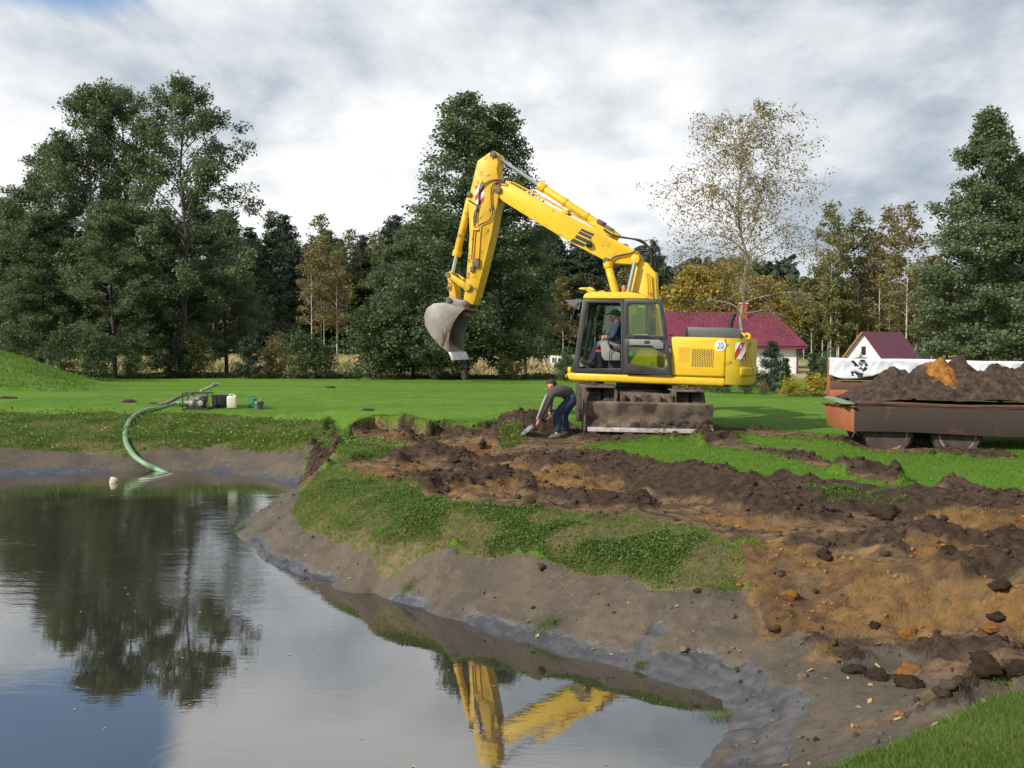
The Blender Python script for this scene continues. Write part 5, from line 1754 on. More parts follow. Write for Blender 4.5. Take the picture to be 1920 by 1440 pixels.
# heap of soil on the trailer
m_load = bpy.data.materials.new('heaped_soil'); m_load.use_nodes = True
t = NT(m_load.node_tree)
tcn = t.n('ShaderNodeTexCoord'); P = tcn.outputs['Object']
nf = t.noise(P, 9, 6, .65); nm = t.noise(P, 2.6, 5, .6)
c = t.mix(t.smooth(nf, .35, .65), (.036, .024, .018), (.080, .054, .040))
c = t.mix(t.math('MULTIPLY', t.smooth(t.noise(P, 4.0, 6, .65), .52, .66), .7), c, (.125, .085, .055))
at_ = t.n('ShaderNodeAttribute', attribute_name='sand')
orf = t.smooth(t.math('ADD', at_.outputs['Fac'], t.math('MULTIPLY', t.math('SUBTRACT', t.noise(P, 6, 6, .7), .5), 1.9)), .42, .66)
c = t.mix(orf, c, t.mix(t.smooth(nf, .4, .6), (.36, .155, .032), (.19, .085, .028)))
gn = t.math('MULTIPLY', t.smooth(nm, .64, .72), .6)
c = t.mix(t.math('MULTIPLY', gn, .6), c, (.06, .08, .02))
b = t.n('ShaderNodeBump', {'Height': nf, 'Strength': 1.0, 'Distance': .06})
p = t.n('ShaderNodeBsdfPrincipled', {'Base Color': c, 'Roughness': .95, 'Normal': b.outputs[0]})
p.inputs['Specular IOR Level'].default_value = .2
t.n('ShaderNodeOutputMaterial', {0: p.outputs[0]})
hx = np.linspace(x0 - .05, XE - .02, 170); hy = np.linspace(TN + .02, TF - .09, 110)
HX, HY = np.meshgrid(hx, hy)
HZ = np.zeros(HX.shape)
for (px, py, yl, hw, hd) in ((1678, 704, -.1, .40, .55), (1753, 690, .0, .55, .60), (1716, 714, -.4, .75, .6), (1797, 682, .35, .30, .35), (1815, 700, .2, .65, .65), (1875, 697, .3, .50, .5), (1850, 718, -.4, .9, .6), (1640, 736, .1, .55, .7), (1900, 728, -.5, .8, .5), (1700, 738, -.7, 1.0, .35), (1960, 690, .1, .8, .7), (2050, 700, -.2, .9, .7)):
    cx, cz = T(px, py, yl)
    hgt = cz - zbed
    HZ = np.maximum(HZ, hgt * np.exp(-((HX - cx) / hw) ** 2 * .9 - ((HY - yl) / hd) ** 2 * .9))
edgef = sstep(HX, x0 - .05, x0 + .35) * sstep(HY, TN + .0, TN + .22)
HZ = HZ + .05 * edgef
rg_ = 1 - np.abs(2 * fbm(HX * 2.2, HY * 2.2, 4, 140) - 1)
HZ = HZ * (.72 + .42 * rg_) + edgef * ((1 - np.abs(2 * fbm(HX * 3.6, HY * 3.6, 4, 141) - 1) - .6) * .20 + (1 - np.abs(2 * vnoise(HX * 11, HY * 11, 143) - 1) - .5) * .06)
HZ = np.maximum(HZ, -.015)
i2 = np.arange(HX.size).reshape(HX.shape)
V = np.stack([HX, HY, HZ + zbed - .005], -1).reshape(-1, 3)
me = fast_mesh('soil_heap', V, np.stack([i2[:-1, :-1], i2[:-1, 1:], i2[1:, 1:], i2[1:, :-1]], -1).reshape(-1, 4), True)
sa_ = me.attributes.new('sand', 'FLOAT', 'POINT')
cxs = T(1760, 715, -.1)[0]
sa_.data.foreach_set('value', np.exp(-((HX - cxs) / .34) ** 2 - ((HY + .1) / .7) ** 2).ravel().astype(np.float32))
me.transform(MT)
heap_o = link('soil_heap', me, None, m_load)
heap_o.location = TRO
tag(heap_o, 'heap of dark and orange soil piled on the brown trailer', 'soil heap')

# ================================================================== PUMP, HOSES, CANS
m_hoseg = pmat('pale_green_ribbed_hose', (.17, .30, .16), (.13, .235, .125), 4, .4, dirt=(.12, .11, .08), dirt_amt=.15)
m_hoseb = pmat('flat_brown_hose', (.12, .10, .06), (.09, .075, .05), 5, .7)
m_alu = pmat('pump_cast_alloy', (.40, .38, .34), (.28, .26, .22), 8, .5, dirt=(.08, .06, .045), dirt_amt=.2, metal=.4)
m_eng = pmat('black_engine_cover', (.022, .022, .024), (.05, .045, .04), 8, .5)
m_tub = pmat('black_plastic_tub', (.022, .023, .028), (.035, .036, .042), 5, .5)
m_can = pmat('milky_plastic', (.66, .64, .50), (.60, .57, .42), 4, .45)
m_wcan = pmat('green_plastic', (.030, .19, .075), (.04, .22, .10), 6, .5)
m_pail = pmat('grey_zinc_pail', (.17, .175, .20), (.13, .13, .15), 6, .5, metal=.3)
PD = 27.0
px_, pz_ = at_d(371, 764, PD)[0], float(gz(at_d(371, 764, PD)[0], PD))
pump = empty('water_pump', (px_, PD, pz_), 0, 'petrol water pump in a tube frame on the lawn edge', 'pump')
s_ = PD / 1900
fw, fd, fh = 47 * s_, .45, 31 * s_
for sx_ in (-1, 1):
    for sy_ in (-1, 1):
        MB().cyl((sx_ * fw / 2, sy_ * fd / 2, 0), (sx_ * fw / 2, sy_ * fd / 2, fh), .014, 8).build('frame_post', m_blk, pump)
for z in (.02, fh):
    MB().tube([(-fw / 2, -fd / 2, z), (fw / 2, -fd / 2, z), (fw / 2, fd / 2, z), (-fw / 2, fd / 2, z), (-fw / 2, -fd / 2, z)], .014, 8).build('frame_hoop', m_blk, pump)
vol = MB().lathe([(.02, -.07), (.11, -.07), (.14, -.03), (.14, .04), (.11, .08), (.02, .08)], (-.14, 0, .17), (1, 0, 0), 20).build('pump_volute', m_alu, pump)
MB().cyl((-.34, 0, .18), (-.18, 0, .17), .055, 14).build('suction_port', m_alu, vol)
MB().cyl((-.16, .05, .28), (-.16, .05, .36), .05, 14).build('outlet_port', m_alu, vol)
engine = MB().box2((-.05, -.13, .03), (.20, .14, .24)).build('engine', m_eng, pump, bevel=.03)
MB().box2((-.03, -.15, .25), (.10, .12, .35)).build('fuel_tank', m_alu, pump, bevel=.03)
MB().box2((.11, -.15, .20), (.26, .10, .36)).build('air_filter', m_eng, pump, bevel=.03)
MB().lathe([(.01, -.03), (.07, -.03), (.075, .02), (.01, .03)], (.12, -.16, .18), (0, -1, 0), 16).build('recoil_starter', m_alu, engine)
# green suction hose from pump to pond
hpts = [(px_ - .34, PD, pz_ + .18)]
_hp = [(332, 756), (302, 765), (274, 769), (252, 780), (239, 797), (234.5, 817), (239, 836), (253, 856), (275, 871), (297, 881)]
_hd = np.array([G(a, b_)[1] for a, b_ in _hp]) - .22
_hd[-1] = at_z(297, 881, WATER)[1] - .05
_hd = np.minimum.accumulate(_hd)
for _ in range(3):
    _hd[1:-1] = np.minimum(_hd[1:-1], (_hd[:-2] + 2 * _hd[1:-1] + _hd[2:]) / 4)
for (a, b_), D in zip(_hp, _hd):
    q3 = at_d(a, b_, D)
    hpts.append((q3[0], q3[1], q3[2]))
hpts.append((hpts[-1][0] + .5, hpts[-1][1] - .35, WATER - .12))
hs = spl(hpts, 10)
rr = [.056 + .004 * (i % 2) for i in range(len(hs))]
hose = MB().tube(hs, rr, 12).build('suction_hose', m_hoseg, None)
tag(hose, 'thick green suction hose curving from the pump down into the pond', 'hose')
fl = [at_z(262, 899, WATER + .01), at_z(285, 897, WATER + .012), at_z(305, 893, WATER + .01), at_z(322, 888, WATER - .0)]
ho2 = MB().tube(spl(fl, 5), [.014] * 16, 8).build('floating_rope', m_can, None)
tag(ho2, 'thin pale line floating on the pond beside the green hose', 'rope')
bh = []
for (a, b_, D) in ((352, 738, 27.3), (338, 742, 27.5), (322, 751, 27.7), (305, 757, 28.0)):
    q3 = at_d(a, b_, D); bh.append((q3[0], D, max(q3[2], float(gz(q3[0], D)) + .04)))
bh = [(px_ - .16, PD + .05, pz_ + .37)] + bh + [(bh[-1][0] - .3, 28.6, float(gz(bh[-1][0] - .3, 28.6)) + .04)]
dh = MB().tube(spl(bh, 6), .055, 10).build('discharge_hose', m_hoseb, None)
tag(dh, 'brown discharge hose bending behind the pump onto the grass', 'hose')
lay = []
for (a, b_) in ((376, 734), (388, 730), (396, 726), (402, 722), (412, 721)):
    x_, y_ = G(a, b_); lay.append((x_, y_, float(gz(x_, y_)) + .03))
lh = empty('hose_coupling', lay[0], 0, 'pale hose end with coupling lying on the lawn behind the pump', 'hose')
loc0 = Vector(lay[0])
MB().tube([Vector(v) - loc0 for v in lay], [.03, .03, .03, .03, .02], 8).build('hose_end', m_can, lh)
MB().cyl(Vector(lay[2]) - loc0, Vector(lay[3]) - loc0, .07, 10).build('coupling', m_alu, lh)


def stand(px, py, D=25.6):
    D = D + 1.8
    q3 = at_d(px, py, D)
    return (q3[0], D, float(gz(q3[0], D)))


sc_ = 27.4 / 1900
tb = empty('plastic_tub', stand(418, 763, 25.75), 0, 'wide black plastic tub behind the white canister', 'tub')
rt = 21 * sc_
MB().lathe([(.01, 0), (rt * .86, 0), (rt * .9, .02), (rt * .99, .29), (rt * .94, .29), (rt * .85, .03), (.01, .03)], (0, 0, 0), (0, 0, 1), 28, False).build('tub_wall', m_tub, tb)
MB().torus((0, 0, .30), (0, 0, 1), rt * 1.0, .016, 28, 6).build('rim', m_tub, tb)
cn = empty('canister', stand(435, 765, 25.35), .15, 'milky white plastic canister standing before the black tub', 'canister')
MB().box2((-.125, -.10, 0), (.125, .10, .335)).build('canister_body', m_can, cn, bevel=.035, seg=3)
MB().tube([(-.07, 0, .33), (-.06, 0, .375), (.04, 0, .375), (.05, 0, .33)], .013, 8).build('handle', m_can, cn)
MB().cyl((.09, 0, .325), (.09, 0, .37), .028, 12).build('cap', m_can, cn)
wc_ = empty('watering_can', stand(474, 765, 25.7), 0, 'green watering can with hoop handle beside the grey pail', 'watering can')
MB().lathe([(.01, 0), (.115, 0), (.12, .02), (.105, .24), (.09, .25), (.01, .25)], (0, 0, 0), (0, 0, 1), 20).build('can_body', m_wcan, wc_)
MB().tube(spl([(-.09, 0, .12), (-.13, 0, .22), (-.08, 0, .31), (.04, 0, .32), (.09, 0, .24)], 6), .014, 8).build('handle', m_wcan, wc_)
MB().tube([(.10, 0, .06), (.18, 0, .16), (.26, 0, .27)], [.025, .018, .022], 8).build('spout', m_wcan, wc_)
pl_ = empty('pail', stand(485, 766, 25.4), 0, 'grey metal pail in front of the green watering can', 'pail')
MB().lathe([(.01, 0), (.11, 0), (.14, .20), (.145, .205), (.13, .20), (.10, .02), (.01, .02)], (0, 0, 0), (0, 0, 1), 22, False).build('pail_wall', m_pail, pl_)
MB().torus((0, 0, .2), (0, 0, 1), .142, .009, 22, 6).build('rim', m_pail, pl_)
MB().ball((-.03, -.135, .17), (.025, .012, .02), 8, 6).build('handle_lug', m_can, pl_)
tl = MB().tube([(0, 0, .03), (.06, 0, .22), (.10, 0, .31)], [.02, .022, .016], 8).build('trowel', m_wcan, None)
tl.location = pl_.location
tag(tl, 'green handled hand tool sticking out of the grey pail', 'tool')
fc = at_z(212, 905, WATER)
fcn = empty('floating_canister', (fc[0], fc[1], WATER), .3, 'small white plastic canister floating on the pond', 'canister')
MB().box((0, 0, .04), (.12, .11, .14), Matrix.Rotation(R(12), 3, 'Y')).build('canister_body', m_can, fcn, bevel=.03, seg=3)
MB().cyl((.05, 0, .05), (.085, 0, .045), .022, 10).build('cap', m_white, fcn)

# ================================================================== HOUSES
m_wall = pmat('white_render', (.76, .76, .77), (.70, .70, .70), 1.2, .85, bump=.004, bscale=12)
m_eave = pmat('dark_red_trim', (.16, .022, .045), (.13, .018, .036), 5, .5)
m_wood = pmat('pine_boards', (.42, .23, .09), (.35, .18, .07), 5, .7)
m_brick = pmat('red_chimney_brick', (.42, .085, .03), (.33, .06, .025), 8, .8)
m_pane = pmat('dark_window_pane', (.03, .035, .045), None, 4, .1)
m_gut = pmat('dark_blue_downpipe', (.05, .045, .10), None, 4, .4)
m_roof, t = mat_new('wine_red_metal_tiles')
tcn = t.n('ShaderNodeTexCoord'); P = tcn.outputs['Object']
wv = t.n('ShaderNodeTexWave', {'Vector': P, 'Scale': 1.6}, wave_type='BANDS', bands_direction='X', wave_profile='SIN')
wz_ = t.n('ShaderNodeTexWave', {'Vector': P, 'Scale': 1.0}, wave_type='BANDS', bands_direction='Z', wave_profile='SAW')
col = t.mix(t.smooth(t.noise(P, .8, 4), .35, .65), (.160, .018, .044), (.125, .014, .036))
col = t.mix(t.math('MULTIPLY', t.smooth(wz_.outputs['Fac'], .0, .25), .0), col, (.1, .01, .03))
b = t.n('ShaderNodeBump', {'Height': t.math('ADD', wz_.outputs['Fac'], t.math('MULTIPLY', wv.outputs['Fac'], .35)), 'Strength': .8, 'Distance': .06})
p = t.n('ShaderNodeBsdfPrincipled', {'Base Color': col, 'Roughness': .5, 'Normal': b.outputs[0]})
t.n('ShaderNodeOutputMaterial', {0: p.outputs[0]})


def slab(mb, a, b_, c2, d2, th=.12):
    A, B, C2, D2 = map(Vector, (a, b_, c2, d2))
    n_ = (B - A).cross(D2 - A).normalized() * th
    if n_.z < 0: n_ = -n_
    mb.add([A, B, C2, D2, A + n_, B + n_, C2 + n_, D2 + n_], [(0, 1, 2, 3), (7, 6, 5, 4), (0, 4, 5, 1), (1, 5, 6, 2), (2, 6, 7, 3), (3, 7, 4, 0)])


# bigger house: gable to the left, ridge running right
HD = 79.0
g0 = at_d(1255, 705, HD); e1 = at_d(1497, 652, HD)
hzg = -.75
hl = e1[0] - g0[0] - .2
HL, HWd, HWH = hl, 6.4, at_d(1450, 642, HD)[2] - hzg
hrot = R(-6)
hse = empty('house', (g0[0] + .2, HD + .8, hzg), hrot, 'larger white house with wine red roof and brick chimney behind the excavator', 'house')
rise = 2.35
wallp = [(0, HWH), (0, 0), (HWd, 0), (HWd, HWH), (HWd / 2, HWH + rise)]
V = [(0, y, z) for y, z in wallp] + [(HL, y, z) for y, z in wallp[:4]]
mb = MB().add(V, [(0, 1, 2, 3, 4), (8, 7, 6, 5), (0, 5, 6, 1), (2, 7, 8, 3), (1, 6, 7, 2)])
mb.build('wall', m_wall, hse)
ov = .55
rf = MB()
k_ = rise / (HWd / 2)
slab(rf, (-ov, -ov, HWH - ov * k_ + .03), (HL + ov, -ov, HWH - ov * k_ + .03), (HL - 1.6, HWd / 2, HWH + rise + .03), (-ov, HWd / 2, HWH + rise + .03))
slab(rf, (-ov, HWd + ov, HWH - ov * k_ + .03), (HL + ov, HWd + ov, HWH - ov * k_ + .03), (HL - 1.6, HWd / 2, HWH + rise + .03), (-ov, HWd / 2, HWH + rise + .03))
slab(rf, (HL + ov, -ov, HWH - ov * k_ + .032), (HL + ov, HWd + ov, HWH - ov * k_ + .032), (HL - 1.6, HWd / 2 + .01, HWH + rise + .032), (HL - 1.6, HWd / 2 - .01, HWH + rise + .032))
roof = rf.build('roof', m_roof, hse, smooth=False)
MB().box2((-ov, -ov - .04, HWH - ov * k_ - .10), (HL + ov, -ov - .005, HWH - ov * k_ + .06)).build('gutter', m_eave, hse)
MB().tube([(-ov - .03, -ov, HWH - ov * k_ + .08), (-ov - .03, HWd / 2, HWH + rise + .10)], .10, 4).build('verge_board', m_eave, hse)
MB().tube([(-ov - .03, HWd + ov, HWH - ov * k_ + .08), (-ov - .03, HWd / 2, HWH + rise + .10)], .10, 4).build('verge_board', m_eave, hse)
chx = at_d(1403, 600, HD)[0] - g0[0] - .2
ch = MB().box2((chx - .28, HWd / 2 - .9, HWH + 1.3), (chx + .28, HWd / 2 - .35, HWH + rise + .75)).build('chimney', m_brick, roof)
MB().box2((chx - .33, HWd / 2 - .95, HWH + rise + .752), (chx + .33, HWd / 2 - .30, HWH + rise + .84)).build('chimney_cap', m_wall, roof)
MB().tube([(chx + .36, HWd / 2 - .6, HWH + rise), (chx + .36, HWd / 2 - .6, HWH + rise + 2.6)], .03, 6).build('aerial_pole', m_pail, roof)
wn = MB().box2((-.05, HWd / 2 - .55, HWH - .1), (-.002, HWd / 2 + .15, HWH + .95)).build('window', m_eave, hse)
MB().box2((-.07, HWd / 2 - .47, HWH), (-.052, HWd / 2 + .07, HWH + .87)).build('pane', m_pane, wn)
MB().tube([(HL - .1, -.10, HWH - .3), (HL - .1, -.10, 0)], .07, 8).build('downpipe', m_gut, hse)
wn = MB().box2((HL * .45, -.05, .9), (HL * .45 + 1.2, -.002, 2.0)).build('window', m_eave, hse)
MB().box2((HL * .45 + .08, -.07, .98), (HL * .45 + 1.12, -.052, 1.92)).build('pane', m_pane, wn)
# smaller house
H2 = 88.0
a0_ = at_d(1600, 640, H2); a1_ = at_d(1736, 640, H2)
z2 = -1.2
WH2 = at_d(1690, 671, H2)[2] - z2
hs2 = empty('outbuilding', (at_d(1660, 640, H2)[0], H2, z2), R(30), 'small white outbuilding with wine red roof behind the trailer', 'outbuilding')
L2, W2, rs2 = 7.4, 3.5, at_d(1622, 623, H2)[2] - z2 - WH2
# gable at local x=0 faces left and to the camera
hs2.rotation_euler = (0, 0, R(46))
hs2.location.x = at_d(1656, 640, H2)[0]
wallp = [(0, WH2), (0, 0), (W2, 0), (W2, WH2), (W2 / 2, WH2 + rs2)]
V = [(0, y, z) for y, z in wallp] + [(L2, y, z) for y, z in wallp]
MB().add(V, [(0, 1, 2, 3, 4), (9, 8, 7, 6, 5), (0, 5, 6, 1), (2, 7, 8, 3), (1, 6, 7, 2), (0, 4, 9, 5), (4, 3, 8, 9)]).build('wall', m_wall, hs2)
rf = MB(); ov = .3; k_ = rs2 / (W2 / 2)
slab(rf, (-ov, -ov, WH2 - ov * k_ + .03), (L2 + ov, -ov, WH2 - ov * k_ + .03), (L2 + ov, W2 / 2, WH2 + rs2 + .03), (-ov, W2 / 2, WH2 + rs2 + .03), .08)
slab(rf, (-ov, W2 + ov, WH2 - ov * k_ + .03), (L2 + ov, W2 + ov, WH2 - ov * k_ + .03), (L2 + ov, W2 / 2, WH2 + rs2 + .03), (-ov, W2 / 2, WH2 + rs2 + .03), .08)
rf.build('roof', m_roof, hs2, smooth=False)
MB().tube([(-ov - .02, W2 + ov, WH2 - ov * k_), (-ov - .02, W2 / 2, WH2 + rs2 + .04)], .09, 4).build('verge_board', m_wood, hs2)
MB().tube([(-ov - .02, -ov, WH2 - ov * k_), (-ov - .02, W2 / 2, WH2 + rs2 + .04)], .07, 4).build('verge_board', m_eave, hs2)
wn = MB().box2((-.05, W2 / 2 - .2, WH2 + .25), (-.002, W2 / 2 + .2, WH2 + 1.0)).build('window', m_eave, hs2)
MB().box2((-.07, W2 / 2 - .15, WH2 + .3), (-.052, W2 / 2 + .15, WH2 + .95)).build('pane', m_pane, wn)
MB().box2((-ov, -ov - .03, WH2 - ov * k_ - .06), (L2 + ov, -ov - .004, WH2 - ov * k_ + .05)).build('gutter', m_eave, hs2)

# ---- wayside cross, white cabinets, low field fence
XD = 78.0
c0 = at_d(1020, 677, XD)
z0_ = c0[2]
zg = float(gz(c0[0], XD))
crs = empty('wayside_cross', (c0[0], XD, zg), 0, 'white wooden cross standing in the field beyond the lawn', 'cross')
top = at_d(1020, 649, XD)[2] - zg
MB().box2((-.06, -.05, 0), (.06, .05, top)).build('upright', m_white, crs, bevel=.01)
MB().box2((-.38, -.04, top * .78 - .05), (.38, .04, top * .78 + .06)).build('crossbar', m_white, crs, bevel=.01)
for px, wpx, lb in ((1037, 10, 'left of the two white cabinets in the field by the cross'), (1048.5, 9.5, 'right of the two white cabinets in the field by the cross')):
    q3 = at_d(px, 684, 74.0)
    bxo = empty('cabinet', (q3[0], 74.0, float(gz(q3[0], 74.0))), 0, lb, 'cabinet')
    hw = wpx / 2 * 74 / 1900
    zt_c = at_d(px, 667, 74.0)[2] - float(gz(q3[0], 74.0))
    MB().box2((-hw, -.25, 0), (hw, .25, zt_c)).build('cabinet_box', m_white, bxo, bevel=.02)
    MB().box2((-hw * .45, -.27, zt_c - .45), (hw * .45, -.252, zt_c - .15)).build('cabinet_door', m_pail, bxo)
fxs = np.linspace(-2.0, 5.0, 12)
for i, x in enumerate(fxs):
    z = float(gz(x, 72.0))
    po = MB().cyl((0, 0, -.05), (0, 0, .95), .045, 6).build('fence_post', m_pail, None)
    po.location = (x, 72.0 + .3 * math.sin(i), z)
    tag(po, 'low grey post of the field fence around the white cross', 'fence post', 'posts of the field fence')
# ================================================================== TREES
def frame_of(d):
    d = d / np.linalg.norm(d)
    a = np.array([0, 0, 1.0]) if abs(d[2]) < .9 else np.array([1.0, 0, 0])
    e1 = np.cross(a, d); e1 /= np.linalg.norm(e1)
    return d, e1, np.cross(d, e1)


class Wood:
    """fast tube collector for trunks and twigs"""
    def __init__(s):
        s.V, s.F, s.n = [], [], 0

    def tube(s, pts, r0, r1, n=5):
        pts = np.asarray(pts, float)
        m = len(pts)
        rs = np.linspace(r0, r1, m)
        tg = np.gradient(pts, axis=0)
        ring = []
        for i in range(m):
            _, e1, e2 = frame_of(tg[i] + 1e-9)
            a = np.arange(n) * 2 * np.pi / n
            ring.append(pts[i] + rs[i] * (np.cos(a)[:, None] * e1 + np.sin(a)[:, None] * e2))
        s.V.append(np.concatenate(ring))
        b = s.n
        i_, k_ = np.meshgrid(np.arange(m - 1), np.arange(n), indexing='ij')
        i_, k_ = i_.ravel(), k_.ravel()
        k2 = (k_ + 1) % n
        s.F.append(np.stack([b + i_ * n + k_, b + i_ * n + k2, b + (i_ + 1) * n + k2, b + (i_ + 1) * n + k_], -1))
        s.n += m * n

    def mesh(s, name):
        return fast_mesh(name, np.concatenate(s.V), np.concatenate(s.F), True)


def leaves(name, C, size, rng, asp=.7, up=.35, hang=0.0, jit=.62):
    """one pointed leaf face per centre"""
    n = len(C)
    d = rng.normal(size=(n, 3)); d[:, 2] = d[:, 2] * .6 - hang
    d /= np.linalg.norm(d, axis=1)[:, None]
    nn = rng.normal(size=(n, 3)); nn[:, 2] += up * 2
    s_ = np.cross(nn, d); s_ /= np.linalg.norm(s_, axis=1)[:, None] + 1e-9
    L_ = size * (1 + jit * (rng.random(n) - .5) * 2)
    L_ = L_[:, None]
    V = np.stack([C - d * L_ * .5, C + s_ * L_ * asp * .5 - d * L_ * .05, C + d * L_ * .5, C - s_ * L_ * asp * .5 - d * L_ * .05], 1).reshape(-1, 3)
    return fast_mesh(name, V, np.arange(n * 4).reshape(-1, 4))


def broadleaf(seed, H, Rmax, prof, t0, nlimb, nleaf, lsize, clump=.32, elev=(35, 60), sub=7, droop=0.0, trunk_r=None, lean=.03, hang=0.1, fill=.8, stems=1, spread=0.0, up=.35, twig=0.012, asp=.7, bare=0.25):
    """trunk(s), limbs, twigs and a crown of leaves in clumps along the twigs; returns (wood mesh, leaf mesh)"""
    rng = np.random.default_rng(seed)
    wd_ = Wood()
    centres, wts = [], []
    tr_r = trunk_r or H * .012
    for st_ in range(stems):
        Hs = H * (1 if st_ == 0 else rng.uniform(.78, .95))
        offa = rng.uniform(0, 2 * np.pi)
        off = np.array([np.cos(offa), np.sin(offa), 0]) * (spread if stems > 1 else 0)
        zs = np.linspace(0, 1, 14)
        wob = np.cumsum(rng.normal(size=(14, 2)), 0) * lean * Hs * .05
        tp = np.stack([off[0] * zs ** .6 + wob[:, 0] * zs, off[1] * zs ** .6 + wob[:, 1] * zs, zs * Hs], -1)
        wd_.tube(tp, tr_r, tr_r * .08, 8)
        for i in range(nlimb):
            tt = t0 + (1 - t0) * ((i + rng.random()) / nlimb) ** .9
            tt = min(tt, .985)
            az = i * 2.39996 + rng.normal() * .4
            Lr = Rmax * prof((tt - t0) / (1 - t0)) * rng.uniform(.72, 1.12) / (1 if stems == 1 else 1.15)
            if Lr < .15:
                Lr = .15
            el_ = R(rng.uniform(*elev)) * (.55 + .6 * tt)
            bp_ = np.array([np.interp(tt, zs, tp[:, 0]), np.interp(tt, zs, tp[:, 1]), tt * Hs])
            m = 7
            s_ = np.linspace(0, 1, m)
            run = Lr * s_
            zz = np.tan(el_) * run * (1 - .45 * s_) - droop * Lr * s_ ** 2
            zz = np.minimum(zz, (Hs * 1.0 - bp_[2]) * .9 + .3)
            a_ = az + rng.normal() * .25 * s_
            lp = bp_ + np.stack([np.cos(a_) * run, np.sin(a_) * run, zz], -1) + rng.normal(size=(m, 3)) * .04 * Lr * s_[:, None]
            wd_.tube(lp, tr_r * (.38 * (1 - tt) + .07), twig * .8, 5)
            for j in range(sub):
                u = bare + (1 - bare) * (j + rng.random()) / sub
                p0 = np.array([np.interp(u, s_, lp[:, q]) for q in range(3)])
                dirr = lp[-1] - lp[0]; dirr = dirr / (np.linalg.norm(dirr) + 1e-9)
                sd_ = rng.normal(size=3) * .75
                dv_ = dirr + sd_; dv_[2] += .15 - droop * 1.0
                dv_ /= np.linalg.norm(dv_)
                l2 = Lr * rng.uniform(.22, .42) * (1.15 - .5 * u) + .25
                q_ = np.linspace(0, 1, 4)
                sp_ = p0 + dv_ * (l2 * q_)[:, None]
                sp_[:, 2] -= droop * l2 * q_ ** 2 * .9
                wd_.tube(sp_, twig, twig * .3, 3)
                for q2 in (.35, .7, 1.0):
                    centres.append([np.interp(q2, q_, sp_[:, c_]) for c_ in range(3)]); wts.append(l2)
            centres.append(lp[-1]); wts.append(.5)
        centres.append(tp[-1]); wts.append(.4)
    centres = np.array(centres); wts = np.array(wts)
    keep = rng.random(len(centres)) < fill
    centres, wts = centres[keep], wts[keep]
    wts = wts * rng.uniform(.4, 1.6, len(wts))
    pick = rng.choice(len(centres), nleaf, p=wts / wts.sum())
    C = centres[pick] + np.clip(rng.normal(size=(nleaf, 3)), -1.45, 1.45) * clump * np.array([1, 1, .7])
    if droop > 0:
        C[:, 2] -= np.abs(rng.normal(size=nleaf)) * droop * 1.1
    C[:, 2] = np.maximum(C[:, 2], .05)
    return wd_.mesh('trunk'), leaves('crown', C, lsize, rng, asp, up, hang)


def conifer(seed, H, Rb, t0, nwh, nleaf, lsize, needle=.22, round_top=False, up=.2):
    """straight trunk with whorls; needles as narrow faces"""
    rng = np.random.default_rng(seed)
    wd_ = Wood()
    zs = np.linspace(0, 1, 9)
    wob = np.cumsum(rng.normal(size=(9, 2)), 0) * H * .004
    tp = np.stack([wob[:, 0], wob[:, 1], zs * H], -1)
    wd_.tube(tp, H * .012 + .02, .02, 7)
    cs, ws = [], []
    for i in range(nwh):
        tt = t0 + (1 - t0) * (i + rng.random() * .8) / nwh
        u = (tt - t0) / (1 - t0)
        Rr = Rb * ((1 - u) ** .75 if not round_top else (np.sin(np.pi * min(.25 + u * .75, 1)) ** .6 * (1.02 - .45 * u)))
        for b_ in range(4):
            az = rng.uniform(0, 2 * np.pi)
            l_ = Rr * rng.uniform(.55, 1.15) + .1
            el_ = R(rng.uniform(-8, 25) + 30 * u)
            q_ = np.linspace(0, 1, 4)
            p0 = np.array([np.interp(tt, zs, tp[:, 0]), np.interp(tt, zs, tp[:, 1]), tt * H])
            lp = p0 + np.stack([np.cos(az) * l_ * q_ * np.cos(el_), np.sin(az) * l_ * q_ * np.cos(el_), np.sin(el_) * l_ * q_ + .12 * l_ * q_ ** 2], -1)
            wd_.tube(lp, .02 + .006 * l_, .008, 4)
            for q2 in (.4, .65, .85, 1):
                cs.append([np.interp(q2, q_, lp[:, c_]) for c_ in range(3)]); ws.append(l_ + .2)
    cs.append(tp[-1]); ws.append(.3)
    cs, ws = np.array(cs), np.array(ws)
    ws = ws * rng.uniform(.5, 1.5, len(ws))
    pick = rng.choice(len(cs), nleaf, p=ws / ws.sum())
    C = cs[pick] + rng.normal(size=(nleaf, 3)) * np.array([1, 1, .5]) * Rb * .13
    C[:, 2] = np.maximum(C[:, 2], .03)
    return wd_.mesh('trunk'), leaves('crown', C, lsize, rng, needle, up, -.15)


m_bark = pmat('grey_brown_bark', (.075, .060, .048), (.045, .036, .030), 6, .9, bump=.02, bscale=12, stretch=(1, 1, .25))
m_barkp = pmat('pine_bark', (.085, .055, .038), (.045, .032, .025), 4, .9, bump=.02, stretch=(1, 1, .3))
m_birch = pmat('birch_bark', (.52, .50, .46), (.40, .38, .35), 3, .75, dirt=(.05, .042, .04), dirt_amt=.36, dirt_scale=5.0, stretch=(.4, .4, 1.6))
m_birtw = pmat('birch_bark_grey', (.30, .265, .23), (.20, .17, .15), 4, .8, dirt=(.06, .05, .045), dirt_amt=.25)
m_alder = leafmat('alder_leaves', [(.062, .092, .052), (.098, .140, .074), (.142, .188, .10), (.20, .245, .14)], .44, .5, .45, .4)
m_alder2 = leafmat('willow_shrub_leaves', [(.046, .078, .034), (.075, .12, .046), (.12, .175, .07)], .35, .5, .9, .35)
m_gold = leafmat('golden_birch_leaves', [(.16, .135, .03), (.28, .22, .04), (.40, .31, .06), (.42, .35, .12)], .40, .55, .5)
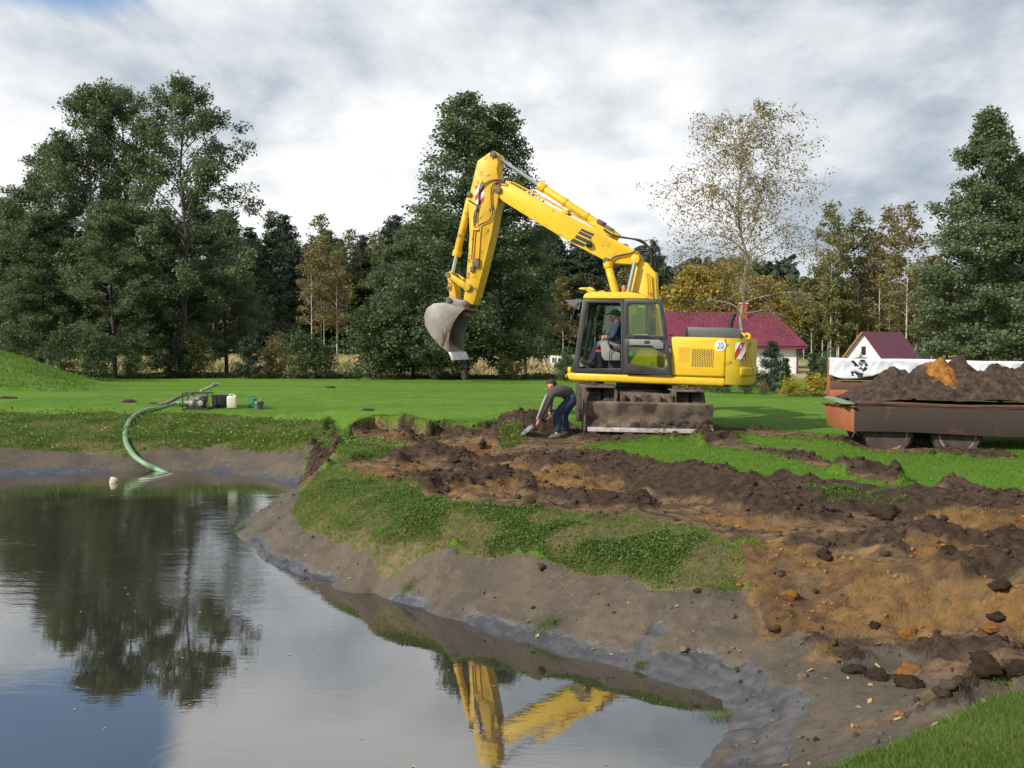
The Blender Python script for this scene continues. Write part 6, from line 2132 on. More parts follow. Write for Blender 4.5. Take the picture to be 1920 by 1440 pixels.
m_ygrn = leafmat('yellow_green_leaves', [(.070, .095, .034), (.115, .142, .05), (.18, .19, .068), (.25, .235, .085)], .38, .55, .4)
m_pine = leafmat('pine_needles', [(.019, .035, .023), (.032, .056, .034), (.054, .085, .049), (.085, .118, .066)], .12, .6, .5, .25)
m_fgrn = leafmat('dull_green_forest_leaves', [(.028, .044, .018), (.048, .068, .026), (.078, .098, .036), (.12, .125, .045)], .3, .6, .35)
m_rust_l = leafmat('russet_leaves', [(.13, .115, .05), (.20, .165, .068), (.28, .22, .09)], .35, .6, .4)
m_thuja = leafmat('thuja_sprays', [(.016, .045, .018), (.028, .07, .028), (.045, .10, .04)], .15, .6, 2.0)
m_bedy = leafmat('yellow_bush_leaves', [(.30, .24, .02), (.42, .32, .03), (.50, .40, .05)], .35, .6, 3.0)

P_oval = lambda u: max(.08, (math.sin(math.pi * min(.20 + .80 * u, 1.0)) ** .7) * (1.0 - .25 * u))
P_cone = lambda u: max(.06, (1 - u) ** .72 * (1 if u > .12 else .75 + 2 * u))
P_alder = lambda u: max(.07, (1 - u) ** .55 * (1 if u > .2 else .8 + u))
P_fan = lambda u: max(.10, math.sin(math.pi * min(.28 + .72 * u, 1)) ** .8)


def put(meshes, name, px, D, rz, sc, label, cat, group, mt_w, mt_l, top=None, wide=1.0, tilt=0.0):
    """place a tree (things: Empty > trunk, crown)"""
    X = (px - 960) / 1900 * D
    z = float(gz(X, D))
    r_ = empty(name, (X, D, z - .05), rz, label, cat, group)
    if top is not None:
        zt_ = np.empty(len(meshes[1].vertices) * 3, np.float32); meshes[1].vertices.foreach_get('co', zt_)
        sc = (at_d(px, top, D)[2] - z + .05) / np.percentile(zt_[2::3], 99.9)
    r_.scale = (sc * wide, sc * wide, sc)
    r_.rotation_euler = (0, tilt, rz) if tilt else (0, 0, rz)
    a = bpy.data.objects.new('trunk', meshes[0]); COL.objects.link(a); a.parent = r_
    b_ = bpy.data.objects.new('crown', meshes[1]); COL.objects.link(b_); b_.parent = r_
    if not meshes[0].materials: meshes[0].materials.append(mt_w)
    if not meshes[1].materials: meshes[1].materials.append(mt_l)
    return r_


# ---- big alders at the left
al1 = broadleaf(1, 16.0, 3.9, P_oval, .10, 50, 52000, .135, .28, (34, 62), 9, fill=.70, lean=.35)
al2 = broadleaf(12, 17.0, 3.9, P_fan, .14, 46, 42000, .135, .26, (42, 66), 9, fill=.62, lean=.35)
al3 = broadleaf(3, 15.0, 3.6, P_alder, .05, 56, 52000, .135, .26, (22, 48), 9, fill=.68, lean=.25)
for (ms_, px, D, rz, top, wide, lb) in (
        (al3, 15, 57, .4, 372, 1.25, 'dense dark alder at the left edge of the picture'),
        (al1, 95, 55, 2.2, 262, 1.05, 'shoulder high alder left of the tall ones in the left clump'),
        (al1, 165, 54, 1.2, 160, .92, 'leftmost of the tall alders in the left clump'),
        (al2, 240, 57, 5.2, 168, .80, 'open crowned tree in the middle of the left clump'),
        (al2, 350, 53, 2.1, 138, .98, 'tallest open crowned tree on the right of the left clump'),
        (al3, 75, 52, 3.0, 400, 1.3, 'lower dark tree in front of the left alders'),
        (al1, 215, 51, 3.9, 400, 1.25, 'lower dark tree in front of the middle of the left clump'),
        (al3, 318, 55, 2.4, 420, 1.45, 'low dense tree beneath the tallest open crown'),
        (al1, 425, 57, 2.4, 445, 1.25, 'smaller dark tree on the right flank of the left clump')):
    put(ms_, 'alder_tree', px, D, rz, 1, lb, 'tree', 'trees of the left clump', m_bark, m_alder, top, wide)
# ---- twin alder behind the arm
put(al3, 'alder_tree', 872, 50, .9, 1, 'tall conical alder behind the excavator arm', 'tree', None, m_bark, m_alder, 178, 1.18)
put(al3, 'alder_tree', 940, 51, 3.6, 1, 'second peak of the alder pair, right behind the excavator boom', 'tree', None, m_bark, m_alder, 198, 1.0)
put(al3, 'alder_tree', 775, 52, 5.0, 1, 'low leafy alder at the left foot of the middle alders', 'tree', None, m_bark, m_alder, 420, 1.3)
put(al1, 'alder_tree', 985, 58, 2.0, 1, 'low rounded alder right of the middle alders', 'tree', None, m_bark, m_alder, 455, 1.2)
# ---- dark alder at the right edge
al4 = broadleaf(4, 16.0, 4.1, P_cone, .05, 60, 66000, .15, .27, (12, 38), 9, fill=.92, lean=.15)
put(al4, 'alder_tree', 1828, 55, 1.0, 1, 'large dark conical alder at the right edge', 'tree', None, m_bark, m_alder, 208, 1.08)
put(al4, 'alder_tree', 1925, 57, 4.0, 1, 'dark alder cut by the right edge of the picture', 'tree', None, m_bark, m_alder, 290, 1.0)
# ---- thin golden birch in front of the house
bi1 = broadleaf(5, 15.6, 5.6, P_oval, .24, 48, 19000, .135, .17, (38, 62), 20, droop=.34, hang=.6, fill=.9, twig=.014, lean=.9, asp=.5, bare=.12, trunk_r=.13)
put(bi1, 'birch_tree', 1392, 56, .5, 1, 'large thin birch with sparse golden leaves behind the excavator', 'tree', None, m_birtw, leafmat('thin_birch_leaves', [(.11, .085, .03), (.17, .13, .042), (.24, .18, .055), (.30, .235, .08)], .4, .55, .5), 205, 1.0, R(3.5))
# ---- low golden trees under it
yb1 = broadleaf(6, 8.0, 3.0, P_oval, .12, 30, 12000, .24, .30, (25, 50), 7, droop=.12, fill=.8)
for (px, D, sc, lb) in ((1300, 92, 1.12, 'leftmost bushy golden tree behind the house roof'), (1365, 94, 1.22, 'bushy golden tree behind the chimney of the larger house'), (1440, 96, 1.05, 'bushy golden tree above the right end of the larger roof'), (1262, 100, .95, 'yellow leafed tree between the boom and the larger house')):
    put(yb1, 'golden_tree', px, D, px * .7, sc, lb, 'tree', 'golden trees behind the house', m_birtw, m_gold)

# ---- the far wood: pines, mixed birches and russet trees, each its own tree
pn1 = conifer(21, 20.0, 3.0, .42, 20, 8000, .52, .30, True)
pn2 = conifer(22, 19.0, 2.7, .34, 22, 8000, .52, .30, True)
pn3 = conifer(23, 18.0, 2.9, .10, 26, 9000, .50, .30)
fb1 = broadleaf(31, 17.0, 3.4, P_oval, .22, 26, 11000, .38, .45, (35, 60), 6, droop=.16, fill=.85, trunk_r=.11)
fb2 = broadleaf(32, 19.0, 3.0, P_oval, .25, 26, 3800, .30, .40, (45, 70), 8, droop=.18, fill=.8, twig=.03, trunk_r=.11)
fb1r = [fb1[0], fb1[1].copy()]
fb1y = [fb1[0], fb1[1].copy()]
fb2g = [fb2[0].copy(), fb2[1].copy()]
rf_ = random.Random(5)


def wood_row(px0, px1, n, D0, D1, kinds, label, group, name, scl=1.0):
    for i in range(n):
        px = px0 + (px1 - px0) * (i + rf_.uniform(.2, .8)) / n
        D = rf_.uniform(D0, D1)
        ms_, mw, ml = rf_.choice(kinds)
        put(ms_, name, px, D, rf_.uniform(0, 6.28), rf_.uniform(.86, 1.12) * scl, label, 'tree', group, mw, ml)


K_pine = [(pn1, m_barkp, m_pine), (pn2, m_barkp, m_pine), (pn3, m_barkp, m_pine)]
K_mix = [(fb1, m_birch, m_fgrn), (pn2, m_barkp, m_pine)]
K_bir = [(fb2, m_birch, m_ygrn), (fb1y, m_birch, m_ygrn)]
K_rus = [(fb1r, m_birtw, m_rust_l), (fb2g, m_birch, m_rust_l)]
wood_row(-60, 420, 16, 135, 160, K_pine, 'dark pine of the far wood behind the left clump', 'pines behind the left clump', 'pine_tree')
wood_row(395, 565, 15, 138, 168, K_pine, 'dark pine of the far wood between the left clump and the golden birch', 'pines right of the left clump', 'pine_tree')
wood_row(570, 730, 8, 150, 172, [(fb1, m_birch, m_fgrn), (fb2, m_birch, m_ygrn)], 'greenish broadleaf tree of the far wood behind the golden birch', 'mixed trees behind the golden birch', 'forest_tree', 1.0)
wood_row(560, 740, 8, 165, 180, K_pine, 'dark pine of the far wood behind the golden birch', 'pines behind the golden birch', 'pine_tree')
wood_row(700, 1010, 16, 150, 175, K_pine, 'dark pine of the far wood hidden behind the middle alders', 'pines behind the middle alders', 'pine_tree')
wood_row(1000, 1250, 20, 160, 185, [(pn1, m_barkp, m_pine), (pn3, m_barkp, m_pine), (pn2, m_barkp, m_pine)], 'pine of the far wood under the excavator boom', 'pines under the boom', 'pine_tree')
wood_row(1010, 1240, 8, 140, 152, [(fb1r, m_birtw, m_rust_l), (fb1, m_birch, m_fgrn)], 'low russet tree of the far wood under the boom', 'russet trees under the boom', 'forest_tree', .72)
wood_row(1235, 1500, 12, 150, 175, [(fb1, m_birch, m_fgrn), (pn3, m_barkp, m_pine), (fb1y, m_birch, m_ygrn)], 'tree of the far wood behind the thin golden birch', 'wood behind the thin birch', 'forest_tree', .70)
wood_row(1480, 1580, 6, 118, 135, K_bir[1:], 'yellow green tree between the two red roofs', 'yellow green trees between the roofs', 'forest_tree', .68)
wood_row(1540, 1710, 7, 112, 128, [(fb2, m_birch, m_ygrn), (fb2g, m_birch, m_rust_l)], 'slender thin leaved birch behind the small outbuilding', 'birches behind the outbuilding', 'birch_tree', .88)
wood_row(1540, 1720, 6, 130, 145, [(fb1y, m_birch, m_ygrn), (fb1r, m_birtw, m_rust_l)], 'autumn tree low behind the slender birches', 'autumn trees behind the birches', 'forest_tree', .62)
wood_row(1700, 2000, 9, 110, 140, [(fb1y, m_birch, m_ygrn), (fb1r, m_birtw, m_rust_l), (pn3, m_barkp, m_pine)], 'autumn tree of the wood behind the right alder', 'wood behind the right alder', 'forest_tree', .75)
# golden birch group in front of the left wood, three white stems
for (px, D, sc, lb) in ((585, 118, .68, 'left stem of the golden birch trio before the dark wood'), (608, 120, .76, 'middle stem of the golden birch trio before the dark wood'), (632, 119, .66, 'right stem of the golden birch trio before the dark wood')):
    put(fb2g, 'birch_tree', px, D, px * 1.3, sc, lb, 'tree', 'golden birch trio', m_birch, m_rust_l)
# the unbroken mass deeper in the wood
rng = np.random.default_rng(77)
nM = 85000
ang = rng.uniform(-.66, .66, nM)
Dm = rng.uniform(172, 200, nM)
Xm = ang * Dm
topm = 16.5 + 4.0 * (fbm(Xm * .05, Xm * 0 + 3.0, 3, 9) - .5) + 3.0 * (vnoise(Xm * .35, Xm * 0, 5) - .5)
topm = np.where(ang > .28, topm * .62, topm)
Zm = rng.random(nM) * topm - .3
mass = leaves('far_wood', np.stack([Xm, Dm, Zm], -1), 1.3, rng, .8, .2)
mo = link('far_wood', mass, None, m_pine)
tag(mo, 'dark unbroken mass of the wood on the horizon', 'wood', None, 'stuff')
# undergrowth along the wood's foot
nM = 26000
ang = rng.uniform(-.62, .62, nM); Dm = rng.uniform(118, 150, nM); Xm = ang * Dm
Zm = rng.random(nM) ** 1.4 * (1.4 + 3.4 * vnoise(Xm * .15, Dm * .15, 8)) - .3
keep = Dm > 128 + 14 * vnoise(Xm * .08, Xm * 0, 6)
und = leaves('undergrowth', np.stack([Xm, Dm, Zm], -1)[keep], .45, rng, .7, .3)
tag(link('undergrowth', und, None, m_fgrn), 'dull green undergrowth at the foot of the far wood', 'undergrowth', None, 'stuff')

# ---- shrubs along the far edge of the lawn
sh1 = broadleaf(41, 3.0, 1.25, P_oval, .05, 22, 6500, .10, .14, (35, 65), 6, stems=3, spread=.5, fill=.85, trunk_r=.03, twig=.008)
sh2 = broadleaf(42, 2.2, .85, P_oval, .05, 18, 4200, .09, .12, (40, 70), 6, stems=3, spread=.35, fill=.85, trunk_r=.025, twig=.006)
sp1 = conifer(43, 2.4, .85, .05, 12, 5200, .20, .14, True)
sp2 = conifer(44, 3.0, 1.1, .04, 14, 6500, .22, .14)
sh2y = [sh2[0], sh2[1].copy()]
shr = [
    (sh1, 182, 46, .72, 'rounded grey green shrub at the right foot of the grassy mound', m_alder2),
    (sh1, 118, 48, .70, 'grey green shrub behind the grassy mound', m_alder2),
    (sp1, 332, 52, .82, 'dark small pine beside the light green sapling', m_pine),
    (sh2y, 366, 52, 1.05, 'light yellow green sapling under the left clump of trees', m_ygrn),
    (sp1, 466, 51, .85, 'small round topped pine at the back edge of the lawn', m_pine),
    (sh2, 518, 52, .90, 'thin russet sapling right of the small pine', m_rust_l),
    (sh1, 570, 51, .78, 'leafy shrub before the golden birch trio', m_alder2),
    (sh2, 608, 51, .78, 'low shrub right of the leafy shrub before the golden birches', m_alder2),
    (sh1, 700, 50, 1.20, 'large bright leafed shrub left of the bucket', m_alder2),
    (sh1, 752, 51, 1.12, 'leafy shrub between the large shrub and the bucket', m_alder2),
    (sh2, 812, 50, .80, 'low reedy shrub under the bucket', m_alder2),
    (sh1, 850, 50.5, .85, 'shrub at the foot of the middle alders', m_alder2),
    (sh2, 958, 50, .82, 'small thin leafed sapling right of the middle alders', m_ygrn),
    (sh2, 1062, 48, .62, 'low green shrub behind the bending man', m_alder2),
    (sh2, 250, 50, .65, 'low shrub under the left clump near its trunks', m_alder2),
    (sh1, 55, 62, 1.1, 'dark shrub between the mound and the left clump', m_alder),
]
sh2r = [sh2[0], sh2[1].copy()]
sh1a = [sh1[0], sh1[1].copy()]
for (ms_, px, D, sc, lb, ml) in shr:
    mm = ms_
    if ml is m_rust_l: mm = sh2r
    if ml is m_alder: mm = sh1a
    if ml is m_ygrn: mm = sh2y
    put(mm, 'pine_sapling' if ml is m_pine else 'shrub', px, D, px * .37, sc, lb, 'young pine' if ml is m_pine else 'shrub', None, m_bark, ml)
# weedy verge along the lawn's back edge
nM = 30000
Xm = rng.uniform(-24, 11, nM); Dm = 51.5 + rng.random(nM) * 2.8 + (fbm(Xm * .4, Xm * 0, 3, 4) - .5) * 2
hv = (.15 + .85 * vnoise(Xm * .6, Dm * .6, 12) ** 2) * .30
C = np.stack([Xm, Dm, gz(Xm, Dm) + rng.random(nM) ** 1.3 * hv], -1)
vg = leaves('weedy_verge', C, .13, rng, .45, .1, -.6)
tag(link('weedy_verge', vg, None, leafmat('verge_weeds', [(.030, .052, .014), (.06, .09, .025), (.12, .125, .04), (.20, .16, .07)], .3, .7, .6)), 'uneven strip of tall weeds along the back of the lawn', 'weeds', None, 'stuff')
# straw field grass
nM = 26000
Xm = rng.uniform(-34, 14, nM); Dm = 58 + rng.random(nM) * 55
C = np.stack([Xm, Dm, gz(Xm, Dm) + rng.random(nM) * .55], -1)
fg = leaves('dry_field_grass', C, .42, rng, .16, .0, -1.6)
tag(link('dry_field_grass', fg, None, leafmat('dry_grass', [(.17, .16, .06), (.32, .26, .12), (.44, .36, .19), (.52, .44, .25)], .3, .8, .12)), 'tall dry straw coloured grass in the field before the wood', 'grass', None, 'stuff')

# ---- garden bed at the right: conifers, columns, yellow bushes
thj = conifer(45, 2.0, .30, .02, 18, 4200, .11, .35)
yel = broadleaf(46, .55, .42, P_oval, .02, 12, 1500, .055, .07, (30, 70), 5, stems=3, spread=.2, fill=1, trunk_r=.012, twig=.004)
put(sp2, 'garden_pine', 1445, 38, .3, .62, 'bushy garden pine before the white wall of the larger house', 'young pine', None, m_barkp, m_pine)
put(sp1, 'garden_pine', 1408, 40, 1.3, .45, 'low dark conifer half behind the counterweight', 'young pine', None, m_barkp, m_pine)
put(thj, 'thuja_column', 1474, 36.5, .3, .66, 'short pointed thuja right of the garden pine', 'thuja', None, m_barkp, m_thuja)
put(thj, 'thuja_column', 1524, 36.0, 2.3, .74, 'narrow pointed thuja left of the trailer', 'thuja', None, m_barkp, m_thuja)
put(yel, 'yellow_bush', 1478, 34.6, .3, .80, 'low yellow bush below the shorter thuja', 'bush', None, m_bark, m_bedy)
put(yel, 'yellow_bush', 1532, 34.4, 2.3, .95, 'low yellow bush beside the end of the trailer', 'bush', None, m_bark, m_bedy)
put(sh2, 'garden_shrub', 1547, 40, 2.0, .62, 'grassy leaved plant between the thuja and the trailer', 'shrub', None, m_bark, m_alder2)
for (px, D, sc, lb, ml, mm) in ((1342, 37, .32, 'small dark shrub under the engine cover', m_alder2, sh2), (1358, 36.5, .36, 'small green shrub under the counterweight seam', m_alder2, sh2), (1398, 36.2, .34, 'dark round shrub under the counterweight', m_alder, sh1a), (1432, 35.6, .22, 'low brownish shrub in the bed left of the yellow bushes', m_rust_l, sh2r), (1320, 38, .36, 'reddish brown shrub under the engine grille', m_rust_l, sh2r)):
    put(mm, 'garden_shrub', px, D, px * .3, sc, lb, 'shrub', None, m_bark, ml)
# plants behind the trailer's sheet
put(sh2y, 'garden_shrub', 1609, 60, 1.0, .62, 'thin twiggy shrub before the gable of the outbuilding', 'shrub', None, m_bark, m_alder2)

# ================================================================== GRASS, WEEDS, CLODS, LEAVES
rng = np.random.default_rng(99)
cell = np.outer(np.gradient(GYS), np.gradient(GXS))
D_ = np.hypot(GX, GY)
infr = (np.abs(GX) < .56 * GY + .6) & (GY > 3.2)


def scatter(wt, n):
    w_ = (wt * cell).ravel()
    pk_ = rng.choice(w_.size, n, p=w_ / w_.sum())
    j, i = np.unravel_index(pk_, GX.shape)
    x = GX[j, i] + (rng.random(n) - .5) * np.gradient(GXS)[i]
    y = GY[j, i] + (rng.random(n) - .5) * np.gradient(GYS)[j]
    return x, y, gz(x, y)


def blades(name, x, y, z, h, wdt, lean, mat, label, cat):
    n = len(x)
    a = rng.uniform(0, 2 * np.pi, n)
    b_ = rng.uniform(0, 2 * np.pi, n)
    hh = h * rng.uniform(.5, 1.3, n)
    ln = lean * hh * rng.uniform(.3, 1.4, n)
    base = np.stack([x, y, z - .008], -1)
    sx = np.stack([np.cos(a), np.sin(a), np.zeros(n)], -1) * (wdt * rng.uniform(.6, 1.3, n) * .5)[:, None]
    tip = base + np.stack([np.cos(b_) * ln, np.sin(b_) * ln, hh], -1)
    mid = base + np.stack([np.cos(b_) * ln * .3, np.sin(b_) * ln * .3, hh * .6], -1)
    V = np.stack([base - sx, base + sx, tip], 1).reshape(-1, 3)
    me = fast_mesh(name, V, np.arange(n * 3).reshape(-1, 3))
    o = link(name, me, None, mat)
    return tag(o, label, cat, None, 'stuff')


m_blade_g = leafmat('lawn_grass_blades', [(.055, .125, .010), (.080, .18, .012), (.12, .235, .02), (.17, .26, .05)], .35, .55, 1.2)
m_weedl = leafmat('bank_weed_leaves', [(.055, .10, .018), (.085, .15, .026), (.13, .205, .04), (.20, .24, .07)], .35, .5, 1.4)
m_dryw = leafmat('dry_bank_stalks', [(.12, .10, .04), (.20, .16, .065), (.29, .23, .11)], .3, .7, 1.2)
bare_ = np.maximum.reduce([M_peat, M_orange, M_mud, M_field, M_bed])
lawn_w = (1 - bare_) * (1 - M_weed) * infr
x, y, z = scatter(lawn_w * (GY < 9.5) * (GX > .5), 150000)
blades('corner_grass', x, y, z, .042, .0042, .9, leafmat('corner_grass_blades', [(.040, .085, .010), (.062, .135, .012), (.095, .185, .02), (.20, .20, .07)], .35, .55, 1.6), 'long grass on the near bank in the bottom right corner', 'grass')
x, y, z = scatter(lawn_w * (GY > 9.5) * (1 - sstep(GY, 15, 24)), 110000)
blades('lawn_grass', x, y, z, .032, .009, .6, m_blade_g, 'short grass of the lawn strip before the blade and trailer', 'grass')
x, y, z = scatter(M_mound * infr, 30000)
blades('mound_grass', x, y, z, .09, .03, .8, m_blade_g, 'rough grass on the mound at the left', 'grass')
wclump = sstep(fbm(GX * 1.7, GY * 1.7, 3, 61), .38, .62)
upper = sstep(HC - (HC - GZ) / GK, -.30, -.02)
x, y, z = scatter(M_weed * (1 - M_peat * .6) * infr * (GY < 19) * (.04 + wclump ** 1.5) * (.15 + .9 * upper) * (.28 + .72 * sstep(GX, -1.6, -.2)), 46000)
C = np.stack([x, y, z + rng.random(len(x)) * .035 * (.4 + mval(wclump, x, y))], -1)
wl = leaves('bank_weeds', C, .020, rng, .75, .9, 0)
tag(link('bank_weeds', wl, None, m_weedl), 'leafy green weeds on the lip of the near bank', 'weeds', None, 'stuff')
x, y, z = scatter(M_weed * (1 - M_peat * .5) * infr * (GY < 19) * (1.2 - .7 * upper), 34000)
blades('bank_dry_grass', x, y, z, .045, .004, 1.1, m_dryw, 'dry brownish grass on the slope of the near bank', 'grass')
x, y, z = scatter(M_weed * infr * (GY < 19) * (.35 + wclump), 62000)
blades('bank_grass', x, y, z, .045, .005, 1.0, m_blade_g, 'green grass tufts among the weeds of the near bank', 'grass')
x, y, z = scatter(M_weed * infr * (GY >= 19) * (GY < 30) * (.2 + wclump), 15000)
C = np.stack([x, y, z + rng.random(len(x)) * .13 * (.3 + mval(wclump, x, y))], -1)
wl = leaves('far_bank_weeds', C, .05, rng, .6, .7, 0)
tag(link('far_bank_weeds', wl, None, m_weedl), 'leafy weeds hanging over the far bank of the pond', 'weeds', None, 'stuff')
x, y, z = scatter(M_weed * infr * (GY >= 19) * (GY < 30), 24000)
blades('far_bank_grass', x, y, z, .07, .010, .9, m_dryw, 'mixed dry grass on the far bank of the pond', 'grass')
x, y, z = scatter(M_weed * infr * (GY >= 19) * (GY < 30) * (.3 + wclump), 70000)
blades('far_bank_turf', x, y, z, .075, .011, .9, m_blade_g, 'green turf growing down the far bank of the pond', 'grass')
# fringe of grass hanging over every cut in the turf
edge_w = (blur(np.maximum(M_peat, M_mud), 6) > .04) * (blur(np.maximum(M_peat, M_mud), 6) < .6) * (1 - M_mud) * infr * (GY < 30)
x, y, z = scatter(edge_w * (1 - M_field), 34000)
blades('turf_fringe', x, y, z + .01, .05, .009, 1.0, m_blade_g, 'ragged grass fringe along the torn edge of the turf', 'grass')


# clods: one small lumpy mesh repeated as joined geometry
def lump(seed, n=9, m=6, rough_=.42):
    r_ = random.Random(seed)
    mb = MB().ball((0, 0, 0), 1.0, n, m)
    fr_ = [Vector((r_.gauss(0, 1), r_.gauss(0, 1), r_.gauss(0, 1))) for _ in range(5)]
    out = []
    for v in mb.v:
        d_ = Vector(v)
        s__ = 1 + sum(.13 * math.sin(2.6 * d_.dot(f_) + i) for i, f_ in enumerate(fr_)) + (hash((round(d_.x, 3), round(d_.y, 3), round(d_.z, 3), seed)) % 1000 / 1000 - .5) * rough_
        out.append(np.array(d_) * s__)
    return np.array(out), np.array([f_ for f_ in mb.f])


LV, LF = zip(*[lump(s__, 6, 4) for s__ in range(6)])


def clods(name, x, y, z, smin, smax, mat, label, flat=.75):
    n = len(x)
    Vs, Fs, b_ = [], [], 0
    for q in range(6):
        sel = np.arange(n) % 6 == q
        k = sel.sum()
        s__ = smin * (smax / smin) ** (rng.random(k) ** 3.2)
        a = rng.uniform(0, 6.28, k)
        sc = np.stack([s__ * rng.uniform(.7, 1.3, k), s__ * rng.uniform(.7, 1.3, k), s__ * flat * rng.uniform(.7, 1.2, k)], -1)
        v = LV[q][None] * sc[:, None, :]
        vx = v[..., 0] * np.cos(a)[:, None] - v[..., 1] * np.sin(a)[:, None]
        vy = v[..., 0] * np.sin(a)[:, None] + v[..., 1] * np.cos(a)[:, None]
        V = np.stack([vx + x[sel][:, None], vy + y[sel][:, None], v[..., 2] + (z[sel] + s__ * .25)[:, None]], -1)
        m = LV[q].shape[0]
        Fs.append((LF[q][None] + (np.arange(k) * m)[:, None, None] + b_).reshape(-1, 4))
        Vs.append(V.reshape(-1, 3)); b_ += k * m
    me = fast_mesh(name, np.concatenate(Vs), np.concatenate(Fs), False)
    o = link(name, me, None, mat)
    return tag(o, label, 'clods', None, 'stuff')


m_clod = pmat('dark_peat_clod', (.038, .023, .0145), (.078, .050, .031), 9, .95, bump=.02, bscale=22, spec=.2)
m_clodo = pmat('orange_sand_clod', (.33, .15, .034), (.20, .095, .03), 8, .95, bump=.015, bscale=22, spec=.2, dirt=(.07, .045, .03), dirt_amt=.3)
m_clodm = pmat('grey_mud_clod', (.125, .098, .070), (.08, .063, .048), 8, .9, bump=.012, bscale=22, spec=.3)
hp_ = sstep(fbm(GX * .9, GY * .9, 3, 71), .42, .62)
x, y, z = scatter(M_peat * (1 - .8 * M_orange) * infr * (GY < 30) * (.15 + hp_), 5000)
clods('peat_clods', x, y, z, .007, .050, m_clod, 'loose dark peat clods strewn over the dug ground')
x, y, z = scatter(M_orange * infr * (GY < 26), 1800)
clods('sand_clods', x, y, z, .006, .024, m_clodo, 'crumbled orange sand lumps on the sandy slope')
flat_w = M_mud * (1 - M_weed) * (1 - M_peat) * infr * (GZ > WATER + .04)
x, y, z = scatter(flat_w * (GY < 9) * (GX > 1.4), 170)
clods('mud_crumbs', x, y, z, .005, .028, m_clodm, 'small grey crumbs lying on the mud flat')
x, y, z = scatter(flat_w * (GY > 6) * (GY < 17), 150)
clods('bank_crumbs', x, y, z, .006, .028, m_clod, 'small dark crumbs lying on the muddy bank')

# single lumps that stand out
lumpbank = {}
for (px, py, s__, mt, lb, nm) in (
        (1703, 1192, .105, m_clodo, 'round orange stone at the foot of the sandy slope', 'stone'),
        (1862, 1190, .085, m_clodo, 'pale orange stone among dark clods near the right edge', 'stone'),
        (1598, 1262, .10, m_clod, 'dark clod on the mud flat below the sandy slope, left of two', 'clod'),
        (1704, 1256, .13, m_clodo, 'large orange clod on the mud flat below the round stone', 'clod'),
        (1708, 1288, .12, m_clod, 'dark clod directly below the large orange clod', 'clod'),
        (1642, 1270, .11, m_clod, 'flat dark clod left of the large orange clod', 'clod'),
        (1568, 1220, .09, m_clodm, 'grey crumbled clod just below the foot of the sandy slope', 'clod'),
        (1533, 1217, .045, m_clod, 'small square dark clod on the grey mud', 'clod'),
        (1281, 1216, .045, m_rust, 'reddish brown tussock lump by the wet mud', 'clod'),
        (1503, 1272, .06, m_rust, 'small brown tussock on the mud right of the wet scars', 'clod'),
        (1780, 1335, .075, m_clodm, 'big grey clod heap above the corner grass', 'clod'),
        (1850, 1310, .12, m_clod, 'big dark clod heap near the right edge above the corner grass', 'clod'),
        (1905, 1300, .10, m_clod, 'dark clod at the right edge above the corner grass', 'clod'),
        (1715, 1350, .07, m_clodm, 'crumbling grey clod at the tip of the corner grass', 'clod'),
        (1655, 975, .17, m_clod, 'big overhanging dark sod block in the spoil bank', 'clod'),
        (1545, 1045, .12, m_clod, 'dark clod perched on the top of the sandy slope', 'clod'),
        (1880, 1118, .09, m_clod, 'dark clod on the sandy slope near the right edge', 'clod'),
        (1870, 1175, .10, m_clod, 'dark clod above the pale orange stone', 'clod'),
        (1640, 1180, .06, m_clod, 'small dark clod in the middle of the sandy slope foot', 'clod'),
        (1480, 1132, .10, m_clodo, 'slumped orange slab left of the sandy slope', 'clod'),
        (852, 880, .13, m_clod, 'dark upright sod sticking out of the dug floor', 'clod'),
        (905, 848, .12, m_clod, 'dark sod lump left of the heap by the bending man', 'clod')):
    gx_, gy_ = G(px, py)
    key = rf_.randrange(8)
    if (key, mt.name) not in lumpbank:
        v, f_ = lump(100 + key, 22, 15, .10 if nm == 'stone' else .26)
        v = v * (1 + .12 * (np.sin(v[:, :1] * 7) * np.sin(v[:, 1:2] * 8 + 1)))
        lm = fast_mesh(nm, v, f_, True); lm.materials.append(mt)
        lumpbank[(key, mt.name)] = lm
    o = bpy.data.objects.new(nm, lumpbank[(key, mt.name)])
    COL.objects.link(o)
    s__ *= .72
    o.location = (gx_, gy_, float(gz(gx_, gy_)) + s__ * .18)
    o.scale = (s__ * rf_.uniform(.9, 1.25), s__ * rf_.uniform(.85, 1.15), s__ * rf_.uniform(.6, .8))
    o.rotation_euler = (0, 0, rf_.uniform(0, 6.28))
    tag(o, lb, nm)
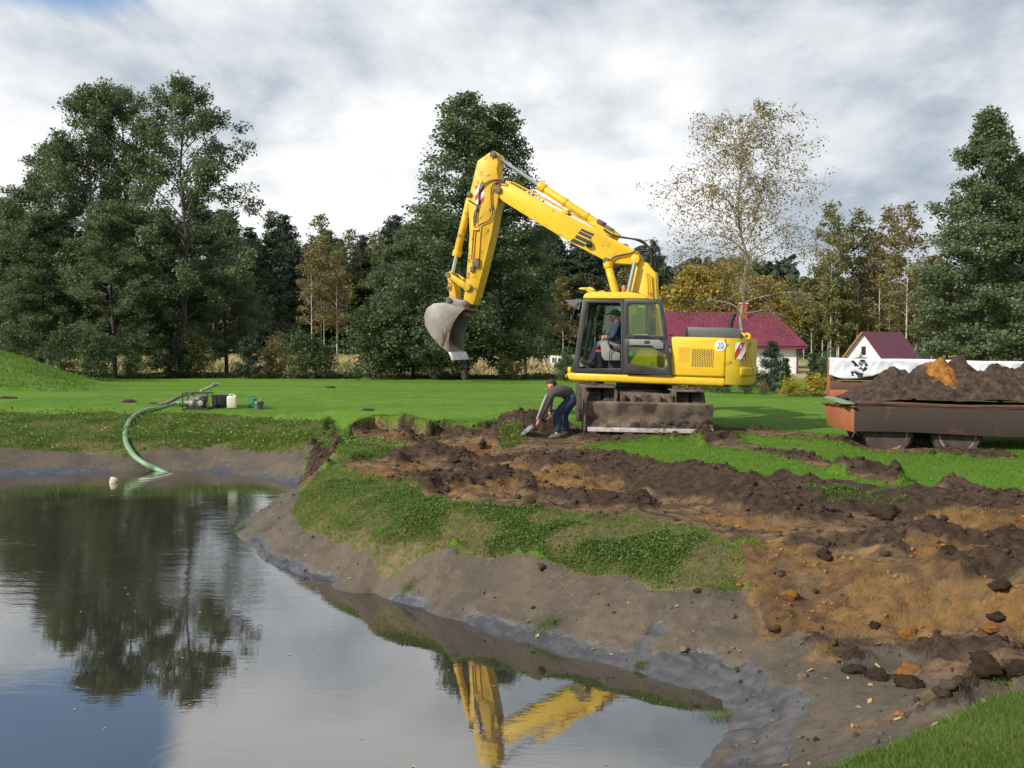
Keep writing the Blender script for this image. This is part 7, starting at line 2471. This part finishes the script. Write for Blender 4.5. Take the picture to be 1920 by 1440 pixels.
# molehills on the far lawn
for (px, py, s__, lb) in ((245, 754, .22, 'small brown molehill on the lawn left of the pump'), (290, 756, .16, 'tiny brown molehill nearest the left of the pump'), (12, 748, .26, 'brown molehill on the lawn at the left edge'), (690, 769, .20, 'small brown molehill on the lawn above the cut turf'), (620, 727, .24, 'small brown molehill far back on the lawn')):
    gx_, gy_ = G(px, py)
    v, f_ = lump(300 + px, 18, 10, .22)
    lm = fast_mesh('molehill', v, f_, False); lm.materials.append(m_clod)
    o = bpy.data.objects.new('molehill', lm); COL.objects.link(o)
    o.location = (gx_, gy_, float(gz(gx_, gy_)) - s__ * .05); o.scale = (s__, s__ * .9, s__ * .28)
    tag(o, lb, 'molehill')
# grass tufts by the waterline
for (px, py, s__, lb) in ((1024, 1180, .14, 'dark grass tuft at the waterline in the middle of the near bank'), (1346, 1350, .10, 'grass tuft standing in the water at the right end of the pond'), (765, 1103, .09, 'small dark mossy tuft at the waterline left of the middle'), (1200, 1250, .06, 'tiny green tuft at the waterline near the yellow reflection'), (450, 993, .10, 'green tuft at the tip of the peninsula')):
    p3 = G(px, py)
    n = 260
    x = p3[0] + rng.normal(size=n) * s__ * .55; y = p3[1] + rng.normal(size=n) * s__ * .35
    z = np.maximum(gz(x, y), WATER - .02)
    tr_ = empty('grass_tuft', (p3[0], p3[1], 0), 0, lb, 'grass tuft')
    o = blades('blade_cluster', x - p3[0], y - p3[1], z, s__ * .8, .004, .9, m_weedl, lb, 'grass tuft')
    del o['category']; o.parent = tr_
# fallen leaves on water and mud
m_fall = leafmat('fallen_leaves', [(.34, .20, .05), (.45, .30, .10), (.50, .40, .22)], .2, .6, 5.0)
n = 60
x = rng.uniform(-4.8, 1.3, n); y = rng.uniform(6.5, 13.0, n)
ok = (gz(x, y) < WATER - .03)
C = np.stack([x, y, np.full(n, WATER + .004)], -1)[ok]
V = []
for c_ in C:
    a = rng.uniform(0, 6.28); l_ = rng.uniform(.010, .020)
    d_ = np.array([np.cos(a), np.sin(a), 0]); s__ = np.array([-np.sin(a), np.cos(a), 0])
    V += [c_ - d_ * l_, c_ + s__ * l_ * .6 + [0, 0, .003], c_ + d_ * l_, c_ - s__ * l_ * .6 + [0, 0, .003]]
fl_ = fast_mesh('floating_leaves', np.array(V), np.arange(len(V)).reshape(-1, 4))
tag(link('floating_leaves', fl_, None, m_fall), 'small yellow leaves floating on the pond', 'leaves', None, 'stuff')
x, y, z = scatter(flat_w * (GY < 13), 90)
fl_ = leaves('fallen_leaves', np.stack([x, y, z + .012], -1), .045, rng, .7, 3.0, 0)
tag(link('fallen_leaves', fl_, None, m_fall), 'yellow leaves fallen on the muddy bank', 'leaves', None, 'stuff')
